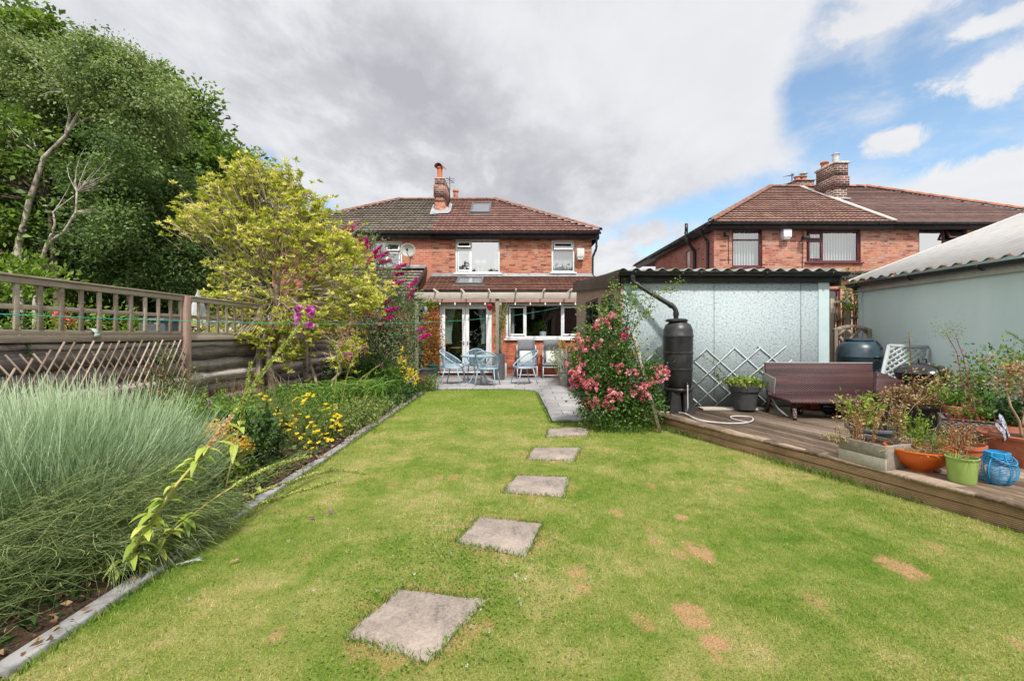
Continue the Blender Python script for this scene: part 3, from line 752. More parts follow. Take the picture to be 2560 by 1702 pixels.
# stepping stones
m, g = mat('grey pink concrete slab'); o = objc(g); n1 = g.noise(o, 4, 6, 0.7, 0.5); n2 = g.noise(o, 60, 5, 0.8)
c = g.ramp(g.math('ADD', g.math('MULTIPLY', n1, 0.55), g.math('MULTIPLY', n2, 0.45)), [(0.36, (0.10, 0.084, 0.076)), (0.44, (0.235, 0.20, 0.175)), (0.53, (0.325, 0.27, 0.235)), (0.65, (0.43, 0.36, 0.31))])
c = g.mix(g.math('MULTIPLY', g.smooth(g.noise(o, 9, 6, 0.7), 0.6, 0.72), 0.5), c, (0.14, 0.12, 0.11))
b = pbsdf(g, c, 0.92, 0.15, bump=g.math('ADD', n2, g.math('MULTIPLY', n1, 2)), bstr=0.6, bdist=0.006); g.l.new(b.outputs[0], g.out.inputs[0]); SLAB = m
slab_labels = {2: 'large grey square stepping stone in the lawn, nearest and largest of the five', 1: 'pale pinkish square stepping stone, second nearest of the five in the lawn', 0: 'square stepping stone in the lawn, middle one of the row of five', 3: 'small looking grey stepping stone, second farthest of the row in the lawn', 4: 'farthest stepping stone, pinkish slab just short of the grey patio strip'}
for k, q in enumerate(stones):
 pts = []
 for i in range(4):
  a, b_ = q[i], q[(i + 1) % 4]
  for j in range(8):
   t = j / 8; p = a.lerp(b_, t); w = 0.010 if j else 0.004
   pts.append((p.x + random.uniform(-w, w), p.y + random.uniform(-w, w)))
 pts = pts[::-1] if sum(pts[i - 1][0] * pts[i][1] - pts[i][0] * pts[i - 1][1] for i in range(len(pts))) < 0 else pts
 cx = sum(p[0] for p in pts) / len(pts); cy = sum(p[1] for p in pts) / len(pts)
 mb = MB(); mb.prism([(x - cx, y - cy) for x, y in pts], -0.03, 0.012)
 o = mb.build('stepping_stone', SLAB, None, bevel=0.006); o.location = (cx, cy, 0)
 tag(o, slab_labels[k], 'stepping stone', 'stepping stones in the lawn')
# stone edging between bed and lawn
EDGE = simple('grey edging stone', (0.27, 0.265, 0.265), 0.9, 0.15, var=0.25, scale=9, bstr=0.4, dirt=(0.14, 0.12, 0.09), dirtf=0.5)
y = 0.75; k = 0; NTH = ['first', 'second', 'third', 'fourth', 'fifth', 'sixth', 'seventh', 'eighth', 'ninth', 'tenth', 'eleventh']
while y < 10.1:
 L = 0.9; mb = MB(); w = 0.045
 pts = [(-w, 0.004), (w, 0.004), (w, L - 0.006), (-w, L - 0.006)]
 mb.prism(pts, -0.05, 0.028 + 0.006 * math.sin(k * 3)); o = mb.build('edging_stone', EDGE, None, bevel=0.008)
 o.location = (KX - 0.0 + 0.01 * math.sin(k * 2.1), y, 0); o.rotation_euler.z = R(random.uniform(-0.8, 0.8))
 tag(o, 'grey edging stone beside the flower bed, %s piece from the camera end' % NTH[k], 'edging stone', 'stone edging pieces along the flower bed'); y += L; k += 1
# grass blades
def inside(px, py, poly):
 r = np.zeros(len(px), bool); n = len(poly)
 for i in range(n):
  x0, y0 = poly[i]; x1, y1 = poly[(i + 1) % n]
  if y0 == y1: continue
  c = ((y0 > py) != (y1 > py)) & (px < (x1 - x0) * (py - y0) / (y1 - y0) + x0); r ^= c
 return r
def grass():
 P = []
 for (ya, yb, dens) in ((0.9, 2.2, 14000), (2.2, 3.4, 10000), (3.4, 5, 7000), (5, 7.5, 4500), (7.5, 10.5, 3200)):
  xa, xb = KX, 4.8; n = int((xb - xa) * (yb - ya) * dens)
  q = np.stack([RNG.uniform(xa, xb, n), RNG.uniform(ya, yb, n)], 1); P.append(q[inside(q[:, 0], q[:, 1], lawn_poly)])
 P = np.concatenate(P); keep = np.ones(len(P), bool)
 for q in stones: keep &= ~inside(P[:, 0], P[:, 1], [((p.x - sum(r.x for r in q) / 4) * 0.965 + sum(r.x for r in q) / 4, (p.y - sum(r.y for r in q) / 4) * 0.965 + sum(r.y for r in q) / 4) for p in q])
 lo = np.sin(P[:, 0] * 3.1 + np.sin(P[:, 1] * 2.3) * 1.7) * np.sin(P[:, 1] * 2.7 + P[:, 0]) * 0.5 + 0.5
 dead = np.zeros(len(P))
 for k, (x, y_, r) in enumerate(spots):
  d = np.hypot(P[:, 0] - x, (P[:, 1] - y_) * 0.62) / r; dead = np.maximum(dead, np.clip(1.4 - d, 0, 1) * (0.9 if k in (0, 3, 4, 5, 6) else 0.5))
 keep &= RNG.random(len(P)) > dead * 0.45
 P = P[keep]; lo = lo[keep]; dead = dead[keep]; n = len(P)
 h = (0.010 + 0.011 * RNG.random(n) ** 1.5) * (0.75 + 0.5 * lo) * (1 - 0.5 * dead)
 # tufts left long at the edges of slabs, deck and patio
 for q in stones:
  cx = sum(r.x for r in q) / 4; cy = sum(r.y for r in q) / 4; d = np.maximum(np.abs(P[:, 0] - cx), np.abs(P[:, 1] - cy)); h *= np.where((d < 0.34), 1.25, 1)
 w = 0.0024 + 0.0006 * P[:, 1]
 a = RNG.uniform(0, 2 * math.pi, n); lean = RNG.uniform(0.1, 1.15, n)
 dx, dy = np.cos(a), np.sin(a); b2 = RNG.uniform(0, math.pi, n)
 z = np.full(n, -0.002)
 V = np.stack([np.stack([P[:, 0] - np.cos(b2) * w / 2, P[:, 1] - np.sin(b2) * w / 2, z], 1), np.stack([P[:, 0] + np.cos(b2) * w / 2, P[:, 1] + np.sin(b2) * w / 2, z], 1),
     np.stack([P[:, 0] + dx * h * lean, P[:, 1] + dy * h * lean, h * (1.05 - lean * 0.35)], 1)], 1).reshape(-1, 3)
 o = npmesh('grass', V, np.arange(3 * n), np.full(n, 3), BLADE, None, attr={'shade': RNG.random(n)}, uv=False)
 tag(o, 'short mown grass of the lawn', 'grass', kind='stuff')
 # white clover heads and small leaves near slabs
 n = 3000; q = np.stack([RNG.normal(-0.30, 0.34, n), RNG.normal(2.40, 0.45, n), np.full(n, 0.012)], 1); q2 = np.stack([RNG.uniform(KX, 3, 2400), RNG.uniform(1, 8, 2400), np.full(2400, 0.01)], 1)
 q = np.concatenate([q, q2]); ok = inside(q[:, 0], q[:, 1], lawn_poly)
 for s_ in stones: ok &= ~inside(q[:, 0], q[:, 1], [(p.x, p.y) for p in s_])
 q = q[ok]; D = RNG.normal(size=q.shape) * [1, 1, 0.25]; D[:, 2] = np.abs(D[:, 2]) + 0.1
 qf = q[RNG.choice(len(q), 70, replace=False)]; qf = np.repeat(qf, 9, 0) + RNG.normal(size=(630, 3)) * .0035 + [0, 0, .018]; tag(leaves('clover_flower', qf, .007, leafmat('white clover petal', [(0, (.5, .45, .42)), (1, (.8, .78, .74))]), None, None, wr=.7), 'tiny white clover heads dotted through the lawn', 'clover flowers', kind='stuff')
 o = leaves('clover', q + RNG.random((len(q), 1)) * [0, 0, 0.018], 0.013, CLOVER, None, D, wr=0.95, up=0.9); tag(o, 'low clover leaves scattered through the lawn', 'clover', kind='stuff')
CLOVER = leafmat('clover leaf', [(0, (0.10, 0.19, 0.03)), (1, (0.24, 0.34, 0.06))])
grass()
# ================================================================== HOUSE ACROSS THE PATIO (our half of the pair) and its neighbour
Y2, Y1 = 15.5, 13.9                     # upper rear wall, ground floor rear wall
def xat(X, d): return (X - VX) * d / F
def zat(Y, d): return CAMH + (VY - Y) * d / F
PX = -2.75                               # party line
house = thing('brick_house', 'red brick house with brown tiled roof and white french doors facing the patio', 'house', (0.1, Y2, 0))
XR = 2.93; ZE = 4.93; RY = 19.5; RZ = 7.35
RU = [(xat(1138, Y2), xat(1250, Y2), zat(683, Y2), zat(597, Y2)), (xat(1379, Y2), xat(1437, Y2), zat(681, Y2), zat(600, Y2))]
mb = MB(); wall_mesh(mb, PX, XR, 2.4, 4.86, Y2, [(a, b, c, d) for a, b, c, d in RU])
mb.quad((XR, Y2, -0.02), (XR, 23.5, -0.02), (XR, 23.5, 4.86), (XR, Y2, 4.86)); mb.quad((PX, 23.5, 0), (XR, 23.5, 0), (XR, 23.5, 4.86), (PX, 23.5, 4.86)); mb.quad((PX, Y2 + .5, 0), (PX, 23.5, 0), (PX, 23.5, 4.86), (PX, Y2 + .5, 4.86))
mb.build('wall', BRICK1, house)
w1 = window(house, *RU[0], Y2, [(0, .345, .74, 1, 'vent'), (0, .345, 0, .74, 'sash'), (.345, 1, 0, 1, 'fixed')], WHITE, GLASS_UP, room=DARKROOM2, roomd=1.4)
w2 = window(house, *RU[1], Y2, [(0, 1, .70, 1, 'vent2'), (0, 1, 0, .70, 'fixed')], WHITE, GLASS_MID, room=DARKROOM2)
vblind(house, RU[1][0] + .06, RU[1][1] - .06, RU[1][2] + .05, RU[1][3] - .4, Y2 + 0.2, step=0.05)
drape(house, RU[0][0] + .08, RU[0][0] + .22, RU[0][2], RU[0][3] - .3, Y2 + .22, m=BLIND)
drape(house, RU[0][1] - .22, RU[0][1] - .08, RU[0][2], RU[0][3] - .1, Y2 + .22, m=BLIND)
# roof planes
UD = Vector((1, 0, 0)); A = Vector((PX, Y2 - 0.28, ZE)); RP = Vector((PX, RY, RZ)); VD = (RP - A); VL = VD.length; VD.normalize(); NR = UD.cross(VD)
if NR.z < 0: NR = -NR
xe = XR + 0.25; xr_end = -0.62
mb = MB(); mb.quad((PX, A.y, A.z - .02), (xe, A.y, A.z - .02), (xr_end, RY, RZ - .02), (PX, RY, RZ - .02))
mb.quad((xe, A.y, A.z - .02), (xe, 23.8, A.z - .02), (xr_end, RY, RZ - .02)); mb.quad((PX, RY, RZ - .02), (xr_end, RY, RZ - .02), (xe, 23.8, ZE), (PX, 23.8, ZE)); roofb = mb.build('roof', TILE_RED, house)
sk = [onplane(X, Y, A, NR) for X, Y in ((1183, 511), (1229, 511), (1225, 535), (1174, 535))]
su = [(p - A).dot(UD) for p in sk]; sv = [(p - A).dot(VD) for p in sk]
SKL = (min(su[0], su[3]), max(su[1], su[2]), min(sv), max(sv))
cu = (xat(1088, 17.8) - PX, xat(1123, 17.8) - PX)
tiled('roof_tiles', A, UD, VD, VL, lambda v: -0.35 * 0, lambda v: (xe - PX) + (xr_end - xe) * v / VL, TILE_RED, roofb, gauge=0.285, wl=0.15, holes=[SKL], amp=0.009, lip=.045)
# hip side courses
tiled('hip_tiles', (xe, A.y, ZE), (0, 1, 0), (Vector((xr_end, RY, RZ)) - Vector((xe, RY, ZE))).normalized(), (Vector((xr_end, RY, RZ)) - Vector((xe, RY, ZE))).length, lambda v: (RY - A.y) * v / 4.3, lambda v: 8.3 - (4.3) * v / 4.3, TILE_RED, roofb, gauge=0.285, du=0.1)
ridge(roofb, (PX, RY, RZ + .03), (xr_end, RY, RZ + .03), RIDGE_BR); ridge(roofb, (xr_end, RY, RZ + .05), (xe, A.y, A.z + .07), RIDGE_BR, name='hip_ridge_tiles')
def rooflight(parent, P0, U_, V_, N_, u0, u1, v0, v1, frame, glass, name='roof_window', split=False):
 M = Matrix((U_, V_, N_)).transposed().to_4x4(); M.translation = P0
 mb = MB(); f = 0.07
 mb.box(u0, u1, v0, v0 + f, 0.0, 0.09, M).box(u0, u1, v1 - f, v1, 0.0, 0.09, M).box(u0, u0 + f, v0 + f, v1 - f, 0.0, 0.088, M).box(u1 - f, u1, v0 + f, v1 - f, 0, 0.088, M)
 mb.box(u0 - 0.08, u1 + 0.08, v0 - 0.14, v0, -0.01, 0.035, M)
 fr = mb.build(name, frame, parent, bevel=0.006)
 g = MB(); g.quad(*[tuple(M @ Vector(p)) for p in ((u0 + f, v0 + f, .07), (u1 - f, v0 + f, .07), (u1 - f, v1 - f, .07), (u0 + f, v1 - f, .07))]); g.build('pane', glass, fr)
 b = MB(); b.quad(*[tuple(M @ Vector(p)) for p in ((u0, v0, -.03), (u1, v0, -.03), (u1, v1, -.03), (u0, v1, -.03))]); b.build('blind', BLIND if not split else DARKROOM2, fr)
 if split:
  b = MB(); m_ = (u0 + u1) / 2; b.box(m_ - .05, m_ + .05, v0 + f, v1 - f, 0.03, 0.06, M); b.build('glazing_bar', WHITE, fr)
GREYF = simple('dark grey roof window frame', (0.10, 0.10, 0.11), 0.5, 0.4)
rooflight(house, A, UD, VD, NR, *SKL, GREYF, GLASS_UP)
# fascia, gutter, downpipe
mb = MB(); mb.box(PX, xe - .02, Y2 - 0.22, Y2 - 0.19, 4.68, 4.90); mb.box(PX, xe - .02, Y2 - 0.19, Y2, 4.70, 4.72); mb.box(xe - .05, xe - .02, Y2 - .19, 23.6, 4.68, 4.90); mb.build('fascia', FASCIA, house)
gutter(house, (PX, Y2 - 0.29, 4.885), (xe + .02, Y2 - 0.29, 4.885))
pipe(house, [(XR + .14, Y2 - .20, 4.83), (XR + .14, Y2 - .15, 4.35), (XR + .05, Y2 + .06, 4.1), (XR + .05, Y2 + .06, 0.1)], 0.036)
# chimney on the party line
CY = 17.75
ct, cw = zat(449, CY), 0.20
cx = xat(1100, CY)
mb = MB(); mb.box(cx - cw, cx + cw, CY - .1, CY + 1.3, 5.6, ct - 0.95); ch = mb.build('chimney', BRICK1, house)
mb = MB(); mb.box(cx - cw - .0, cx + cw + .0, CY - .101, CY + 1.301, ct - 0.95, ct - .72); mb.box(cx - cw - .04, cx + cw + .04, CY - .14, CY + 1.34, ct - .72, ct - .25); mb.box(cx - cw, cx + cw, CY - .1, CY + 1.3, ct - .25, ct); mb.build('chimney_top', SOOT, ch)
mb = MB(); mb.box(cx - cw - .01, cx + cw + .01, CY - .11, CY + 1.31, ct, ct + .04); mb.build('flaunching', CEMENT, ch)
mb = MB(); pz = ct + .04
mb.lathe([(.125, 0), (.125, .06), (.11, .08), (.105, .45), (.13, .47), (.13, .53), (.09, .54)], 16, (cx - .04, CY + .2, pz)); mb.build('chimney_pot', TERRA, ch, auto=True)
mb = MB(); mb.marks.append(0)
pts = []
for i in range(9):
 a = math.pi * i / 8
 pts.append((math.cos(a) * .17, math.sin(a) * .17))
n0 = len(mb.v)
for yy in (-.2, .2):
 for (a, b_) in pts: mb.v.append((cx - .02 + a * .95 + yy * .3, CY + .2 + yy, pz + .60 + b_ - 0.12))
for i in range(8): mb.f.append((n0 + i, n0 + i + 1, n0 + 9 + i + 1, n0 + 9 + i))
mb.tube([(cx - .12, CY + .2, pz + .50), (cx - .12, CY + .2, pz + .62)], .02, 6); mb.tube([(cx + .06, CY + .2, pz + .50), (cx + .06, CY + .2, pz + .62)], .02, 6)
mb.build('cowl', SOOT, ch)
mb = MB(); fl = [onplane(X, Y, A + NR * .05, NR) for X, Y in ((1083, 512), (1123, 519), (1119, 533), (1074, 536))]
fz = NR * 0.012; mb.quad(*[tuple(p + fz) for p in fl]); mb.quad(*[tuple(p + fz) for p in [onplane(X, Y, A + NR * .05, NR) for X, Y in ((1119, 534), (1124, 505), (1131, 511), (1127, 528))]]); mb.build('flashing', LEAD, ch)
# second stack behind the ridge
mb = MB(); mb.box(-2.95, -2.35, 20.6, 21.3, 6.5, 7.72); c2 = mb.build('chimney', SOOTD, house)
mb = MB(); mb.lathe([(.14, 0), (.12, .08), (.11, .38), (.15, .42), (.13, .52), (.06, .58)], 14, (-2.55, 20.8, 7.72)); mb.build('chimney_pot', TERRAD, c2, auto=True)
ant = MB(); ax = xat(1124, CY + .9); ay = CY + .95
ant.tube([(ax, ay, ct - .9), (ax, ay, zat(442, ay))], .018, 6); tz = zat(447, ay)
for dz in (0, -.12, -.24): ant.tube([(ax - .18 + dz * .3, ay, tz + dz * .7), (ax + .2, ay + .1, tz + dz * .7 + .03)], .009, 5)
ant.tube([(ax - .1, ay - .25, tz - .05), (ax + .12, ay + .35, tz - .05)], .012, 5)
tag(ant.build('aerial', BLACKP), 'small dark television aerial strapped to the chimney of the middle house', 'aerial')
# lean-to extension
E0, E1 = Vector((PX - .02, Y1 - .22, 2.70)), Vector((PX - .02, Y2 - .01, zat(691, Y2)))
EV = (E1 - E0); EL = EV.length; EV.normalize(); EN = UD.cross(EV); EN = EN if EN.z > 0 else -EN
xel, xer = PX - .02, XR + .12
DO = (xat(1098, Y1), xat(1229.5, Y1), PZ + .11, zat(757, Y1))
WO = (xat(1264, Y1), 2.42, zat(847, Y1), zat(757, Y1))
mb = MB(); wall_mesh(mb, PX + .02, XR, -0.02, 2.62, Y1, [DO, WO], 0.14); mb.quad((PX + .02, Y1, -.02), (PX + .02, Y1, 2.62), (PX + .02, Y2, 3.3), (PX + .02, Y2, -.02)); mb.quad((XR - .001, Y1, -.02), (XR - .001, Y2, -.02), (XR - .001, Y2, 3.3), (XR - .001, Y1, 2.62))
mb.build('extension_wall', BRICK3, house)
mb = MB(); mb.quad(tuple(E0 - EN * .02), (xer, E0.y, E0.z - .02), (xer, E1.y, E1.z - .02), tuple(E1 - EN * .02)); er = mb.build('extension_roof', TILE_EXT, house)
sk = [onplane(X, Y, E0 + EN * .02, EN) for X, Y in ((1148, 696), (1211, 696), (1204, 712), (1137, 712))]
SK2 = (min((p - E0).dot(UD) for p in sk) + .02, max((p - E0).dot(UD) for p in sk) - .02, min((p - E0).dot(EV) for p in sk), max((p - E0).dot(EV) for p in sk))
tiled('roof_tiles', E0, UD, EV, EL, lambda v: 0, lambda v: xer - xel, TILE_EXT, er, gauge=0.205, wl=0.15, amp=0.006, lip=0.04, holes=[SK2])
rooflight(house, E0, UD, EV, EN, *SK2, GREYF, GLASS_UP, split=True)
mb = MB(); mb.bar((xel, Y2 - .10, E1.z + .015), (xer - .1, Y2 - .10, E1.z + .015), .22, .02, up=tuple(EN)); mb.box(xel, xer - .1, Y2 - .012, Y2 - .002, E1.z, E1.z + .1); mb.build('flashing', LEAD, house)
mb = MB(); mb.box(PX + .0, XR + .1, Y1 - .18, Y1 - .15, 2.52, 2.68); mb.build('fascia', FASCIA, house); gutter(house, (PX, Y1 - .25, 2.68), (XR + .1, Y1 - .25, 2.68))
# french doors
x0, x1, z0, z1 = DO; yf = Y1 + .05
mb = MB(); e = .003
mb.box(x0 + e, x0 + .075, yf, yf + .07, z0, z1 - e).box(x1 - .075, x1 - e, yf, yf + .07, z0, z1 - e).box(x0 + .075, x1 - .075, yf + .001, yf + .069, z1 - .075, z1 - e).box(x0 + .075, x1 - .075, yf + .001, yf + .069, z0, z0 + .05)
mb.box(x0 - .03, x1 + .03, Y1 - .10, Y1 + .06, z0 - .035, z0); mb.build('door_frame', WHITE, house, bevel=.005)
xm = (x0 + x1) / 2
for a, b_, hs in ((x0 + .078, xm - .004, -1), (xm + .004, x1 - .078, 1)):
 mb = MB(); s = .105; yy = yf - .012
 mb.box(a, a + s, yy, yy + .055, z0 + .052, z1 - .078).box(b_ - s, b_, yy, yy + .055, z0 + .052, z1 - .078).box(a + s, b_ - s, yy + .001, yy + .054, z0 + .052, z0 + .052 + .19).box(a + s, b_ - s, yy + .001, yy + .054, z1 - .078 - .11, z1 - .078)
 d = mb.build('door', WHITE, house, bevel=.005)
 g_ = MB(); g_.quad((a + s, yy + .03, z0 + .242), (b_ - s, yy + .03, z0 + .242), (b_ - s, yy + .03, z1 - .188), (a + s, yy + .03, z1 - .188)); g_.build('pane', GLASS_LOW, d)
 h = MB(); hx = (b_ - s / 2) if hs < 0 else (a + s / 2); h.box(hx - .014, hx + .014, yy - .012, yy, 0.98, 1.20); h.tube([(hx, yy - .01, 1.10), (hx, yy - .05, 1.10), (hx + hs * .11, yy - .05, 1.10)], .010, 8); h.build('handle', METAL, d)
mb = MB(); a0, a1 = x0 - .8, x1 + .3; yb = Y1 + .13; yd = 17.2
mb.quad((a0, yd, .02), (a1, yd, .02), (a1, yd, 2.5), (a0, yd, 2.5)); mb.quad((a0, yb, .02), (a0, yd, .02), (a0, yd, 2.5), (a0, yb, 2.5)); mb.quad((a1, yb, .02), (a1, yd, .02), (a1, yd, 2.5), (a1, yb, 2.5)); mb.quad((a0, yb, .12), (a1, yb, .12), (a1, yd, .12), (a0, yd, .12)); mb.quad((a0, yb, 2.5), (a1, yb, 2.5), (a1, yd, 2.5), (a0, yd, 2.5))
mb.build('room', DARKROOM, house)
drape(house, x0 + .16, x0 + .52, 1.02, z1 - .12, Y1 + .3, pull=.55); drape(house, x1 - .50, x1 - .16, 1.02, z1 - .12, Y1 + .3, pull=-.6)
# kitchen window
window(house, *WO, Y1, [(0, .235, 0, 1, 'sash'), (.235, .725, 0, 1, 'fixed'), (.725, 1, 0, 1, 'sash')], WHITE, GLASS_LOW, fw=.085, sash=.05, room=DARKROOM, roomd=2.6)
drape(house, WO[0] + .12, WO[0] + .28, WO[2] + .02, WO[3] - .1, Y1 + .25, m=BLIND)
# wall things
mb = MB(); mb.box(xat(1440, Y2), xat(1458, Y2), Y2 - .24, Y2 - .002, zat(646, Y2), zat(624, Y2)); mb.box(xat(1442, Y2), xat(1456, Y2), Y2 - .22, Y2 - .002, zat(651, Y2), zat(646, Y2)); mb.build('boiler_flue_cover', simple('off white metal', (.62, .62, .60), .5, .4), house, bevel=.012)
mb = MB(); mb.box(xat(1098, Y2), xat(1114, Y2), Y2 - .012, Y2 - .001, zat(605, Y2), zat(599, Y2)); mb.build('air_brick', TERRA, house)
# indoor things seen through the doors and window
WOODL = woodmat('light pine', (.42, .22, .09), (.56, .33, .14), axis='z', stainf=.1)
st = thing('wooden_stool', 'light wooden stool standing indoors behind the left french door', 'stool', (xat(1140, 14.8), 14.8, .12))
mb = MB(); c = st.location; mb.box(c.x - .25, c.x + .25, c.y - .2, c.y + .2, .86, .90); mb.build('seat', WOODL, st, bevel=.006)
for sx in (-1, 1):
 for sy in (-1, 1):
  mb = MB(); mb.tube([(c.x + sx * .28, c.y + sy * .2, .12), (c.x + sx * .22, c.y + sy * .16, .87)], .018, 8); mb.build('leg', WOODL, st)
pl = thing('potted_plant', 'small plant with orange flowers in a white pot on the kitchen window sill', 'plant', (xat(1357, 14.3), 14.3, WO[2] + .02)); c = pl.location
mb = MB(); mb.lathe([(.0, 0), (.10, 0), (.12, .22), (.10, .22), (.10, .18)], 16, tuple(c)); mb.build('pot', WHITE, pl, auto=True)
ORF = leafmat('orange petal', [(0, (.45, .12, .03)), (1, (.7, .35, .06))]); GRN = leafmat('mid green leaf', [(0, (.03, .07, .015)), (.5, (.07, .15, .03)), (1, (.14, .24, .05))])
leaves('foliage', in_ellipsoid(160, c + Vector((0, 0, .38)), (.13, .1, .16)), .08, GRN, pl); leaves('blossom', in_ellipsoid(60, c + Vector((0, 0, .42)), (.08, .08, .2)), .05, ORF, pl)
lampm = MB(); cxl = xat(1332, 14.6); lampm.tube([(cxl, 14.6, 2.45), (cxl, 14.6, 2.2)], .008, 6); lampm.lathe([(.03, 0), (.05, -.06), (.05, -.36), (.0, -.38)], 12, (cxl, 14.6, 2.2)); tag(lampm.build('pendant_lamp', WHITE), 'white cylindrical pendant lamp hanging inside the kitchen window', 'lamp')
for dx, nm in ((-.10, 'left'), (.14, 'right')):
 bl = MB(); c = Vector((xat(1200, 15.8) + dx * 1.0, 15.85, zat(655, 15.8)))
 bl.lathe([(0, -.14), (.09, -.11), (.14, 0), (.09, .11), (0, .14)], 14, tuple(c)); bl.tube([tuple(c - Vector((0, 0, .1))), (xat(1200, 15.8), 15.85, c.z - .5)], .012, 6)
 tag(bl.build('paper_flower', WHITE), 'white round flower ball in the upstairs window, %s one of the pair' % nm, 'ornament', 'white flower balls in the upstairs window')
# ---- neighbour half (left)
nb = thing('brick_house', 'brick house with grey brown tiled roof half hidden behind the yellow shrub', 'house', (-5.6, Y2, 0))
XL = -8.43; nw = (xat(925, Y2), xat(1005, Y2), zat(688, Y2), zat(602, Y2))
mb = MB(); wall_mesh(mb, XL, PX - .004, 0, 4.86, Y2 + .004, [nw]); mb.quad((XL, Y2, 0), (XL, 23.5, 0), (XL, 23.5, 4.86), (XL, Y2, 4.86)); mb.quad((XL, 23.5, 0), (PX, 23.5, 0), (PX, 23.5, 4.86), (XL, 23.5, 4.86)); mb.build('wall', BRICK1B, nb)
window(nb, *nw, Y2 + .004, [(0, .5, 0, 1, 'fixed'), (.5, 1, .68, 1, 'vent'), (.5, 1, 0, .68, 'sash')], WHITE, GLASS_MID, room=DARKROOM2)
drape(nb, nw[0] + .08, nw[1] - .1, nw[2] + .02, nw[3] - .1, Y2 + .35, m=BLIND)
xel2 = XL - .25; xrl = -4.9
mb = MB(); mb.quad((PX, A.y, ZE - .02), (PX, RY, RZ - .02), (xrl, RY, RZ - .02), (xel2, A.y, ZE - .02)); mb.quad((xel2, A.y, ZE - .02), (xrl, RY, RZ - .02), (xel2, 23.8, ZE)); mb.quad((PX, RY, RZ - .02), (PX, 23.8, ZE), (xel2, 23.8, ZE), (xrl, RY, RZ - .02)); nr = mb.build('roof', TILE_GREY, nb)
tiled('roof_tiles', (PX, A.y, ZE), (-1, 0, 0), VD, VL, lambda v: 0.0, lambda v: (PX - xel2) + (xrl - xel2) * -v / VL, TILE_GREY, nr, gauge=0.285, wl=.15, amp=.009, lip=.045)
ridge(nr, (xrl, RY, RZ + .03), (PX, RY, RZ + .03), RIDGE_BR); ridge(nr, (xrl, RY, RZ + .05), (xel2, A.y, ZE + .07), RIDGE_BR, name='hip_ridge_tiles')
mb = MB(); mb.box(xel2 + .02, PX - .003, Y2 - 0.222, Y2 - 0.19, 4.68, 4.90); mb.build('fascia', FASCIA, nb); gutter(nb, (xel2, Y2 - .29, 4.885), (PX - .01, Y2 - .29, 4.885))
# its extension, with gable verge towards us
ex0, ex1 = -6.6, -2.96; NZ = zat(674, Y2); NF = zat(737, 13.2)
a_, b_ = Vector((ex0, 13.2, NF)), Vector((ex0, Y2 - .02, NZ)); nv = (b_ - a_); nl = nv.length; nv.normalize()
mb = MB(); mb.quad((ex0, 13.45, 0), (ex1 - .1, 13.45, 0), (ex1 - .1, 13.45, NF), (ex0, 13.45, NF)); mb.quad((ex1 - .1, 13.45, 0), (ex1 - .1, Y2, 0), (ex1 - .1, Y2, NZ - .12), (ex1 - .1, 13.45, NF)); mb.build('extension_wall', BRICK1B, nb)
mb = MB(); mb.quad((ex0, 13.2, NF - .02), (ex1, 13.2, NF - .02), (ex1, Y2, NZ - .02), (ex0, Y2, NZ - .02)); ner = mb.build('extension_roof', TILE_GREY, nb)
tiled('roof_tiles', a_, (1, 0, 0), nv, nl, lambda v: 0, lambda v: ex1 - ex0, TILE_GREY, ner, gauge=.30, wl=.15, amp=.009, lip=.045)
mb = MB(); mb.bar((ex1 + .02, 13.17, NF + .0), (ex1 + .02, Y2 - .01, NZ + .0), .05, .20, up=(0, 0, 1)); mb.build('verge_board', FASCIA, nb)
mb = MB(); mb.box(ex0, ex1, Y2 - .2, Y2 - .01, NZ + .02, NZ + .05); mb.box(ex0, ex1, Y2 - .012, Y2 - .001, NZ + .05, NZ + .16); mb.build('flashing', LEAD, nb)
gutter(nb, (ex0, 13.14, NF - .01), (ex1, 13.14, NF - .01))
# satellite dish
dx, dz = xat(1021, Y2 - .4), zat(625, Y2 - .4)
ds = thing('satellite_dish', 'grey oval satellite dish on the brick wall beside the open window', 'satellite dish', (dx, Y2 - .35, dz))
mb = MB(); M = Matrix.Translation((dx, Y2 - .38, dz)) @ Matrix.Rotation(R(100), 4, 'X') @ Matrix.Rotation(R(-12), 4, 'Y')
prof = [(0, 0), (.08, .004), (.16, .02), (.24, .05), (.285, .075), (.29, .072), (.24, .04), (.15, .008), (0, -.012)]; tmp = MB(); tmp.lathe(prof, 32, (0, 0, 0), 1.0, .78); mb.v = [tuple(M @ Vector(v)) for v in tmp.v]; mb.f = tmp.f; mb.build('reflector', DISH, ds, smooth=True)
mb = MB(); mb.tube([(dx, Y2 - .36, dz - .2), (dx + .02, Y2 - .68, dz - .16), (dx + .03, Y2 - .72, dz - .07)], .012, 6); mb.box(dx + .0, dx + .06, Y2 - .78, Y2 - .66, dz - .08, dz - .02); mb.build('feed_arm', BLACKP, ds)
mb = MB(); mb.tube([(dx, Y2 - .36, dz - .02), (dx, Y2 - .2, dz - .1), (dx, Y2, dz - .1)], .02, 8); mb.box(dx - .06, dx + .06, Y2 - .02, Y2, dz - .18, dz - .02); mb.build('bracket', METAL, ds)
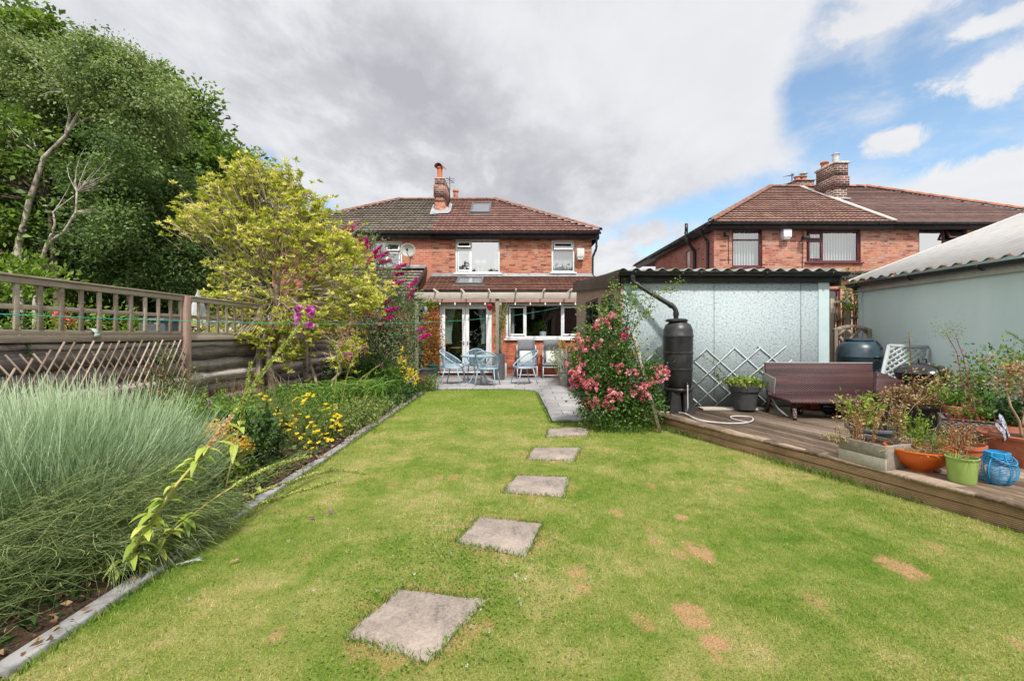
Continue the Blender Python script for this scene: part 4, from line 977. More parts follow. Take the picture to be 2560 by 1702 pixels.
# ================================================================== SECOND PAIR OF HOUSES (right)
D2 = 14.0; HX0 = xat(1785, D2); HXP = 12.15; HXR = 18.3; HE = 4.86; HRY = 18.2; HRZ = zat(468, HRY); hr0, hr1 = xat(1926, HRY), 14.9
h2 = thing('brick_house', 'brick house with maroon windows and tall dark chimney behind the pale blue garage', 'house', (9, D2, 0))
def pw(X0, X1, Ya, Yb): return (xat(X0, D2), xat(X1, D2), zat(Yb, D2), zat(Ya, D2))
A1w, A2w = pw(1830, 1906, 571, 668), pw(2016, 2152, 574, 656)
A3w = pw(2297, 2418, 562, 655)
L1 = pw(2060, 2101, 722, 800)
mb = MB(); wall_mesh(mb, HX0, HXP, 0, 4.7, D2, [A1w, A2w, L1]); mb.build('wall', BRICK2, h2)
sw = (D2 + 2.5, D2 + 3.35, zat(668, 16.9) , zat(627, 16.9))
yS = lambda X: F * HX0 / (X - VX)
sw = (yS(1724), yS(1714), zat(673, yS(1719)), zat(627, yS(1719)))
mb = MB(); wall_mesh(mb, D2, 19.6, 0, 4.7, HX0, [sw], axis='y'); mb.quad((HX0, 19.6, 0), (HXP, 19.6, 0), (HXP, 19.6, 4.7), (HX0, 19.6, 4.7)); mb.build('side_wall', BRICKS, h2)
mb = MB(); mb.box(HX0 + .05, HX0 + .10, sw[0], sw[1], sw[2], sw[3]); mb.build('side_window', WHITE, h2)
window(h2, *A1w, D2, [(0, 1, .74, 1, 'fixed'), (0, 1, 0, .74, 'fixed')], MAROON, GLASS_MID, fw=.07, room=DARKROOM2)
vblind(h2, A1w[0] + .05, A1w[1] - .05, A1w[2], A1w[3], D2 + .25)
window(h2, *A2w, D2, [(0, .30, .72, 1, 'sash'), (0, .30, 0, .72, 'sash'), (.30, 1, 0, 1, 'fixed')], MAROON, GLASS_MID, fw=.07, room=DARKROOM2)
vblind(h2, A2w[0] + .05, A2w[1] - .05, A2w[2], A2w[3], D2 + .25)
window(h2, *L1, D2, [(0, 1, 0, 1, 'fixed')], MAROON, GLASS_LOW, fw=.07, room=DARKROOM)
mb = MB(); mb.box(HX0 + 3.2, HXP, D2 - .13, D2 - .02, zat(700, D2), zat(688, D2)); mb.box(HX0 + 3.2, HXP, D2 - .10, D2 - .001, zat(688, D2), zat(680, D2)); mb.build('band_course', FASCIA, h2)
HA = Vector((HX0 - .22, D2 - .28, HE)); HV = Vector((HX0, HRY, HRZ)) - Vector((HX0, HA.y, HE)); HVL = HV.length; HV.normalize(); HN = UD.cross(HV); HN = HN if HN.z > 0 else -HN
mb = MB(); mb.quad((HA.x, HA.y, HE - .02), (HXP, HA.y, HE - .02), (HXP, HRY, HRZ - .02), (hr0, HRY, HRZ - .02)); mb.quad((HA.x, HA.y, HE - .02), (hr0, HRY, HRZ - .02), (HA.x, 22.6, HE - .02)); mb.quad((HXP, HRY, HRZ - .02), (hr0, HRY, HRZ - .02), (HA.x, 22.6, HE), (HXP, 22.6, HE)); r2 = mb.build('roof', TILE_RED2, h2)
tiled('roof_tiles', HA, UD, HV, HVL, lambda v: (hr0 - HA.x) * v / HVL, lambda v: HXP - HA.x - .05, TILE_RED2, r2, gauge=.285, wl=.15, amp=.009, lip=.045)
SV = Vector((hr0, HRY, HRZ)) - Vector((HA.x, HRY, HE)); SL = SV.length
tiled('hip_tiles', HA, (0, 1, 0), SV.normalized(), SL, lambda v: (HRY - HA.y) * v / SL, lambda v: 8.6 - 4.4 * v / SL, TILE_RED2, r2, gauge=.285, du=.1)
ridge(r2, (hr0, HRY, HRZ + .03), (HXP, HRY, HRZ + .03), RIDGE_BR); ridge(r2, (hr0, HRY, HRZ + .05), tuple(HA + Vector((0, 0, .07))), RIDGE_BR, name='hip_ridge_tiles')
mb = MB(); mb.box(HA.x + .03, HXP, D2 - .22, D2 - .19, 4.66, 4.86); mb.box(HA.x + .03, HXP, D2 - .19, D2, 4.68, 4.70); mb.box(HA.x + .03, HA.x + .06, D2 - .19, 22, 4.66, 4.86); mb.box(HA.x + .06, HX0, D2, 22, 4.68, 4.70); mb.build('fascia', FASCIA, h2)
gutter(h2, (HA.x, D2 - .29, 4.84), (HXP, D2 - .29, 4.84)); gutter(h2, (HA.x - .07, D2 - .29, 4.84), (HA.x - .07, 19.9, 4.84))
pipe(h2, [(HA.x - .05, D2 + .35, 4.78), (HA.x - .02, D2 + .35, 4.6), (HX0 - .05, D2 + .35, 4.4), (HX0 - .05, D2 + .35, .1)], .04)
yp = yS(1740); pipe(h2, [(HX0 - .32, yp + .1, 4.95), (HX0 - .30, yp, 4.6), (HX0 - .06, yp, 4.25), (HX0 - .06, yp, .1)], .055)
pb = MB(); pb.tube([(HX0 - .3, yp + .1, 4.9), (HX0 - .3, yp + .1, 5.25)], .055, 10); pb.build('vent_pipe', BLACKP, h2)
mb = MB(); mb.box(xat(1950, D2), xat(1970, D2), D2 - .2, D2 - .001, zat(596, D2), zat(571, D2)); mb.box(xat(1952, D2), xat(1968, D2), D2 - .17, D2 - .001, zat(600, D2), zat(596, D2)); mb.build('boiler_flue_cover', WHITE, h2, bevel=.012)
mb = MB(); mb.box(xat(1809, D2), xat(1818, D2), D2 - .14, D2 - .001, zat(592, D2), zat(582, D2)); mb.build('alarm_box', BLACKP, h2, bevel=.01)
mb = MB(); mb.tube([(xat(1998, D2), D2, zat(606, D2)), (xat(1998, D2), D2 - .15, zat(603, D2))], .02, 6); mb.box(xat(1996, D2), xat(2011, D2), D2 - .28, D2 - .12, zat(602, D2), zat(594, D2)); mb.build('security_light', BLACKP, h2, bevel=.01)
mb = MB(); mb.tube([(xat(2007, D2), D2 - .02, zat(570, D2)), (xat(2005, D2), D2 - .02, zat(690, D2))], .008, 5); mb.tube([(xat(1821, D2), D2 - .02, zat(572, D2)), (xat(1821, D2), D2 - .02, zat(660, D2))], .008, 5); mb.build('cable', BLACKP, h2)
# chimney
cy = 16.3; c0, c1 = xat(2087, cy), xat(2118, cy); ctz = zat(404, cy)
mb = MB(); mb.box(c0, c1, cy, cy + .95, 5.4, ctz - .95); mb.box(c0 - .05, c1 + .05, cy - .05, cy + 1.0, ctz - .95, ctz - .55); mb.box(c0 - .02, c1 + .02, cy - .02, cy + .97, ctz - .55, ctz - .08); c3 = mb.build('chimney', SOOTD, h2)
mb = MB(); mb.box(c0 - .06, c1 + .06, cy - .06, cy + 1.01, ctz - .08, ctz); mb.build('flaunching', CEMENT, c3)
mb = MB(); mb.lathe([(.15, 0), (.12, .06), (.11, .18), (.15, .22), (.15, .27), (.1, .28)], 16, (c0 + .18, cy + .78, ctz)); mb.build('chimney_pot', TERRA, c3, auto=True)
mb = MB(); mb.lathe([(.12, 0), (.12, .25), (.10, .26), (.10, .34), (.14, .35), (.14, .38), (0, .39)], 16, (c0 + .22, cy + .25, ctz)); mb.build('metal_flue', METAL, c3, auto=True)
def rp(x, y): return HE + (y - HA.y) * (HRZ - HE) / (HRY - HA.y)
mb = MB()
for (x, y, x2, y2_) in ((c0 - .12, cy - .1, c1 + .1, cy - .02), (c0 - .12, cy - .1, c0 + .0, cy + 1.0)):
 mb.quad((x, y, rp(x, y) + .06), (x2, y, rp(x2, y) + .06), (x2, y2_, rp(x2, y2_) + .08), (x, y2_, rp(x, y2_) + .08))
mb.build('flashing', LEAD, c3)
mb = MB(); mb.bar((HXP - .02, HA.y, HE + .06), (HXP - .02, HRY, HRZ + .06), .16, .05, up=tuple(HN)); mb.build('party_line_mortar', simple('pale mortar strip', (.60, .55, .52), .9, .2), h2)
# second stack behind the ridge
by = 20.2; b0, b1 = xat(1990, by), xat(2035, by); mb = MB(); mb.box(b0, b1, by, by + .6, 6.5, zat(452, by)); mb.box(b0 - .04, b1 + .04, by - .04, by + .64, zat(452, by), zat(449, by)); c4 = mb.build('chimney', SOOTD, h2)
for k, xx in enumerate((b0 + .25, b0 + .55)):
 mb = MB(); mb.lathe([(.15, 0), (.12, .05), (.12, .18), (.16, .22), (.10, .24)], 14, (xx, by + .3, zat(449, by))); mb.build('chimney_pot', TERRA, c4, auto=True)
mb = MB(); xx = b0 + .55; zz = zat(449, by) + .24; mb.lathe([(.12, .0), (.12, .10), (.18, .12), (.18, .14), (0, .16)], 10, (xx, by + .3, zz)); mb.build('cowl', METAL, c4)
an = MB(); ax, ay = xat(1980, 19.0), 19.0; an.tube([(ax, ay, 6.9), (ax, ay, zat(434, ay))], .02, 6)
for zz in (zat(438, ay), zat(456, ay)):
 an.tube([(ax - .5, ay - .35, zz - .18), (ax + .05, ay + .05, zz + .0)], .012, 5)
 for t in np.linspace(0, 1, 9):
  c = Vector((ax - .5 * (1 - t), ay - .35 * (1 - t), zz - .18 * (1 - t))); an.tube([c + Vector((-.06, .08, 0)), c + Vector((.06, -.08, 0))], .006, 4)
 for a in (0, 60, 120): an.tube([(ax + .02 + .09 * math.cos(R(a)), ay, zz - .09 * math.sin(R(a))), (ax + .02 - .09 * math.cos(R(a)), ay, zz + .09 * math.sin(R(a)))], .01, 4)
tag(an.build('aerial', BLACKP), 'double television aerial above the roof ridge of the right hand brick house', 'aerial')
# right half
h3 = thing('brick_house', 'brick house with purple brown plain tiled roof behind the white garage roof', 'house', (15, D2, 0))
mb = MB(); wall_mesh(mb, HXP + .004, HXR, 0, 4.7, D2 + .003, [A3w]); mb.quad((HXR, D2, 0), (HXR, 19.6, 0), (HXR, 19.6, 4.7), (HXR, D2, 4.7)); mb.build('wall', BRICK2, h3)
window(h3, *A3w, D2 + .003, [(0, .56, 0, 1, 'fixed'), (.56, 1, .60, 1, 'vent'), (.56, 1, 0, .60, 'sash')], MAROON, GLASS_UP, fw=.07, room=DARKROOM2)
mb = MB(); mb.quad((HXP, HA.y, HE - .02), (HXR + .22, HA.y, HE - .02), (hr1, HRY, HRZ - .02), (HXP, HRY, HRZ - .02)); mb.quad((HXR + .22, HA.y, HE - .02), (HXR + .22, 22.6, HE - .02), (hr1, HRY, HRZ - .02)); mb.quad((HXP, HRY, HRZ - .02), (hr1, HRY, HRZ - .02), (HXR + .22, 22.6, HE), (HXP, 22.6, HE)); r3 = mb.build('roof', TILE_PLAIN, h3)
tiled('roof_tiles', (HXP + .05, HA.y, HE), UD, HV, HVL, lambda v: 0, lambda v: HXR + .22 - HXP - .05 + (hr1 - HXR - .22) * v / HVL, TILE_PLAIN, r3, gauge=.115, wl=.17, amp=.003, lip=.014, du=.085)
ridge(r3, (HXP, HRY, HRZ + .03), (hr1, HRY, HRZ + .03), RIDGE_OR); ridge(r3, (hr1, HRY, HRZ + .05), (HXR + .22, HA.y, HE + .07), RIDGE_OR, name='hip_ridge_tiles')
mb = MB(); mb.box(HXP + .003, HXR + .2, D2 - .22, D2 - .19, 4.66, 4.86); mb.box(HXP + .003, HXR + .2, D2 - .19, D2, 4.68, 4.70); mb.build('fascia', FASCIA, h3); gutter(h3, (HXP + .01, D2 - .29, 4.84), (HXR + .22, D2 - .29, 4.84))
mb = MB(); mb.box(xat(2230, D2), xat(2246, D2), D2 - .01, D2 + .001, zat(568, D2), zat(560, D2)); mb.build('air_vent', simple('dark green plastic', (.02, .05, .04), .5), h3)
# ================================================================== GARAGES
# pebble dash
def dash(name, a, b_, c_, sc=42, seam=None, dirtz=True):
 m, g = mat(name); o = objc(g)
 v = g.add('ShaderNodeTexVoronoi'); g.put(v.inputs['Vector'], o); v.inputs['Scale'].default_value = sc
 n = g.noise(o, sc * .75, 3, .7); f = g.math('ADD', g.math('MULTIPLY', g.noise(g.mapping(o, loc=(5, 5, 5)), sc * .9, 2, .6), .75), g.math('MULTIPLY', n, .25))
 c = g.ramp(f, [(.30, a), (.47, b_), (.68, c_)]); big = g.noise(g.mapping(o, scale=(1, 1, .5)), 1.4, 6, .7, .5)
 c = g.mix(g.math('MULTIPLY', g.smooth(big, .42, .68), .15), c, (.55, .58, .58))
 sp = g.add('ShaderNodeSeparateXYZ'); g.put(sp.inputs[0], o)
 low = g.math('MULTIPLY', g.smooth(g.math('ADD', sp.outputs[2], g.math('MULTIPLY', big, .5)), .75, .25), .5)
 if dirtz: c = g.mix(low, c, (.42, .42, .38))
 b = pbsdf(g, c, .92, .15, bump=g.math('ADD', n, v.outputs['Distance']), bstr=.4, bdist=.004); g.l.new(b.outputs[0], g.out.inputs[0]); return m
DASH_BLUE = dash('pale blue pebbledash', (.16, .20, .22), (.355, .425, .455), (.48, .54, .565), sc=36)
DASH_BR = dash('pinkish brown pebbledash', (.12, .08, .07), (.30, .20, .17), (.44, .34, .30), 50, dirtz=False)
FLATBLUE = simple('smooth pale blue paint', (.46, .57, .60), .7, .25, var=.06, scale=3)
BROWNB = simple('brown painted verge board', (.075, .055, .05), .55, .3, var=.25, dirt=(.16, .13, .11), dirtf=.5)
CORR = simple('grey corrugated cement sheet', (.30, .29, .27), .9, .2, var=.3, scale=5, dirt=(.12, .11, .07), dirtf=.7)
GY = 6.8; gx0, gx1 = xat(1555, GY), xat(2072, GY); GT = zat(706, GY); gb = 11.4
gar = thing('garage', 'pale blue pebbledashed garage with black gutter and corrugated roof beside the rose bush', 'garage', ((gx0 + gx1) / 2, GY, 0))
mb = MB(); mb.box(gx0, gx1 - .17, GY, GY + .1, -.02, GT + .1); mb.build('wall', DASH_BLUE, gar)
seams = MB()
for X in (1785, 2002): x = xat(X, GY); seams.box(x - .003, x + .003, GY - .0035, GY + .01, .2, GT)
seams.build('panel_joint', simple('dark joint', (.06, .06, .06), .9), gar)
mb = MB(); mb.box(gx1 - .17, gx1, GY - .015, GY + .12, -.02, GT + .1); mb.build('corner_panel', FLATBLUE, gar, bevel=.006)
# brown side wall with black framed windows, facing the patio
wins = [(7.75, 8.9, 1.15, 2.0), (9.35, 10.7, 1.15, 2.0)]
yG = lambda X: F * gx0 / (X - VX)
wins = [(7.35, yG(1502), 1.02, 2.0), (yG(1502) + .25, yG(1463), 1.02, 2.05)]
mb = MB(); wall_mesh(mb, GY + .1, gb, -.02, 2.12, gx0 + .002, wins, axis='y'); mb.quad((gx0 + .002, GY + .1, 2.12), (gx0 + .002, gb, 2.12), (gx0 + .002, gb, 2.55), (gx0 + .002, GY + .1, 2.27)); mb.quad((gx0, gb, 0), (gx1, gb, 0), (gx1, gb, 2.6), (gx0, gb, 2.6)); mb.quad((gx1, GY + .1, 0), (gx1, gb, 0), (gx1, gb, 2.6), (gx1, GY + .1, 2.3)); mb.build('side_wall', DASH_BR, gar)
mb = MB(); mb.box(gx0 - .012, gx0 + .02, GY - .012, GY + .11, -.02, 2.2); mb.build('corner_post', DASH_BR, gar)
for w in wins:
 mb = MB(); y0, y1, a, b_ = w; xx = gx0 + .02; f = .05
 mb.box(xx, xx + .05, y0, y1, a, a + f).box(xx, xx + .05, y0, y1, b_ - f, b_).box(xx + .001, xx + .049, y0, y0 + f, a + f, b_ - f).box(xx + .001, xx + .049, y1 - f, y1, a + f, b_ - f).box(xx + .001, xx + .049, (y0 + y1) / 2 - .02, (y0 + y1) / 2 + .02, a + f, b_ - f)
 fr = mb.build('window', BLACKP, gar, bevel=.004); g_ = MB(); g_.quad((xx + .025, y0 + f, a + f), (xx + .025, y1 - f, a + f), (xx + .025, y1 - f, b_ - f), (xx + .025, y0 + f, b_ - f)); g_.build('pane', GLASS_MID, fr)
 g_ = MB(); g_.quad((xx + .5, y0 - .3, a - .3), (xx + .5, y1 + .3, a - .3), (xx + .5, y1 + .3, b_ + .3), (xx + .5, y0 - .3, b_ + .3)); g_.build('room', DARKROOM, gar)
zf, zb = zat(684, GY), 2.60
mb = MB(); mb.box(gx0 - .03, gx1 + .14, GY - .05, GY - .012, GT - .0, zf - .01); mb.build('fascia', FASCIA, gar, bevel=.004)
mb = MB(); mb.bar((gx0 - .06, GY - .06, zf - .09), (gx0 - .06, gb + .1, zb - .02), .03, .24); mb.build('verge_board', BROWNB, gar, bevel=.004); mb = MB(); mb.bar((gx1 + .14, GY - .06, zf - .09), (gx1 + .14, gb + .1, zb - .02), .03, .22); mb.build('verge_board', BROWNB, gar, bevel=.004)
def corrugated(name, P0, U_, V_, wu, lv, m, parent, wl=.15, amp=.027, thick=.008, nu=10):
 P0, U_, V_ = np.array(P0, float), np.array(Vector(U_).normalized()), np.array(Vector(V_).normalized()); N = np.cross(U_, V_); N = N if N[2] > 0 else -N
 n = int(wu / wl * nu); u = np.linspace(0, wu, n + 1); w = amp * np.sin(2 * math.pi * u / wl)
 rows = []
 for v, off in ((0, -thick), (0, 0), (lv, 0), (lv, -thick)): rows.append(P0 + u[:, None] * U_ + v * V_ + (w + off)[:, None] * N)
 V = np.concatenate(rows); k = n + 1; i = np.arange(n); Fc = np.concatenate([np.stack([r * k + i, r * k + i + 1, (r + 1) * k + i + 1, (r + 1) * k + i], 1) for r in range(3)] + [np.stack([3 * k + i, 3 * k + i + 1, i + 1, i], 1)])
 return npmesh(name, V, Fc.ravel(), np.full(len(Fc), 4), m, parent, uv=False)
corrugated('roof', (gx0 - .06, GY - .13, zf + .045), (1, 0, 0), (0, gb - GY + .2, zb - zf), gx1 - gx0 + .24, 4.9, CORR, gar, wl=.20, amp=.024)
gutter(gar, (gx0 - .09, GY - .12, zf + .012), (gx1 + .2, GY - .12, zf - .0), .058)
pipe(gar, [(xat(1583, 6.65), GY - .12, zf - .03), (xat(1583, 6.65), GY - .12, zat(704, 6.65)), (xat(1690, 6.5), GY - .3, zat(771, 6.5)), (xat(1690, 6.5), GY - .3, zat(801, 6.5))], .036)
# right garage: side wall runs towards us
rx = 6.26; ry = 7.78
g2 = thing('garage', 'smooth grey blue garage wall with white corrugated roof on the right', 'garage', (rx, 5.0, 0))
m, g = mat('grey blue rendered paint'); o = objc(g); n1 = g.noise(g.mapping(o, scale=(1, 1, .35)), 1.1, 6, .65, .4); n2 = g.noise(o, 70, 4, .7)
c = g.ramp(n1, [(.3, (.52, .64, .645)), (.55, (.58, .71, .715)), (.75, (.64, .75, .75))]); c = g.mix(g.math('MULTIPLY', g.smooth(g.noise(g.mapping(o, loc=(3, 0, 1)), 14, 5, .8), .70, .76), .5), c, (.18, .20, .19))
b = pbsdf(g, c, .8, .2, bump=n2, bstr=.25, bdist=.004); g.l.new(b.outputs[0], g.out.inputs[0]); GREYBLUE = m
mb = MB(); mb.quad((rx, 0.5, -.02), (rx, ry - .06, -.02), (rx, ry - .06, 2.16), (rx, .5, 2.16)); mb.quad((rx, ry - .06, 0), (12, ry - .06, 0), (12, ry - .06, 2.16), (9.2, ry - .06, 3.2), (rx, ry - .06, 2.16)); mb.build('wall', GREYBLUE, g2)
mb = MB(); mb.box(rx - .02, rx + .12, ry - .07, ry + .02, -.02, 2.16); mb.build('corner_panel', FLATBLUE, g2, bevel=.005)
CREAM = simple('off white painted board', (.52, .51, .48), .6, .3, var=.08, dirt=(.30, .29, .26), dirtf=.4)
mb = MB(); mb.box(rx - .06, rx - .03, .5, ry + .03, 2.08, 2.23); mb.box(rx - .03, rx, .5, ry + .02, 2.075, 2.085); mb.build('fascia', CREAM, g2, bevel=.004)
WCORR = simple('pale painted corrugated sheet', (.36, .355, .355), .7, .25, var=.06, scale=4, dirt=(.35, .34, .30), dirtf=.35)
sl = (3.02, 1.17)
corrugated('roof', (rx - .16, .3, 2.27), (0, 1, 0), (sl[0], 0, sl[1]), ry - .25, 3.35, WCORR, g2, wl=.20, amp=.022)
mb = MB(); e0 = Vector((rx - .17, ry + .05, 2.26)); e1 = e0 + Vector((sl[0], 0, sl[1])) * 1.03; mb.bar(e0, e1, .04, .055, up=(0, 0, 1)); mb.build('verge_trim', CREAM, g2, bevel=.006)
mb = MB()
for k in range(40):
 y = .5 + k * .20
 if y < ry and random.random() < .8: c = Vector((rx - .15, y + .02, 2.285)); mb.marks.append(len(mb.f)); mb.lathe([(0, .022), (.02, .014), (.03, -.01)], 8, tuple(c), 1.2, 1)
tag(mb.build('moss_clump', simple('dry moss', (.26, .17, .13), .95, .1, var=.4, scale=30), g2), kind='stuff')
gutter(g2, (rx - .14, .4, 2.21), (rx - .14, ry + .1, 2.21), .058)
mb = MB(); mb.tube([(rx - .14, ry - .02, 2.16), (rx + .02, ry + .06, 2.10)], .035, 8); mb.build('gutter_outlet', BLACKP, g2)
# ================================================================== DECK
DZ = 0.19
DECKW = woodmat('weathered deck boards', (.10, .07, .05), (.25, .18, .13), (.40, .31, .235), axis='y', ring=16, stain=(.07, .055, .04), stainf=.55, groove=None)
FASW = woodmat('grooved brown fascia boards', (.13, .075, .04), (.30, .18, .10), (.42, .28, .17), axis='x', ring=12, stain=(.07, .05, .03), stainf=.45, groove=('z', .0135))
deck = thing('wooden_deck', 'low raised timber deck with grooved front boards in front of the two garages', 'deck', (3.5, 5, 0))
dA, dB = Vector((2.10, 6.14)), Vector((4.42, .26)); fd = (Vector((3.39, 2.87)) - dA).normalized(); dB = dA + fd * 6.2
dpoly = [(dA.x, dA.y), (dB.x, dB.y), (6.24, dB.y), (6.24, 6.78), (1.86, 6.78)]
def clip(poly, n, c):   # keep points with n.p <= c
 out = []
 for i in range(len(poly)):
  a, b = poly[i], poly[(i + 1) % len(poly)]; da, db = n[0] * a[0] + n[1] * a[1] - c, n[0] * b[0] + n[1] * b[1] - c
  if da <= 0: out.append(a)
  if (da < 0 < db) or (db < 0 < da): t = da / (da - db); out.append((a[0] + (b[0] - a[0]) * t, a[1] + (b[1] - a[1]) * t))
 return out
bang = R(17.5); bd = (math.sin(bang), -math.cos(bang)); bn = (math.cos(bang), math.sin(bang))
ws = [p[0] * bn[0] + p[1] * bn[1] for p in dpoly]; w = min(ws); mb = MB(); i = 0
while w < max(ws):
 pl_ = clip(clip(dpoly, bn, w + .114), (-bn[0], -bn[1]), -(w + .0)) if True else None
 if len(pl_) >= 3: mb.prism(pl_, DZ - .028, DZ + random.uniform(-.0015, .0015))
 w += .125; i += 1
db = mb.build('deck_boards', DECKW, deck, bevel=0)
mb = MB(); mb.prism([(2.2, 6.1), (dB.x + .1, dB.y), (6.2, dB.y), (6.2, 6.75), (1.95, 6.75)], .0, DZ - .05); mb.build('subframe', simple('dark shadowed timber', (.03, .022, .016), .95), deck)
nrm = Vector((-fd.y, fd.x)); nrm = nrm if nrm.x < 0 else -nrm     # outward, towards the lawn
ang = math.atan2(fd.y, fd.x)
for z0, z1, off in ((.088, .160, .012), (-.02, .084, .004)):
 mb = MB(); L = 6.2; u = 0
 Mx = Matrix.Translation((dA.x + nrm.x * off, dA.y + nrm.y * off, 0)) @ Matrix.Rotation(ang, 4, 'Z')
 mb.box(0, 3.58, 0, .024, z0, z1); mb.box(3.584, L, 0, .024, z0, z1)
 o = mb.build('fascia_board', FASW, deck, bevel=.003, local=True); o.matrix_local = Matrix.Translation(-Vector(deck.location)) @ Mx
mb = MB(); mb.quad((0, 0, 0), (0, 0, 0), (0, 0, 0)); mb = MB()
# worn nosing: sawn board ends standing slightly proud of the fascia
n = 520; P0 = Vector((dA.x, dA.y)); V = []; Fc = []
for k in range(n + 1):
 t = 6.2 * k / n; bow = .030 + .010 * math.sin(t * 2.3) + random.uniform(-.006, .006) + .012 * (math.sin(t * 11.0) > .2); zz = DZ + .002 + .004 * math.sin(t * 9)
 c = P0 + fd * t; o_ = c + nrm * bow; i_ = c - nrm * .10
 V += [(i_.x, i_.y, zz), (o_.x, o_.y, zz - .002), (o_.x - nrm.x * .004, o_.y - nrm.y * .004, DZ - .028 + random.uniform(-.003, .003)), (c.x, c.y, DZ - .03)]
for k in range(n):
 for j in range(3): Fc.append((4 * k + j, 4 * k + j + 1, 4 * k + 5 + j, 4 * k + 4 + j))
npmesh('nosing_board', V, np.array(Fc).ravel(), [4] * len(Fc), DECKW, deck, attr={'shade': np.repeat((np.arange(n) // 46) * .37 % 1, 3)})
mb = MB(); a = Vector((dA.x - .005, dA.y + .01)); b_ = Vector((1.86, 6.78)); mb.bar((a.x, a.y, .08), (b_.x, b_.y, .08), .02, .16); mb.build('end_board', FASW, deck)
# ================================================================== FENCE ON THE LEFT
FX = -4.80
WANEY = woodmat('dark weathered fence board', (.15, .133, .123), (.33, .295, .27), (.55, .50, .46), axis='y', ring=12, stain=(.03, .026, .024), stainf=.6)
GREYW = woodmat('grey brown fence timber', (.20, .165, .13), (.32, .265, .215), (.44, .38, .32), axis='y', ring=14, stain=(.11, .09, .065), stainf=.35)
m, g = mat('pinkish concrete post'); o = objc(g); n1 = g.noise(g.mapping(o, scale=(1, 1, .3)), 5, 6, .7); n2 = g.noise(o, 70, 4, .8)
c = g.ramp(g.math('ADD', g.math('MULTIPLY', n1, .5), g.math('MULTIPLY', n2, .5)), [(.32, (.21, .13, .10)), (.5, (.34, .235, .195)), (.68, (.44, .34, .29))]); b = pbsdf(g, c, .9, .15, bump=n2, bstr=.5, bdist=.006); g.l.new(b.outputs[0], g.out.inputs[0]); CONC = m
fence = thing('garden_fence', 'long dark weathered board fence with square trellis top and concrete posts along the left border', 'fence', (FX, 6.2, 0))
posts = [2.55, 4.45 - .0, 6.35, 8.22, 10.1, 11.95]
posts = [2.48, 4.42 - 1.9 + 0, ] if False else [0.65, 3.50, 6.38, 8.25, 10.12, 12.0]
for k, y in enumerate(posts):
 mb = MB(); top = 1.90 if k != 2 else 1.885
 mb.box(FX + .0, FX + .115, y - .055, y + .055, -.03, top - .02); mb.box(FX + .012, FX + .103, y - .043, y + .043, top - .02, top)
 mb.build('post', CONC if k in (2, 1, 0) else GREYW, fence, bevel=.008)
for (a, b_) in zip(posts, posts[1:]):
 y0, y1 = a + .06, b_ - .06
 # waney-edge boards, lapped
 z = -.02; kb = 0
 bm_ = MB(); V = []; Fc = []; sh = []
 while z < 1.16:
  hgt = random.uniform(.17, .22); n = 40; off = .03 + .007 * (kb % 2); ph = random.uniform(0, 6)
  base = len(V)
  for k in range(n + 1):
   y = y0 + (y1 - y0) * k / n; wv = .011 * math.sin(k * .25 + ph) + .004 * math.sin(k * .8 + ph * 2)
   V += [(FX + off + .012, y, z + wv), (FX + off, y, z + wv), (FX + off - .006, y, min(z + hgt + .03, 1.235)), ]
  for k in range(n):
   for j in range(2): Fc.append((base + 3 * k + j, base + 3 * k + j + 1, base + 3 * k + 4 + j, base + 3 * k + 3 + j)); sh.append(kb * .618 % 1)
   Fc.append((base + 3 * k, base + 3 * k + 3, base + 3 * k + 5, base + 3 * k + 2)); sh.append(kb * .618 % 1)
  z += hgt * .97; kb += 1
 npmesh('board_panel', V, np.array(Fc).ravel(), [4] * len(Fc), WANEY, fence, attr={'shade': sh})
 mb = MB(); mb.box(FX + .02, FX + .075, y0, y1, 1.225, 1.300); mb.box(FX + .03, FX + .062, y0, y1, 1.303, 1.355); mb.box(FX + .02, FX + .075, y0, y1, 1.80, 1.865); mb.box(FX + .034, FX + .058, y0, y1, 1.55, 1.60); mb.box(FX - .0, FX + .095, y0, y1, 1.865, 1.885)
 n = int(round((y1 - y0) / .21)); st_ = (y1 - y0) / n
 for k in range(1, n): mb.box(FX + .042, FX + .066 + .0, y0 + k * st_ - .022, y0 + k * st_ + .022, 1.357, 1.80)
 mb.box(FX + .03, FX + .066, y0, y0 + .035, 1.357, 1.80); mb.box(FX + .03, FX + .066, y1 - .035, y1, 1.357, 1.80)
 mb.build('trellis_top', GREYW, fence, bevel=.003)
mb = MB(); yb = F * (-FX - .1) / (VX - 244); mb.marks.append(0)
for k in range(8):
 a = math.pi * k / 7
 pass
hk = [(FX + .09, yb + .00, 1.27), (FX + .10, yb, 1.32), (FX + .06, yb, 1.37), (FX + .02, yb, 1.375)]
for p, q in zip(hk, hk[1:]): mb.bar(p, q, .06, .012, up=(0.3, 0, 1))
tag(mb.build('bracket', simple('pale green plastic', (.45, .55, .48), .5)), 'small pale green plastic clip hooked over the fence rail', 'bracket')
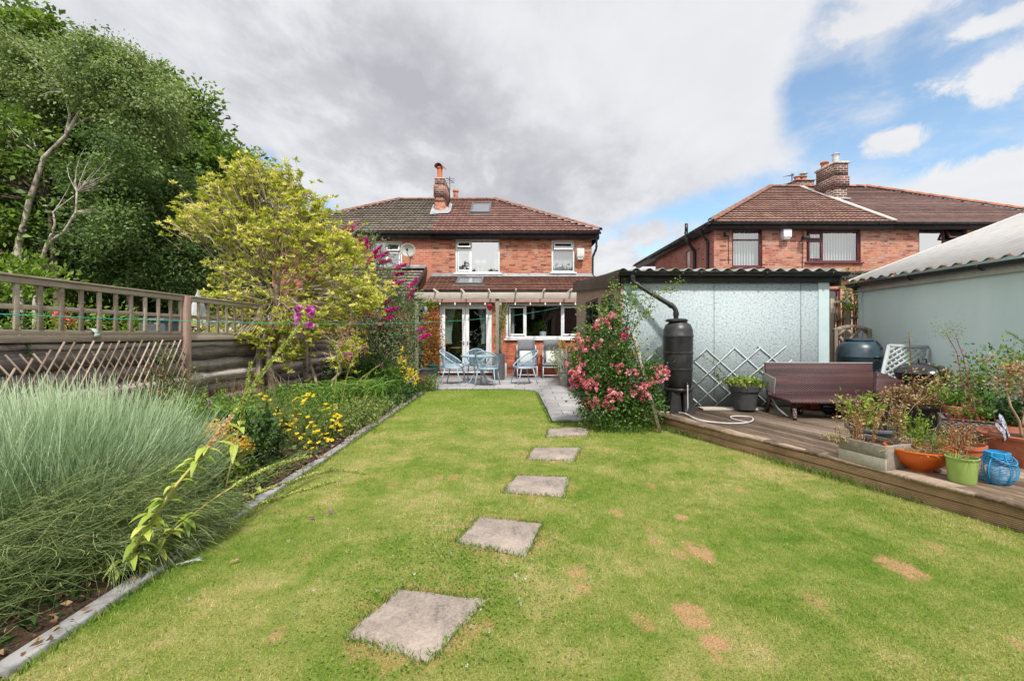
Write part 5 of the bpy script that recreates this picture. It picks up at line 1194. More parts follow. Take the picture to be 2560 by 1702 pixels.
# expanding diamond lattice leaning against the first long panel
WIL = woodmat('peeled willow stick', (.19, .14, .105), (.35, .27, .215), (.48, .39, .33), axis='z', ring=10, stainf=.2)
lat = thing('diamond_lattice', 'expanding diamond lattice of thin brown sticks leaning on the dark fence beside the concrete post', 'trellis', (FX + .14, 5.2, 0))
mb = MB(); xl = FX + .13
yz = lambda X, Y: (F * -xl / (VX - X), CAMH + (VY - Y) * (-xl) / (VX - X))
ya, yb_ = 3.95, 6.25
k = 0; yy = 3.3
while yy < 6.9:
 # sticks rising away from the camera
 p0 = [yy, .12]; p1 = [yy + .62, 1.22 + .02 * math.sin(k * 2.2)]
 def cl(p, q):
  a, b = p, q; out = []
  for pt in (a, b): out.append(pt)
  lo_ = max(0, (3.75 - a[0]) / (b[0] - a[0])) if b[0] > a[0] else 0; hi_ = min(1, (6.28 - a[0]) / (b[0] - a[0]))
  if a[0] < 3.75: top_cut = 1
  if hi_ <= lo_: return None
  f = lambda t: (a[0] + (b[0] - a[0]) * t, a[1] + (b[1] - a[1]) * t); return f(lo_), f(hi_)
 c_ = cl(p0, p1)
 if c_:
  (ay_, az_), (by_, bz_) = c_
  lim = .62 + (by_ - 3.75) * .75
  if bz_ > lim and by_ < 4.6: t = max(.2, (lim - az_) / (bz_ - az_)); by_, bz_ = ay_ + (by_ - ay_) * t, az_ + (bz_ - az_) * t
  mb.bar((xl + .012, ay_, az_), (xl + .012, by_, bz_), .015, .014, up=(1, 0, 0))
 yy += .108; k += 1
mb.build('rising_sticks', WIL, lat)
mb = MB(); yy = 3.2
while yy < 6.3:
 a = (max(yy, 3.8), 1.12 - (max(yy, 3.8) - yy) * 1.3); e = yy + .8; tt = min(1, (6.28 - yy) / .8); b_ = (yy + .8 * tt, 1.12 - 1.04 * tt)
 if a[1] > .1 and b_[0] > a[0]:
  lim = .55 + (a[0] - 3.75) * .8
  if a[1] < lim + .55 or a[0] > 4.1: mb.bar((xl - .002, a[0], a[1]), (xl - .002, b_[0], b_[1]), .012, .010, up=(1, 0, 0))
 yy += .12
mb.build('falling_sticks', woodmat('dark thin stick', (.20, .145, .115), (.36, .28, .225), axis='z'), lat)
# clothes line
a = Vector((-4.30, 3.2, 1.482)); b_ = Vector((xat(1398, 13.8), 13.8, zat(768, 13.8))); pts = []
for k in range(61):
 t = k / 60; p = a.lerp(b_, t); p.z -= .27 * 4 * t * (1 - t); pts.append(p)
mb = MB(); mb.tube(pts, .0045, 6); mb.tube([a, a + Vector((-.55, -1.6, .08))], .0045, 6)
tag(mb.build('clothes_line', simple('turquoise green plastic cord', (.02, .33, .25), .4)), 'thin turquoise clothes line stretched across the garden to the house wall', 'clothes line')
# ================================================================== PERGOLA
PGW = woodmat('silvered pergola timber', (.33, .285, .25), (.50, .45, .41), (.60, .55, .51), axis='x', ring=12, stain=(.26, .20, .16), stainf=.35)
PGB = woodmat('pinkish ledger timber', (.30, .18, .15), (.46, .31, .265), (.54, .41, .36), axis='x', ring=12, stainf=.25)
PGZ = woodmat('silvered post timber', (.17, .145, .12), (.30, .26, .22), (.40, .36, .31), axis='z', ring=12, stain=(.12, .13, .06), stainf=.35)
pd, pb_ = 12.4, Y1 - .04
per = thing('pergola', 'silvered timber pergola along the back wall over the french doors', 'pergola', (0, 13, 0))
zb0, zb1 = zat(747, pd), zat(731, pd)
mb = MB(); mb.box(xat(1036, pd), xat(1476, pd), pd - .03, pd + .02, zb0 + .0, zb1 + .0); mb.build('beam', PGW, per, bevel=.004)
lz0, lz1 = zat(756, 13.7), zat(744, 13.7)
mb = MB(); mb.box(xat(1055, 13.7), 2.7, 13.68, 13.74, lz0, lz1); mb.build('ledger', PGB, per, bevel=.004)
for X in (1041, 1243):
 x = xat(X, pd); mb = MB(); mb.box(x - .05, x + .05, pd + .021, pd + .12, -.02, zb1 - .01); mb.build('post', PGZ, per, bevel=.006)
x = xat(1250, 13.6); mb = MB(); mb.box(x - .03, x + .05, 13.60, 13.67, -.02, lz1 - .01); mb.build('post', PGZ, per, bevel=.006)
for X in (1086, 1154, 1222, 1290, 1361, 1428):
 x = xat(X, pd - .2); xe_ = x * (13.7 / 12.2) * .985
 mb = MB()
 # rafter with a shaped tail end, 45 mm thick
 prof = [(pd - .30, zb1 + .075), (pd - .30, zb1 + .04), (pd - .24, zb1 + .00), (pd - .12, zb1 - .01), (13.66, lz1 - .02), (13.66, lz1 + .09)]
 th = .018; nn = len(mb.v); kk = len(prof)
 mb.marks.append(0)
 for sx in (-th, th): mb.v += [(x + sx, y, z) for y, z in prof]
 mb.f.append(tuple(nn + i for i in range(kk))); mb.f.append(tuple(nn + kk + i for i in reversed(range(kk))))
 for i in range(kk): j = (i + 1) % kk; mb.f.append((nn + i, nn + kk + i, nn + kk + j, nn + j))
 mb.build('rafter', PGW, per)
# little light bulbs on a string along the ledger
bt = MB(); bs = []
for k in range(12):
 x = xat(1062, 13.6) + k * .47; bt.tube([(x, 13.62, lz0 - .01), (x + .235, 13.62, lz0 - .045), (x + .47, 13.62, lz0 - .01)], .004, 5)
 bs.append(x)
sl_ = thing('string_lights', 'string of small white bulbs hanging under the pergola along the house wall', 'string lights', (0, 13.6, 2.2))
bt.build('cable', BLACKP, sl_)
for x in bs: mb = MB(); mb.lathe([(.0, -.10), (.022, -.085), (.028, -.06), (.012, -.02), (.012, 0)], 10, (x, 13.62, lz0 - .0)); mb.build('bulb', WHITE, sl_, auto=True)
# hanging glass balloons
def balloon(X, Y, d, cols, lab):
 c = Q(X, Y, d); t = thing('hanging_ornament', lab, 'ornament', c, 'small hanging balloon ornaments')
 n = 16
 for k, col in enumerate(cols):
  mb = MB(); seg = 16 // len(cols)
  a0 = 2 * math.pi * k / len(cols); a1 = a0 + 2 * math.pi / len(cols)
  prof = [(.0, .085), (.05, .075), (.08, .03), (.078, -.01), (.05, -.07), (.02, -.11)]
  V = []; Fc = []
  for r_, z in prof:
   for j in range(seg + 1): a_ = a0 + (a1 - a0) * j / seg; V.append((c.x + r_ * math.cos(a_), c.y + r_ * math.sin(a_), c.z + z))
  for i in range(len(prof) - 1):
   for j in range(seg): Fc.append((i * (seg + 1) + j, i * (seg + 1) + j + 1, (i + 1) * (seg + 1) + j + 1, (i + 1) * (seg + 1) + j))
  npmesh('gore', V, np.array(Fc).ravel(), [4] * len(Fc), col, t, smooth=True)
 mb = MB(); mb.tube([(c.x, c.y, c.z + .08), (c.x, c.y, c.z + .3)], .003, 4); mb.build('string', BLACKP, t)
CR = simple('glossy red', (.55, .03, .05), .25, .5); CB = simple('glossy blue', (.05, .10, .38), .25, .5); CYL = simple('glossy yellow', (.70, .42, .04), .25, .5); CW = simple('glossy white', (.75, .75, .72), .25, .5)
balloon(1062, 773, 12.7, [CR, CYL, CB, CW], 'multicoloured hanging balloon ornament in front of the brown climber'); balloon(1224, 767, 12.7, [CB, CR, CR, CR], 'red and blue hanging balloon ornament beside the right french door')
# ================================================================== PATIO FURNITURE
STEELB = simple('powder blue painted steel', (.30, .42, .52), .35, .5, var=.06); CORD = simple('pale blue plastic cord', (.34, .48, .60), .45, .4, var=.06)
CORDL = simple('blue seat cord with painted reflection', (.50, .60, .68), .5, .4, var=.05)  # seat paler than the back cords: reflection put into its colour
def chair_proto():
 """front faces -Y, stands at the origin"""
 t = thing('garden_chair', '', 'chair', (0, 0, 0), 'pale blue round cord chairs on the patio')
 N = 40; sc, sr, sz = (0, 0), (.255, .25), .43
 ring = [Vector((sr[0] * math.cos(a), sr[1] * math.sin(a), sz)) for a in [2 * math.pi * k / N for k in range(N)]]
 # big hoop: tilted ellipse from the seat front to the top of the back
 f0, b0 = Vector((0, -.27, .46)), Vector((0, .36, .87)); ctr = (f0 + b0) / 2; ax = (b0 - f0) / 2
 hoop = [ctr + ax * math.sin(a) + Vector((.30 * math.cos(a), 0, 0)) for a in [2 * math.pi * k / N for k in range(N)]]
 mb = MB(); mb.tube(ring, .014, 8, closed=True); mb.tube(hoop, .017, 8, closed=True); mb.build('frame', STEELB, t, smooth=True)
 mb = MB()
 for k in range(1, 30):
  a = R(-28 + 236 * k / 30); p = ctr + ax * math.sin(a) + Vector((.30 * math.cos(a), 0, 0)); q = Vector((sr[0] * math.cos(a), sr[1] * math.sin(a), sz)); mb.tube([q, p], .0062, 5, caps=False)
 mb.build('back_cords', CORD, t)
 mb = MB()
 for k in range(22):
  y = -.235 + .47 * (k + .5) / 22; x = sr[0] * math.sqrt(max(0, 1 - (y / sr[1]) ** 2)); mb.box(-x, x, y - .0085, y + .0085, sz - .004, sz + .010)
 mb.build('seat', CORDL, t)
 for sx in (-1, 1):
  for sy in (-1, 1):
   mb = MB(); mb.tube([(sx * .20, sy * .16 - .0, sz - .005), (sx * .235, sy * .22, .20), (sx * .25, sy * .27, .012)], [.015, .015, .014], 8); mb.lathe([(.016, 0), (.016, .02), (.012, .03)], 8, (sx * .25, sy * .27, 0)); mb.build('leg', STEELB, t)
 return t
def ground_at(X, Y, z=PZ): return G(X, Y, z)
cp = chair_proto(); 
def place(o, p, rz, label):
 o.location = p; o.rotation_euler.z = R(rz); o['label'] = label; return o
# table
tb = G(1200, 950, PZ); tb = Vector((xat(1197, 11.45), 11.45, PZ))
table = thing('garden_table', 'round pale blue metal table with a glass top between the garden chairs', 'table', tb)
m, g = mat('frosted table glass'); b = pbsdf(g, (.62, .72, .76), .15, .5); tr = g.add('ShaderNodeBsdfTransparent'); mx = g.add('ShaderNodeMixShader'); mx.inputs[0].default_value = .55
g.l.new(tr.outputs[0], mx.inputs[1]); g.l.new(b.outputs[0], mx.inputs[2]); g.l.new(mx.outputs[0], g.out.inputs[0]); TGL = m
mb = MB(); mb.lathe([(0, .735), (.445, .735), (.45, .74), (.445, .745), (0, .745)], 40, tuple(tb - Vector((0, 0, PZ * 0)))); mb.build('glass_top', TGL, table)
mb = MB(); mb.lathe([(.44, .70), (.47, .70), (.47, .738), (.452, .738), (.452, .705), (.44, .70)], 40, tuple(tb)); mb.build('rim', STEELB, table)
for k in range(4):
 a = R(45 + 90 * k); mb = MB(); d = Vector((math.cos(a), math.sin(a), 0))
 mb.tube([tb + d * .40 + Vector((0, 0, .70)), tb + d * .34 + Vector((0, 0, .60)), tb + d * .16 + Vector((0, 0, .42)), tb + d * .14 + Vector((0, 0, .30)), tb + d * .26 + Vector((0, 0, .12)), tb + d * .36 + Vector((0, 0, .01))], .012, 8); mb.build('leg', STEELB, table, smooth=True)
mb = MB(); mb.tube([tb + Vector((.14 * math.cos(2 * math.pi * k / 16), .14 * math.sin(2 * math.pi * k / 16), .36)) for k in range(16)], .008, 6, closed=True); mb.build('ring', STEELB, table)
cA = place(cp, Vector((xat(1134, 11.3), 11.3, PZ)), 78, 'pale blue cord chair left of the round table, seen from its side')
cB = place(copy_tree(cp), Vector((xat(1219, 10.95), 10.95, PZ)), 168, 'pale blue cord chair with its back to the lawn, in front of the round table')
cC = place(copy_tree(cp), Vector((xat(1186, 12.25), 12.25, PZ)), -8, 'pale blue cord chair on the far side of the round table by the french doors')
cD = place(copy_tree(cp), Vector((xat(1310, 11.25), 11.25, PZ)), -68, 'pale blue cord chair standing apart in front of the grey loungers')
# grey loungers
CUSH = simple('charcoal grey cushion', (.17, .17, .19), .9, .15, var=.12, scale=14, bstr=.2); PILW = simple('off white cushion fabric', (.60, .59, .57), .9, .15, var=.06, scale=40, bstr=.3)
def puffy(cx, cy, cz, sx, sy, sz, M=None, n=10, pw=2.6):
 V = []; Fc = []
 def pt(u, v, s_):
  edge = (1 - abs(u) ** pw) * (1 - abs(v) ** pw); return (cx + u * sx * (1 - .04 * (abs(v) ** 2)), cy + v * sy * (1 - .04 * abs(u) ** 2), cz + s_ * sz * (.18 + .82 * max(0, edge) ** .45))
 for s_ in (1, -1):
  for j in range(n + 1):
   for i in range(n + 1): V.append(pt(-1 + 2 * i / n, -1 + 2 * j / n, s_))
 N = (n + 1) ** 2
 for s_ in (0, 1):
  for j in range(n):
   for i in range(n):
    a = s_ * N + j * (n + 1) + i; f = (a, a + 1, a + n + 2, a + n + 1); Fc.append(f if s_ == 0 else f[::-1])
 for i in range(n):
  for (a, b) in ((i, i + 1), (n * (n + 1) + i + 1, n * (n + 1) + i)): Fc.append((b, a, a + N, b + N))
  for (a, b) in (((i + 1) * (n + 1), i * (n + 1)), (i * (n + 1) + n, (i + 1) * (n + 1) + n)): Fc.append((b, a, a + N, b + N))
 if M is not None: V = [tuple(M @ Vector(v)) for v in V]
 return V, Fc
def lounger_proto():
 t = thing('cushioned_lounger', '', 'garden chair', (0, 0, 0), 'grey cushioned loungers against the brick wall')
 V, Fc = puffy(0, -.05, .40, .285, .31, .055); npmesh('seat_cushion', V, np.array(Fc).ravel(), [4] * len(Fc), CUSH, t, smooth=True, local=True)
 M = Matrix.Translation((0, .26, .42)) @ Matrix.Rotation(R(72), 4, 'X'); V, Fc = puffy(0, .36, 0, .285, .39, .05, M); npmesh('back_cushion', V, np.array(Fc).ravel(), [4] * len(Fc), CUSH, t, smooth=True, local=True)
 mb = MB()
 for sx in (-1, 1):
  x = sx * .29
  mb.tube([(x, -.36, .01), (x, -.36, .33), (x, .25, .36), (x, .42, .95)], .013, 8); mb.tube([(x, .30, .38), (x, .46, .01)], .013, 8)
 mb.tube([(-.29, -.36, .10), (.29, -.36, .10)], .011, 8); mb.tube([(-.29, -.36, .33), (.29, -.36, .33)], .012, 8)
 for k in range(6): mb.tube([(-.29, -.30 + k * .10, .335), (.29, -.30 + k * .10, .335)], .006, 6)
 mb.tube([(-.29, .42, .95), (.29, .42, .95)], .012, 8); mb.build('frame', simple('silver painted tube', (.62, .63, .65), .35, .5), t, smooth=True)
 for sx in (-1, 1): mb = MB(); mb.box(sx * .31 - .028, sx * .31 + .028, -.22, .28, .575, .60); mb.box(sx * .31 - .012, sx * .31 + .012, -.2, -.17, .34, .575); mb.build('armrest', BLACKP, t, bevel=.008)
 return t
lp = lounger_proto()
def pillow(c, rz, lab):
 M = Matrix.Translation(c) @ Matrix.Rotation(R(rz), 4, 'Z') @ Matrix.Rotation(R(70), 4, 'X')
 V, Fc = puffy(0, 0, 0, .20, .20, .065, M, pw=2.2); tag(npmesh('pillow', V, np.array(Fc).ravel(), [4] * len(Fc), PILW, None, smooth=True), lab, 'pillow', 'off white pillows on the loungers')
p = Vector((xat(1317, 13.2), 13.2, PZ)); place(lp, p, 0, 'grey cushioned lounger partly hidden behind the single blue chair'); pillow(p + Vector((-.02, .12, .60)), 3, 'off white square pillow on the left grey lounger, behind the blue chair')
p = Vector((xat(1382, 13.05), 13.05, PZ)); place(copy_tree(lp), p, -4, 'grey cushioned lounger nearer the rose bush, fully in view'); pillow(p + Vector((.0, .12, .60)), -4, 'off white square pillow on the right grey lounger')
# tall planter, white box, small lamp
ANTH = simple('anthracite planter', (.10, .095, .10), .5, .35, var=.12)
tp = Vector((xat(1247, 12.5), 12.5, PZ)); t = thing('tall_planter', 'tall dark grey planter with a twining climber beside the pergola post', 'planter', tp)
mb = MB(); mb.lathe([(0, 0), (.165, 0), (.175, .1), (.17, .74), (.155, .75), (.15, .68), (0, .68)], 28, tuple(tp)); mb.build('pot', ANTH, t, auto=True)
mb = MB()
for k in range(7):
 a = random.uniform(0, 6.3); q = tp + Vector((.08 * math.cos(a), .08 * math.sin(a), .68)); mb.tube(bez(q, q + Vector((random.uniform(-.15, .15), 0, .7)), tp + Vector((random.uniform(-.15, .25), random.uniform(-.1, .1), 2.2)), 8), .006, 5)
mb.build('stem', GREYW, t)
mb = MB(); c = (xat(1262, 13.1), 13.1, PZ); mb.box(c[0] - .07, c[0] + .06, 13.0, 13.2, PZ, PZ + .42); tag(mb.build('storage_box', simple('pale grey plastic', (.42, .43, .44), .5), bevel=.01), 'narrow pale grey box standing between the tall planter and the brick wall', 'box')
# ================================================================== DECK THINGS
# water butt
wb = Vector((xat(1699, 6.32), 6.38, DZ)); t = thing('water_butt', 'slim black water butt on a black stand below the garage downpipe', 'water butt', wb)
mb = MB()
for k in range(4):
 a = R(45 + 90 * k); c = wb + Vector((.105 * math.cos(a) * 1.1, .105 * math.sin(a) * 1.1, 0)); n0 = len(mb.v)
 def sq(w, z, o_): return [(c.x + o_ * math.cos(a) + sx * w, c.y + o_ * math.sin(a) + sy * w, wb.z + z) for sx, sy in ((-1, -1), (1, -1), (1, 1), (-1, 1))]
 mb.marks.append(len(mb.f)); mb.v += sq(.088, 0, .02) + sq(.060, .33, 0); mb.f += [tuple(n0 + i for i in (0, 1, 5, 4)), tuple(n0 + i for i in (1, 2, 6, 5)), tuple(n0 + i for i in (2, 3, 7, 6)), tuple(n0 + i for i in (3, 0, 4, 7))]
mb.lathe([(0, .30), (.20, .30), (.205, .34), (.19, .35), (0, .35)], 28, tuple(wb)); mb.build('stand', BLACKP, t, bevel=.01)
mb = MB(); pr = [(.0, .345), (.165, .345), (.185, .37), (.195, .50), (.20, .60), (.206, .605), (.206, .63), (.20, .635), (.205, .84), (.212, .845), (.212, .865), (.205, .87), (.208, 1.08), (.215, 1.085), (.215, 1.11), (.208, 1.12), (.204, 1.19), (.175, 1.26), (.13, 1.295), (.125, 1.31), (0, 1.31)]
mb.lathe(pr, 36, tuple(wb)); mb.build('barrel', BLACKP, t, auto=True)
mb = MB(); mb.lathe([(.0, 0), (.145, 0), (.155, .01), (.155, .03), (.13, .045), (0, .05)], 30, (wb.x - .02, wb.y, wb.z + 1.305)); mb.build('lid', BLACKP, t, auto=True)
mb = MB(); mb.tube([wb + Vector((.04, -.18, .42)), wb + Vector((.04, -.24, .42))], .016, 8); mb.tube([wb + Vector((.04, -.235, .44)), wb + Vector((.04, -.235, .40))], .013, 8); mb.build('tap', BLACKP, t)
# hose
HOSE = simple('pale grey hose', (.50, .46, .45), .5, .3, var=.05)
hp = [(1710, 983, .47), (1711, 1000, .33), (1712, 1028, .203)]
pts = [Vector((wb.x + .04, wb.y - .245, z)) for z in (wb.z + .41, wb.z + .25, wb.z + .08)]
hd = [(1713, 1031), (1722, 1038), (1745, 1050), (1790, 1056), (1850, 1058), (1880, 1052), (1878, 1043), (1850, 1040), (1828, 1041), (1832, 1047), (1860, 1053), (1868, 1056), (1820, 1058), (1770, 1053), (1735, 1044), (1705, 1032), (1670, 1030), (1645, 1029)]
pts += [G(X, Y, DZ + .012) for X, Y in hd]
sm = []
for i in range(len(pts) - 1):
 p0, p1, p2, p3 = pts[max(i - 1, 0)], pts[i], pts[i + 1], pts[min(i + 2, len(pts) - 1)]
 for k in range(5):
  u = k / 5; sm.append(.5 * ((2 * p1) + (-p0 + p2) * u + (2 * p0 - 5 * p1 + 4 * p2 - p3) * u * u + (-p0 + 3 * p1 - 3 * p2 + p3) * u ** 3))
mb = MB(); mb.tube(sm, .0095, 8); tag(mb.build('garden_hose', HOSE, smooth=True), 'pale grey hose running from the water butt tap and looped on the deck', 'hose')
# painted expanding trellis on the garage wall
PALEB = simple('pale blue painted lath', (.47, .54, .56), .7, .2, var=.15, scale=12, dirt=(.35, .33, .28), dirtf=.5)
tw = thing('wall_trellis', 'pale blue diamond lath trellis fixed to the pebbledash garage wall behind the pot', 'trellis', (xat(1830, GY), GY, .6))
def zz8(x, y): return Q(1600 + x / 3.733, 680 + y / 3.733, 1)
mb = MB()
def lath(p, q, d, off):
 a = Q(1600 + p[0] / 3.733, 680 + p[1] / 3.733, d); b = Q(1600 + q[0] / 3.733, 680 + q[1] / 3.733, d); mb.bar(a, b, .017, .007, up=(0, -1, 0))
for p, q in (((500, 1075), (885, 700)), ((500, 1255), (1130, 700)), ((690, 1260), (1365, 690)), ((505, 830), (625, 712)), ((900, 1255), (1420, 820)), ((1120, 1258), (1460, 960))): lath(p, q, GY - .022, 0)
mb.build('rising_laths', PALEB, tw)
mb = MB()
for p, q in (((505, 830), (950, 1230)), ((615, 712), (1190, 1230)), ((870, 695), (1460, 1225)), ((495, 1010), (740, 1240)), ((1100, 690), (1480, 1010)), ((495, 1180), (570, 1250))): lath(p, q, GY - .013, 0)
mb.build('falling_laths', PALEB, tw)
tw2 = thing('wall_trellis', 'short piece of pale blue diamond lath trellis between the rose bush and the water butt', 'trellis', (xat(1640, GY), GY, .6))
mb = MB()
for p, q in (((20, 870), (140, 752)), ((60, 1000), (230, 850)), ((90, 1190), (230, 1070))): lath(p, q, GY - .022, 0)
mb.build('rising_laths', PALEB, tw2); mb = MB()
for p, q in (((130, 755), (240, 850)), ((60, 830), (240, 980)), ((110, 1090), (240, 1200))): lath(p, q, GY - .013, 0)
mb.build('falling_laths', PALEB, tw2)
# plank and pot
mb = MB(); a = G(1752, 1024, DZ); b_ = G(1904, 1024, DZ); mb.box(a.x, b_.x, a.y - .09, a.y + .10, DZ + .003, DZ + .032); tag(mb.build('plank', woodmat('pale bleached plank', (.34, .29, .25), (.50, .44, .39), axis='x', stainf=.2), bevel=.004), 'pale bleached plank lying on the deck under the dark flower pot', 'plank')
def pot(name, lab, c, prof, m, soil=None, n=32, cat='plant pot', sx=1, sy=1, group=None):
 t = thing(name, lab, cat, c, group); mb = MB(); mb.lathe(prof, n, tuple(c), sx, sy); mb.build('pot', m, t, auto=True)
 if soil:
  r_, z = soil; mb = MB(); mb.lathe([(0, z + .01), (r_ * .5, z + .012), (r_, z)], 20, tuple(c), sx, sy); mb.build('soil', SOIL, t)
 return t
DGREY = simple('dark grey plastic pot', (.060, .062, .068), .55, .35, var=.1, dirt=(.16, .15, .14), dirtf=.3)
potA = pot('flower_pot', 'dark grey pot with small green and yellow plants standing before the wall trellis', Vector((xat(1861, 6.4), 6.4, DZ + .033)), [(0, 0), (.145, 0), (.185, .26), (.205, .265), (.215, .345), (.20, .35), (.19, .30), (0, .29)], DGREY, (.19, .30))
# bricks and wheels under the bench
mb = MB(); tt = thing('terracotta_trough', 'broken terracotta trough lying under the rattan bench', 'trough', (xat(2045, 6.5), 6.5, DZ)); x = xat(2045, 6.5)
mb.box(x - .12, x + .26, 6.46, 6.60, DZ, DZ + .17); mb.build('trough_side', TERRA, tt, bevel=.01); mb = MB(); mb.box(x - .33, x - .14, 6.48, 6.6, DZ, DZ + .17); mb.build('trough_end', TERRA, tt, bevel=.01)
for X, lab in ((2003, 'small black and silver wheel lying under the left of the rattan bench'), (2084, 'black wheel end lying under the middle of the rattan bench')):
 c = Vector((xat(X, 6.1), 6.1, DZ + .055)); t = thing('wheel', lab, 'wheel', c - Vector((0, 0, .055)))
 mb = MB(); mb.tube([c + Vector((-.06, .1, 0)), c + Vector((.0, -.0, 0))], .052, 16); mb.build('tyre', BLACKP, t, auto=True); mb = MB(); mb.tube([c + Vector((.0, .0, 0)), c + Vector((.006, -.012, 0))], .036, 16); mb.build('hub', METAL if X < 2050 else BLACKP, t)
mb = MB(); x = xat(2140, 6.2); mb.box(x - .32, x + .35, 6.1, 6.5, DZ, DZ + .20); mb.box(x - .28, x + .3, 6.12, 6.48, DZ + .2, DZ + .22); tag(mb.build('black_crate', BLACKP, bevel=.02), 'black plastic crate in the shadow under the right end of the rattan bench', 'crate')
# rattan
m, g = mat('purple brown rattan'); u = objc(g); uv = uvc(g)
sp = g.add('ShaderNodeSeparateXYZ'); g.put(sp.inputs[0], uv)
rowh = .014; colw = .022
row = g.math('FLOOR', g.math('DIVIDE', sp.outputs[1], rowh)); ph = g.math('MULTIPLY', g.math('MODULO', row, 2.0), .5)
sx_ = g.math('SINE', g.math('MULTIPLY', g.math('ADD', g.math('DIVIDE', sp.outputs[0], colw * 2), ph), 2 * math.pi)); sy_ = g.math('ABSOLUTE', g.math('SINE', g.math('MULTIPLY', sp.outputs[1], math.pi / rowh)))
hgt = g.math('MULTIPLY', g.math('MULTIPLY_ADD', sx_, .5, .5), sy_); band = g.noise(g.mapping(uv, scale=(.35, 9, 1)), 1.6, 3, .6)
c = g.ramp(g.math('ADD', g.math('MULTIPLY', hgt, .75), g.math('MULTIPLY', g.math('SUBTRACT', band, .5), 1.3)), [(.1, (.020, .011, .015)), (.42, (.10, .036, .038)), (.9, (.30, .12, .11))])
b = pbsdf(g, c, .38, .5, bump=hgt, bstr=.8, bdist=.006); g.l.new(b.outputs[0], g.out.inputs[0]); RAT = m
bx = (4.42, 5.95); bl, brr = xat(1960, 5.75), xat(2222, 5.85)
bench = thing('rattan_bench', 'dark purple brown rattan bench with a low back standing on the deck', 'bench', ((bl + brr) / 2, 6.0, DZ))
mb = MB(); mb.box(bl, brr, 5.66, 6.24, .40, .455); mb.build('seat', RAT, bench, bevel=.02)
M = Matrix.Translation((0, 6.20, .44)) @ Matrix.Rotation(R(-9), 4, 'X'); mb = MB(); mb.box(bl - .02, brr - .02, -.02, .03, 0, .465, M); mb.build('backrest', RAT, bench, bevel=.012)
mb = MB(); mb.box(bl - .02, brr - .02, -.025, .035, .462, .475, M); mb.build('top_rail', simple('pale grey trim', (.40, .38, .38), .5), bench, bevel=.004)
mb = MB(); mb.bar((bl - .06, 5.92, .60), (bl - .045, 6.28, .66), .012, .22); mb.build('side_panel', simple('grey slatted side', (.30, .29, .28), .6, .3), bench, bevel=.004)
mb = MB(); mb.bar((bl + .12, 5.80, .42), (bl + .06, 5.66, DZ + .01), .05, .05); mb.build('leg', RAT, bench, bevel=.006)
mb = MB(); mb.bar((brr - .12, 5.80, .42), (brr - .06, 5.66, DZ + .01), .05, .05); mb.build('leg', RAT, bench, bevel=.006)
mb = MB(); mb.bar((bl + .02, 6.2, .42), (bl + .0, 6.25, DZ + .01), .04, .04); mb.bar((brr - .02, 6.2, .42), (brr, 6.25, DZ + .01), .04, .04); mb.build('rear_legs', RAT, bench)
mb = MB(); mb.tube([(bl + .01, 6.15, .42), (bl - .0, 5.95, DZ + .10), (bl + .05, 5.80, DZ + .02)], .014, 8); mb.tube([(bl + .02, 6.18, DZ + .14), (bl + .06, 5.8, DZ + .02)], .012, 8); mb.build('brace', METAL, bench); bench.rotation_euler.z = R(-4); bench.location.x += .08
c = Vector((xat(2228, 5.5), 5.55, .63)); M = Matrix.Translation(c) @ Matrix.Rotation(R(-24), 4, 'Y') @ Matrix.Rotation(R(14), 4, 'Z') @ Matrix.Rotation(R(-12), 4, 'X')
mb = MB(); mb.box(-.18, .20, -.03, .03, -.20, .16, M * 1 if False else M @ Matrix.Rotation(R(46), 4, 'Y')); rt = thing('rattan_footstool', 'small dark rattan footstool tipped up against the right end of the bench', 'footstool', (c.x, c.y, DZ)); mb.build('top', RAT, rt, bevel=.012)
mb = MB(); mb.bar((c.x + .05, 5.58, .55), (c.x + .10, 5.6, DZ + .01), .04, .04); mb.bar((c.x - .12, 5.58, .5), (c.x - .14, 5.6, DZ + .01), .04, .04); mb.build('legs', RAT, rt)
# thin wire prop beside bench
mb = MB(); a = Q(1940, 938, 6.2); mb.tube([a, Q(1922, 985, 6.25), G(1908, 1030, DZ)], .005, 5); tag(mb.build('wire_prop', BLACKP), 'thin dark wire leaning from the bench side panel to the deck', 'wire')
# composter / blue-black rain barrel
BUTT = simple('blue black plastic', (.030, .055, .075), .35, .5, var=.25, dirt=(.10, .13, .14), dirtf=.3)
cb = Vector((xat(2153, 7.0), 7.05, -.0)); t = thing('rain_barrel', 'fat blue black rain barrel with a screw lid behind the rattan bench', 'barrel', cb)
zt = zat(846, 7.0); mb = MB(); pr = [(0, .0), (.26, .0), (.31, .10), (.315, zt - .52), (.322, zt - .515), (.322, zt - .49), (.315, zt - .485), (.312, zt - .30), (.318, zt - .29), (.312, zt - .27), (.29, zt - .15), (.24, zt - .07), (.185, zt - .045), (0, zt - .045)]
mb.lathe(pr, 40, tuple(cb)); mb.build('barrel', BUTT, t, auto=True); mb = MB(); mb.lathe([(.19, -.045), (.20, -.03), (.195, -.005), (.17, .004), (0, .0)], 32, (cb.x - .0, cb.y, zt)); mb.build('lid', BUTT, t, auto=True)
mb = MB(); mb.box(cb.x - .02, cb.x + .14, cb.y - .325, cb.y - .30, zt - .30, zt - .275); mb.tube([(cb.x + .13, cb.y - .18, zt - .04), (cb.x + .14, cb.y - .27, zt - .12), (cb.x + .13, cb.y - .29, zt - .17)], .012, 6); mb.build('catch', BLACKP, t)
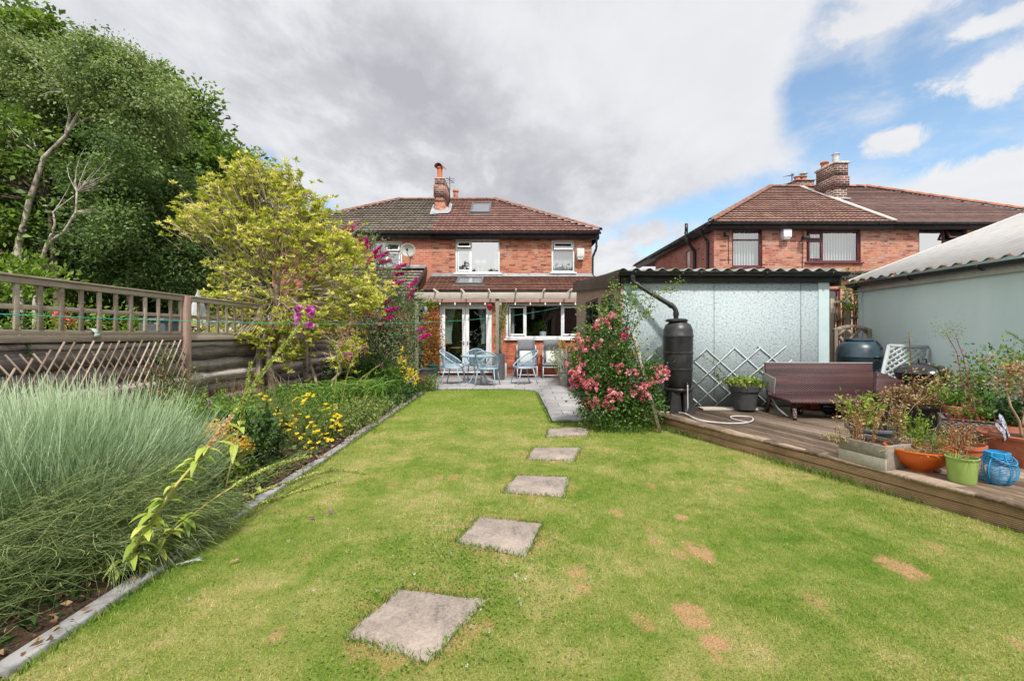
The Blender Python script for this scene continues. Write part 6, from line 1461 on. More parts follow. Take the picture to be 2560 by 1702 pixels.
# screen fence in the gap
OLDW = woodmat('greenish grey old timber', (.17, .13, .09), (.30, .25, .18), (.42, .38, .31), axis='z', ring=12, stain=(.13, .14, .08), stainf=.4)
gf = thing('screen_fence', 'rough timber and brushwood screen closing the gap between the two garages', 'fence', (xat(2110, 8.3), 8.3, 0)); fd_ = 8.3
for X, Y, w_ in ((2075, 744, .045), (2115, 726, .055)):
 mb = MB(); x = xat(X, fd_); z_ = zat(Y, fd_); mb.box(x - w_ * .5 - .01, x + w_ * .5 + .01, fd_ - .06, fd_, -.02, z_ - .02); mb.box(x - w_ * .3, x + w_ * .3, fd_ - .05, fd_ - .01, z_ - .02, z_); mb.build('post', OLDW, gf, bevel=.008)
mb = MB()
for Ya, Yb in ((757, 751), (800, 794), (850, 846)): mb.bar((xat(2068, fd_), fd_ - .02, zat(Ya, fd_)), (xat(2175, fd_), fd_ - .02, zat(Yb - 4, fd_)), .03, .045)
mb.build('rail', OLDW, gf, bevel=.004)
mb = MB()
for k in range(95):
 x = xat(2078, fd_) + random.random() * .78; h_ = random.uniform(1.75, 2.05); mb.tube([(x, fd_ + random.uniform(.0, .05), -.0), (x + random.uniform(-.05, .05), fd_ + .02, h_)], random.uniform(.004, .011), 4)
mb.build('brushwood', woodmat('dry brushwood', (.13, .07, .045), (.28, .17, .11), (.44, .33, .25), axis='z'), gf)
# arched lattice panel
ap = thing('arched_lattice_panel', 'arched brown timber lattice panel standing behind the rain barrel', 'lattice panel', (xat(2128, 7.55), 7.55, 0)); ad = 7.55
x0, x1 = xat(2088, ad), xat(2172, ad); zl, zr_ = zat(826, ad), zat(824, ad); mb = MB()
mb.box(x0 - .03, x0 + .03, ad - .03, ad + .02, -.02, zl - .002); mb.box(x1 - .03, x1 + .03, ad - .03, ad + .02, -.02, zr_ - .002)
top = [(x0 - .03 + (x1 - x0 + .06) * k / 10, ad, zl + .0 + .075 * math.sin(math.pi * k / 10)) for k in range(11)]
for p, q in zip(top, top[1:]): mb.bar(p, q, .055, .05, up=(0, 0, 1))
mb.build('arched_frame', GREYW, ap, bevel=.004)
mb = MB(); W_ = x1 - x0
for k in range(-5, 6):
 for s_, yo in ((1, -.012), (-1, .004)):
  # diagonal slats clipped to the panel rectangle
  za = .2 + k * .27 + (0 if s_ > 0 else W_)
  p = [x0 + .03, za]; q = [x1 - .03, za + s_ * (W_ - .06)]
  lo_, hi_ = .05, zl + .03; t0, t1 = 0, 1
  dz_ = q[1] - p[1]
  for lim, sgn in ((lo_, 1), (hi_, -1)):
   tt_ = (lim - p[1]) / dz_
   if dz_ * sgn > 0: t0 = max(t0, tt_)
   else: t1 = min(t1, tt_)
  if t1 - t0 > .08: mb.bar((p[0] + (q[0] - p[0]) * t0, ad + yo, p[1] + dz_ * t0), (p[0] + (q[0] - p[0]) * t1, ad + yo, p[1] + dz_ * t1), .014, .05)
mb.build('slats', GREYW, ap)
# small white lattice panel leaning on the garage wall
wl_ = thing('white_lattice_panel', 'small pale grey white lattice panel leaning on the garage wall behind the barbecue', 'lattice panel', (5.6, 6.4, DZ))
TL, TR = Q(2222, 864, 6.55), Q(2322, 868, 6.5); BL = Vector((Q(2185, 1000, 6.15).x, 6.15, DZ + .03)); BR = TR + (BL - TL); LWM = simple('pale grey painted lattice', (.38, .41, .42), .6, .3, var=.08)
mb = MB(); nn_ = (TR - TL).cross(BL - TL).normalized()
for p, q in ((TL, TR), (TR, BR), (BR, BL), (BL, TL)): mb.bar(p, q, .022, .05, up=tuple(nn_.cross((q - p).normalized())))
mb.build('frame', LWM, wl_)
mb = MB(); Wd, Hd = (TR - TL).length, (BL - TL).length; ux, vx = (TR - TL) / Wd, (BL - TL) / Hd; s_ = -Hd
while s_ < Wd + Hd:
 for sg in (1, -1):
  p = [s_, 0]; q = [s_ + sg * Hd, Hd]; t0, t1 = 0, 1; dx_ = q[0] - p[0]
  for lim, k in ((0, 1), (Wd, -1)):
   tt_ = (lim - p[0]) / dx_
   if dx_ * k > 0: t0 = max(t0, tt_)
   else: t1 = min(t1, tt_)
  if t1 - t0 > .03:
   a = TL + ux * (p[0] + dx_ * t0) + vx * Hd * t0 + nn_ * .006 * sg; b_ = TL + ux * (p[0] + dx_ * t1) + vx * Hd * t1 + nn_ * .006 * sg; mb.bar(a, b_, .006, .026, up=tuple(nn_.cross((b_ - a).normalized())))
 s_ += .105
mb.build('slats', LWM, wl_)
# kettle barbecue
bq = Vector((xat(2310, 5.6), 5.62, DZ)); t = thing('kettle_barbecue', 'black kettle barbecue with a domed lid by the garage wall', 'barbecue', bq)
GB = simple('glossy black enamel', (.012, .012, .014), .16, .6, var=.1, dirt=(.08, .08, .08), dirtf=.4)
rz_ = zat(934, 5.6) - DZ
mb = MB(); mb.lathe([(.285, 0), (.288, .012), (.27, .05), (.22, .095), (.14, .13), (.05, .145), (0, .147)], 40, (bq.x, bq.y, bq.z + rz_)); mb.build('lid', GB, t, auto=True)
mb = MB(); mb.tube([(bq.x - .05, bq.y, bq.z + rz_ + .14), (bq.x - .05, bq.y, bq.z + rz_ + .185), (bq.x + .05, bq.y, bq.z + rz_ + .185), (bq.x + .05, bq.y, bq.z + rz_ + .14)], .01, 8); mb.build('handle', BLACKP, t)
mb = MB(); mb.lathe([(.28, -.004), (.27, -.05), (.22, -.13), (.12, -.19), (0, -.205)], 40, (bq.x, bq.y, bq.z + rz_)); mb.build('bowl', GB, t, auto=True)
for k in range(3): a = R(90 + 120 * k); mb = MB(); mb.tube([bq + Vector((.16 * math.cos(a), .16 * math.sin(a), rz_ - .16)), bq + Vector((.30 * math.cos(a), .30 * math.sin(a), .01))], .012, 8); mb.build('leg', METAL, t)
# ---- pots at the right
BLKP = simple('black flower pot', (.020, .020, .024), .5, .4, var=.15, dirt=(.10, .095, .09), dirtf=.3)
p1 = Vector((xat(2290, 5.0), 5.0, DZ)); potB = pot('flower_pot', 'large black pot full of dried brown hydrangea heads', p1, [(0, 0), (.175, 0), (.225, .28), (.24, .30), (.24, .315), (.225, .315), (.215, .27), (0, .26)], BLKP, (.215, .27))
p2 = Vector((xat(2348, 5.25), 5.3, DZ)); potC = pot('flower_pot', 'black pot half hidden behind the hydrangea pot', p2, [(0, 0), (.15, 0), (.19, .24), (.21, .25), (.21, .27), (.19, .27), (.18, .23), (0, .22)], BLKP, (.18, .23))
BGREY = simple('blue grey glazed bowl', (.10, .125, .15), .4, .4, var=.15)
p3 = Vector((xat(2178, 4.35), 4.35, DZ)); potD = pot('flower_bowl', 'wide blue grey bowl with straggly dry plants behind the wooden planter', p3, [(0, 0), (.12, 0), (.17, .12), (.185, .17), (.215, .175), (.215, .195), (.19, .20), (.175, .15), (0, .14)], BGREY, (.175, .15))
# wooden planter
BLW = woodmat('bleached grey planter boards', (.19, .165, .14), (.32, .285, .245), (.42, .38, .33), axis='x', ring=10, stainf=.2)
a = G(2096, 1146, DZ); b_ = G(2214, 1177, DZ); t = thing('wooden_planter', 'grey bleached wooden plank planter at the deck edge with dying plants', 'planter', (a + b_) / 2); potE = t
u_ = (b_ - a).normalized(); v_ = Vector((-u_.y, u_.x, 0)); v_ = v_ if v_.x > 0 else -v_; L_ = (b_ - a).length; Dp = .34
M = Matrix((u_, v_, Vector((0, 0, 1)))).transposed().to_4x4(); M.translation = a
for nm, bx_ in (('front_panel', [(0, L_, 0, .02, 0, .095), (0, L_, 0, .02, .099, .20)]), ('back_panel', [(0, L_, Dp - .02, Dp, 0, .095), (0, L_, Dp - .02, Dp, .099, .20)]), ('side_panel', [(-.001, .02, .021, Dp - .021, 0, .199)]), ('side_panel', [(L_ - .02, L_ + .001, .021, Dp - .021, 0, .199)])):
 mb = MB()
 for q in bx_: mb.box(*q, M)
 mb.build(nm, BLW, t, bevel=.003)
mb = MB(); mb.box(.02, L_ - .02, .02, Dp - .02, .0, .165, M); mb.build('soil', SOIL, t)
# orange bowl, green pot, terracotta pots
OR = simple('bright orange glaze', (.66, .13, .018), .35, .5, var=.12, scale=5, dirt=(.38, .09, .02), dirtf=.5)
p4 = Vector((xat(2299, 3.62), 3.62, DZ)); potF = pot('flower_bowl', 'bright orange round bowl with wispy pale stems on the deck edge', p4, [(0, .012), (.075, .012), (.08, 0), (.09, 0), (.10, .02), (.17, .07), (.215, .14), (.22, .165), (.232, .17), (.23, .18), (.212, .178), (.20, .14), (0, .13)], OR, (.20, .145))
LIME = simple('lime green painted pot', (.29, .42, .115), .45, .4, var=.05, scale=4, dirt=(.20, .30, .06), dirtf=.25)
p5 = Vector((xat(2405, 3.3), 3.3, DZ)); potG = pot('flower_pot', 'lime green pot with dead brown stems', p5, [(0, 0), (.074, 0), (.079, .01), (.090, .172), (.095, .177), (.097, .192), (.090, .193), (.086, .16), (0, .155)], LIME, (.086, .16))
p6 = Vector((xat(2408, 3.75), 3.78, DZ)); potH = pot('flower_pot', 'low terracotta pot hidden just behind the lime green pot', p6, [(0, 0), (.12, 0), (.155, .14), (.168, .15), (.168, .18), (.155, .18), (.145, .15), (0, .14)], TERRA, (.145, .15))
p7 = Vector((xat(2562, 3.74), 3.74, DZ)); potI = pot('flower_pot', 'large brownish terracotta pot with a bare thick stemmed shrub at the frame edge', p7, [(0, 0), (.205, 0), (.255, .19), (.257, .20), (.255, .205), (.265, .235), (.29, .24), (.295, .262), (.285, .27), (.265, .265), (.25, .22), (0, .21)], TERRAD, (.25, .225))
p8 = Vector((xat(2530, 4.25), 4.25, DZ)); potJ = pot('flower_pot', 'second terracotta pot behind the large brownish one', p8, [(0, 0), (.14, 0), (.18, .2), (.19, .21), (.19, .245), (.175, .245), (.165, .21), (0, .2)], TERRA, (.165, .21))
p9 = Vector((xat(2415, 4.75), 4.78, DZ)); potK = pot('flower_pot', 'wide rimmed terracotta pot behind the woven grey planter', p9, [(0, 0), (.17, 0), (.20, .26), (.225, .27), (.228, .34), (.21, .345), (.2, .29), (0, .28)], TERRAD, (.2, .29))
m, g = mat('woven grey brown rattan'); uv = uvc(g); sp = g.add('ShaderNodeSeparateXYZ'); g.put(sp.inputs[0], uv)
row = g.math('FLOOR', g.math('DIVIDE', sp.outputs[1], .016)); ph = g.math('MULTIPLY', g.math('MODULO', row, 2.0), .5)
sx_ = g.math('SINE', g.math('MULTIPLY', g.math('ADD', g.math('DIVIDE', sp.outputs[0], .05), ph), 2 * math.pi)); sy_ = g.math('ABSOLUTE', g.math('SINE', g.math('MULTIPLY', sp.outputs[1], math.pi / .016)))
hgt = g.math('MULTIPLY', g.math('MULTIPLY_ADD', sx_, .5, .5), sy_); c = g.ramp(hgt, [(.05, (.05, .042, .036)), (.4, (.17, .145, .12)), (.9, (.32, .28, .24))]); b = pbsdf(g, c, .5, .4, bump=hgt, bstr=.9, bdist=.008); g.l.new(b.outputs[0], g.out.inputs[0]); RATG = m
c9 = Vector((xat(2440, 4.25), 4.32, DZ)); t = thing('woven_planter', 'square woven grey brown planter with tall red stems', 'planter', c9, rz=0); potL = t
M = Matrix.Translation(c9) @ Matrix.Rotation(R(-40), 4, 'Z'); s_ = .205
for k in range(4):
 mb = MB(); Mk = Matrix.Rotation(R(90 * k), 4, 'Z'); mb.box(-s_ + .0, s_ - .012, -s_, -s_ + .012, 0, .285); mb.v = [tuple(Mk @ Vector(v)) for v in mb.v]
 o = mb.build('side_panel', RATG, t, local=True); o.matrix_local = Matrix.Rotation(R(-40), 4, 'Z')
mb = MB(); mb.box(-s_ - .004, s_ + .004, -s_ - .004, -s_ + .03, .285, .297).box(-s_ - .004, s_ + .004, s_ - .03, s_ + .004, .285, .297).box(-s_ - .004, -s_ + .03, -s_ + .03, s_ - .03, .285, .296).box(s_ - .03, s_ + .004, -s_ + .03, s_ - .03, .285, .296)
mb.v = [tuple(M @ Vector(v)) for v in mb.v]; mb.build('rim', RATG, t); mb = MB(); mb.box(-s_ + .02, s_ - .02, -s_ + .02, s_ - .02, .1, .25, M); mb.build('soil', SOIL, t)
# blue wire lantern
BLU = simple('bright blue painted wire', (.02, .26, .52), .35, .5, var=.1)
lc = Vector((xat(2492, 3.28), 3.28, DZ)); t = thing('lantern', 'bright blue wire lantern beside the lime green pot', 'lantern', lc)
prof = [(.062, .0), (.080, .02), (.101, .055), (.109, .095), (.104, .135), (.088, .170), (.068, .195), (.064, .215), (.066, .235)]
def prad(z):
 for (r0, z0), (r1, z1) in zip(prof, prof[1:]):
  if z0 <= z <= z1: return r0 + (r1 - r0) * (z - z0) / (z1 - z0)
 return prof[-1][0]
mb = MB()
for k in range(17):
 z = .006 + .19 * k / 16; r_ = prad(z); mb.tube([lc + Vector((r_ * math.cos(a), r_ * math.sin(a), z)) for a in [2 * math.pi * j / 32 for j in range(32)]], .0028, 6, closed=True)
mb.build('wire_rings', BLU, t)
mb = MB()
for k in range(6): a = R(60 * k + 20); mb.tube([lc + Vector(((r_ + .003) * math.cos(a), (r_ + .003) * math.sin(a), z)) for r_, z in prof], .0045, 6)
mb.lathe([(.06, .0), (.064, .008), (.0, .008)], 24, tuple(lc)); mb.build('ribs', BLU, t)
mb = MB(); mb.lathe([(.066, .198), (.068, .235), (.056, .238), (.054, .22), (0, .22)], 28, tuple(lc)); mb.build('neck', BLU, t, auto=True)
mb = MB(); mb.tube([lc + Vector((.072 * math.cos(a), -.01 - .105 * abs(math.sin(a)) ** .8, .215 - .05 * math.sin(a))) for a in [math.pi * j / 14 for j in range(15)]], .0045, 6); mb.build('handle', BLU, t)
mb = MB(); mb.lathe([(0, .01), (.05, .01), (.055, .05), (.05, .12), (0, .13)], 20, tuple(lc)); mb.build('glass_cup', simple('milky glass', (.45, .55, .65), .3, .5), t, auto=True)
# butterfly ornament on a stick
bc = Vector((xat(2515, 3.62), 3.62, .50)); t = thing('butterfly_ornament', 'blue grey butterfly ornament on a stick in the large terracotta pot', 'ornament', (bc.x, bc.y, DZ + .22))
m, g = mat('blue grey veined wing'); o = objc(g); v = g.add('ShaderNodeTexVoronoi', feature='DISTANCE_TO_EDGE'); g.put(v.inputs['Vector'], o); v.inputs['Scale'].default_value = 30
b = pbsdf(g, g.mix(g.smooth(v.outputs[0], .02, .10), (.05, .05, .08), (.42, .44, .58)), .4, .4); g.l.new(b.outputs[0], g.out.inputs[0]); WING = m
def wing(pts, nm):
 mb = MB(); ctr = sum((Vector(p) for p in pts), Vector()) / len(pts) + Vector((0, -.006, .0))
 for p, q in zip(pts, pts[1:] + pts[:1]): mb.quad(tuple(bc + ctr), tuple(bc + Vector(p)), tuple(bc + Vector(q)))
 mb.f = [f for f in mb.f]; mb.build(nm, WING, t)
wing([(0, 0, 0), (-.06, -.02, .045), (-.115, -.03, .085), (-.125, -.03, .07), (-.10, -.03, .03), (-.07, -.03, .0), (-.03, -.02, -.03), (-.035, -.02, -.07), (-.01, -.01, -.06)], 'wing')
wing([(0, 0, 0), (.0, .03, .06), (-.02, .04, .12), (-.005, .045, .145), (.03, .05, .12), (.055, .05, .07), (.05, .03, .0), (.06, .02, -.04), (.02, .01, -.04)], 'wing')
mb = MB(); mb.tube([bc + Vector((.0, 0, .02)), bc + Vector((.01, 0, -.05))], .006, 6); mb.tube([bc, Vector((bc.x - .03, bc.y, DZ + .22))], .003, 5); mb.build('body', BLACKP, t)
# A-frame trellis leaning in the rose, green folding chair leg on the patio edge
mb = MB(); a = Q(1583, 835, 5.95); b_ = Vector((G(1650, 1082, 0).x, G(1650, 1082, 0).y, 0)); tr_ = thing('leaning_trellis', 'grey timber trellis frame leaning inside the pink rose bush', 'trellis', b_)
mb.bar(a, b_ + Vector((0, 0, 0)), .028, .045, up=(1, .3, 0)); mb.bar(Q(1640, 1010, 5.98), Q(1626, 1080, 6.05), .014, .02); mb.bar(Q(1570, 850, 6.2), Q(1520, 1060, 6.4), .02, .04, up=(1, .3, 0)); mb.build('rail', GREYW, tr_)
mb = MB()
for t_ in (.25, .5, .75): p = a.lerp(b_, t_); mb.bar(p, p + Vector((-.42, .22, .0)), .012, .03)
mb.build('crossbar', GREYW, tr_)
GRNM = simple('dark green metal', (.015, .07, .06), .4, .4)
fc = thing('folding_chair', 'dark green metal folding chair mostly hidden behind the pink roses', 'chair', (G(1452, 1006, PZ).x + .3, G(1452, 1006, PZ).y + .2, PZ)); c = fc.location
mb = MB(); mb.box(c.x - .2, c.x + .2, c.y - .2, c.y + .2, .46, .48); mb.build('seat', GRNM, fc, bevel=.006)
for sx in (-1, 1):
 for sy in (-1, 1): mb = MB(); mb.tube([(c.x + sx * .19, c.y + sy * .18, .46), (c.x + sx * .24, c.y - sy * -.24, PZ)], .011, 8); mb.build('leg', GRNM, fc)
mb = MB(); mb.tube([(c.x + .2, c.y + .2, .46), (c.x + .22, c.y + .25, .88), (c.x - .18, c.y + .25, .88), (c.x - .2, c.y + .2, .46)], .011, 8); mb.build('backrest', GRNM, fc)
# ================================================================== PLANTS
BARK = simple('grey brown bark', (.13, .10, .075), .95, .1, var=.35, scale=12, bstr=.5)
BIRCHB = simple('pale birch bark', (.42, .37, .32), .85, .2, var=.35, scale=10, dirt=(.12, .09, .07), dirtf=.6)
PALEBARK = simple('pale grey shrub bark', (.30, .23, .18), .9, .1, var=.3, scale=14, dirt=(.12, .10, .06), dirtf=.5)
SYC = leafmat('sycamore leaf', [(0, (.035, .075, .018)), (.4, (.105, .185, .038)), (.75, (.205, .31, .062)), (1, (.32, .44, .10))], nscale=.5)
SYCD = leafmat('dark ivy green leaf', [(0, (.014, .032, .012)), (.5, (.040, .080, .025)), (1, (.10, .165, .05))], nscale=.5, trans=.25)
BIRCH = leafmat('birch leaf', [(0, (.09, .14, .05)), (.5, (.21, .29, .115)), (1, (.40, .47, .22))], nscale=.5)
ROWAN = leafmat('rowan leaf', [(0, (.038, .075, .028)), (.5, (.12, .20, .068)), (1, (.27, .38, .13))], nscale=.5)
def Bl(X, Y, d, rx, ry, n, rz=None):
 """crown part: centre from a sight line at distance d, radii in metres"""
 return (tuple(Q(X, Y, d)), (rx, rz or rx * .8, ry), n)
def base_at(X, d): return (xat(X, d), d, 0)
def tk(d, *pts): return [tuple(Q(X, Y, dd if dd else d)) for X, Y, dd in pts]
# far left tall sycamore
d = 12.5
tree('sycamore_tree', 'tall sycamore at the left edge of the wood, its top above all others', [([(-15.0, d, 0), (-15.1, d, 3.5), (-15.2, d, 7), (-15.4, d, 10)], .22)],
  [Bl(-60, 230, d, 2.3, 3.2, 150), Bl(20, 60, 12.0, 1.0, .9, 26), Bl(-150, 520, d, 2.4, 2.4, 60)], SYC, BARK, leaf=.17, per=85, csig=.28)
d = 13.5
tree('sycamore_tree', 'broad bright sycamore rising behind the birch, left of the middle of the wood', [([(-11.5, d, 0), (-11.6, d, 3), (-11.9, d, 6), (-12.2, d, 9)], .2)],
  [Bl(200, 260, d, 1.7, 1.5, 90), Bl(290, 370, d, 2.0, 1.9, 170), Bl(130, 190, d, 1.0, .8, 34), Bl(300, 190, d, .5, .4, 10), Bl(360, 220, d, .35, .4, 8)], SYC, BARK, leaf=.16, per=85, csig=.27)
d = 14.5
tree('sycamore_tree', 'dark green sycamore forming the right shoulder of the wood above the yellow shrub', [([(-10.1, d, 0), (-10.2, d, 3), (-10.4, d, 6), (-10.8, d, 8)], .2)],
  [Bl(400, 420, d, 1.5, 2.0, 150), Bl(480, 480, d, 1.5, 1.6, 150), Bl(560, 455, d, .85, .75, 44), Bl(615, 410, d, .35, .3, 8), Bl(520, 360, d, .45, .6, 18), Bl(460, 290, d, .4, .6, 14), Bl(415, 200, d, .18, .7, 8), Bl(500, 250, d, .12, .4, 4)], SYC, BARK, leaf=.15, per=90, csig=.26)
d = 15.5
tree('sycamore_tree', 'lower dark tree at the back right of the wood behind the yellow shrub', [([(-10.3, d, 0), (-10.2, d, 3), (-10.1, d, 5)], .16)],
  [Bl(520, 640, d, 2.0, 1.9, 130), Bl(590, 560, d, 1.2, 1.5, 60), Bl(600, 740, d, 1.6, 1.3, 60)], SYCD, BARK, leaf=.15, per=85, csig=.34)
# birch with pale leaning trunk
d = 10.2
tree('birch_tree', 'silver birch with pale leaning forked trunk and soft grey green leaves', [
 (tk(d, (60, 838 + 190, 0), (45, 620, 0), (75, 500, 0), (110, 395, 0), (165, 340, 0), (205, 270, 0), (250, 215, 0)), .075), (tk(d, (165, 340, 0), (175, 290, 0), (160, 230, 0)), .04),
 (tk(d, (180, 320, 0), (230, 290, 0), (310, 284, 0)), .03)],
  [Bl(200, 240, 11.3, 1.2, .85, 70), Bl(110, 180, 11.2, 1.0, .8, 42), Bl(310, 230, d, .9, .8, 46), Bl(380, 290, d, .75, .8, 36), Bl(120, 270, 11.4, .9, .6, 30), Bl(60, 330, 11, .7, .35, 14), Bl(260, 130, 10.6, .5, .35, 10), Bl(180, 170, 9.9, .5, .3, 10), Bl(290, 150, d, .6, .5, 20)], BIRCH, BIRCHB, leaf=.075, per=190, csig=.24, droop=.5, twig=.008, nlimb=50, sag=.25)
tree('birch_tree', 'young birch with a thin curved twin stem rising straight from behind the fence', [
 (tk(9.0, (85, 838 + 157, 0), (88, 700, 0), (118, 610, 0), (160, 580, 0), (190, 530, 0), (192, 480, 0)), .045), (tk(9.0, (122, 605, 0), (138, 560, 0), (133, 530, 0), (185, 490, 0)), .028)],
  [Bl(250, 450, 10.3, .7, .45, 24), Bl(260, 560, 9.6, .8, .5, 20), Bl(290, 400, 9.6, .8, .55, 24)], ROWAN, BIRCHB, leaf=.075, per=150, csig=.24, droop=.2, twig=.005, nlimb=26, sag=.3)
tree('rowan_tree', 'dark feathery rowan filling the shade below the sycamores', [(tk(11.4, (95, 838 + 124, 0), (100, 640, 0), (104, 520, 0)), .11), (tk(11.4, (330, 838 + 124, 0), (320, 640, 0), (300, 560, 0)), .09)],
  [Bl(330, 510, 11.5, 1.7, .9, 80), Bl(420, 600, 11.5, 1.4, .9, 70), Bl(300, 640, 11.8, 1.8, .9, 80), Bl(470, 700, 11.8, 1.3, .7, 50), Bl(150, 700, 12.2, 1.8, .9, 70), Bl(40, 600, 12.0, 1.5, 1.3, 70)], ROWAN, BARK, leaf=.11, per=120, csig=.26, wr=.4, droop=.3)
tree('sycamore_tree', 'sycamore with large bright leaves low at the left edge above the fence', [([(-10.8, 10.6, 0), (-11.0, 10.6, 2.5), (-11.2, 10.6, 4.5)], .12)],
  [Bl(10, 380, 10.6, 1.2, 1.0, 50), Bl(60, 560, 10.8, .8, .7, 20), Bl(-40, 500, 10.6, 1.4, 1.4, 50)], SYC, BARK, leaf=.15, per=60, csig=.28)
for (X, Y, d, rx, ry, n, lab) in ((120, 640, 17, 5.0, 2.8, 200, 'dense dark undergrowth tree deep in the wood on the left'), (440, 620, 18, 4.0, 3.6, 200, 'dense dark undergrowth tree deep in the wood behind the yellow shrub'), (250, 430, 17.5, 4.0, 3.2, 200, 'tall shaded tree in the depth of the wood behind the birch')):
 tree('woodland_tree', lab, [([(xat(X, d), d, 0), (xat(X, d) + .1, d, 3), (xat(X, d), d, 5)], .2)], [Bl(X, Y, d, rx, ry, n, rz=1.0), Bl(X, 760, d, rx, 1.4, n // 2, rz=.8)], SYCD, BARK, leaf=.26, per=60, csig=.5)
for X, Y, k in ((-6.5, -16, 0), (.5, -17.5, 1), (7.5, -16.5, 2)):  # unseen trees added behind the viewer to give the panes dark reflections
 tree('woodland_tree', ('broad unseen tree added behind the viewer to darken reflections in the left windows', 'broad unseen tree added behind the viewer to darken reflections in the upstairs window', 'broad unseen tree added behind the viewer to darken reflections in the kitchen window')[k], [([(X, Y, 0), (X, Y, 3), (X + .2, Y, 6)], .2)], [((X, Y, 5.2), (4.2, 1.6, 3.6), 150), ((X, Y, 2), (4.2, 1.2, 2), 90)], SYCD, BARK, leaf=.5, per=30, csig=.6)
for xx, yy, k in ((-11.9, 11.8, 0), (-9.4, 12.2, 1), (-8.4, 13.1, 2)):
 mb = MB(); mb.tube([(xx, yy, -.05), (xx + .1, yy, 1.5), (xx - .1, yy + .1, 3.4), (xx + .15, yy, 5)], [.11, .10, .08, .05], 8); o = mb.build('tree_trunk', BARK, None, smooth=True)
 tag(o, 'dark slender bare trunk in the shade of the wood, %s' % ('behind the thin birch', 'left of the concrete post', 'just right of the concrete post')[k], 'tree')
# ---- neighbour garden behind the fence: shrub with roses, folded parasol, pale conservatory bits
YGL = leafmat('fresh yellow green leaf', [(0, (.06, .12, .015)), (.5, (.16, .27, .035)), (1, (.32, .42, .08))], nscale=3)
PINKP = leafmat('salmon pink petal', [(0, (.55, .06, .10)), (.6, (.75, .16, .18)), (1, (.85, .42, .30))], trans=.3)
def shrub(name, lab, c, rad, n, leaf, m, cat='shrub', per=30, csig=.1, stems=6, bark=None, wr=.45, base=None, group=None, D=None, crown='foliage'):
 base = base or (c[0], c[1], 0); t = thing(name, lab, cat, base, group); C = in_ellipsoid(n, c, rad, .25); mb = MB()
 for q in C[RNG.choice(len(C), min(stems, len(C)), replace=False)]:
  b = Vector(base) + Vector((random.uniform(-.06, .06), random.uniform(-.06, .06), 0)); q = Vector(q); mb.tube(bez(b, (b.x * .5 + q.x * .5, b.y * .5 + q.y * .5, b.z + (q.z - b.z) * .7), q, 6), [.012 * (1 - .7 * k / 6) for k in range(7)], 5)
 mb.build('stem', bark or BARK, t)
 L = around(C, per, csig); D = unit(L - np.repeat(C, per, 0)) + RNG.normal(size=L.shape) * .5 + [0, 0, .3]
 leaves(crown, L, leaf * (.6 + .7 * RNG.random(len(L))), m, t, D, wr=wr, shade=np.clip(np.repeat(RNG.random(n), per) * .4 + RNG.random(len(L)) * .6, 0, 1)); return t
t = shrub('rose_shrub', 'pink flowered rose shrub behind the trellis top of the left fence', (-6.0, 6.0, 1.32), (1.0, .5, .32), 60, .06, YGL, per=34)
leaves('blossom', around(np.array([Q(146, 795, 5.9), Q(176, 800, 5.9), Q(148, 788, 5.9)]), 40, .035), .045, PINKP, t, wr=.9)
shrub('leafy_shrub', 'bright green leafy shrub poking above the fence at the left edge', tuple(Q(50, 690, 6.6)), (.7, .4, .22), 36, .10, YGL, per=24, base=(-7.3, 6.6, 0))
FABW = simple('grey white parasol fabric', (.50, .51, .54), .8, .2, var=.08, scale=20)
pp = thing('parasol', 'folded grey white parasol standing behind the fence near the yellow shrub', 'parasol', (xat(495, 9.0), 9.0, 0)); c = pp.location
mb = MB(); mb.tube([(c.x, c.y, 0), (c.x, c.y, zat(726, 9))], .02, 8); mb.build('pole', METAL, pp)
mb = MB()
zt_, zb_ = zat(728, 9), zat(815, 9); N = 24
rows = [(0.012, zt_), (.10, zt_ - .30), (.16, zb_ + .15), (.19, zb_)]
for k, (r_, z) in enumerate(rows):
 for j in range(N): a = 2 * math.pi * j / N; rr = r_ * (1 + .28 * math.sin(a * 6)); mb.v.append((c.x + rr * math.cos(a), c.y + rr * math.sin(a), z))
for k in range(3):
 for j in range(N): mb.f.append((k * N + j, k * N + (j + 1) % N, (k + 1) * N + (j + 1) % N, (k + 1) * N + j))
mb.build('canopy', FABW, pp, smooth=True)
mb = MB(); x0, x1 = xat(515, 10.5), xat(660, 10.5); mb.box(x0, x1, 10.5, 12.3, 0, 1.62); cv = thing('garden_shed', 'low white panelled shed glimpsed through the trellis behind the yellow shrub', 'shed', ((x0 + x1) / 2, 10.5, 0)); mb.build('wall', WHITE, cv); mb = MB(); mb.quad((x0 - .1, 10.4, 1.62), (x1 + .1, 10.4, 1.62), (x1 + .1, 12.4, 1.8), (x0 - .1, 12.4, 1.8)); mb.build('roof', LEAD, cv); 
mb = MB()
for k in range(5): x = x0 + .15 + k * (x1 - x0 - .3) / 4.3; mb.box(x, x + .16, 10.485, 10.5, 1.15, 1.5)
mb.build('window', GLASS_MID, cv)
mb = MB(); mb.box(xat(345, 8.5), xat(412, 8.5), 8.5, 9.6, 0, zat(802, 8.5)); gt = thing('storage_bench', 'dark blue grey garden storage box seen through the trellis left of the concrete post', 'storage box', (xat(380, 8.5), 8.5, 0)); mb.build('body', simple('blue grey plastic', (.06, .07, .09), .5), gt, bevel=.02)
mb = MB(); mb.box(xat(343, 8.5), xat(414, 8.5), 8.46, 9.64, zat(802, 8.5), zat(795, 8.5)); mb.build('lid', simple('grey plastic lid', (.16, .17, .19), .5), gt, bevel=.01)
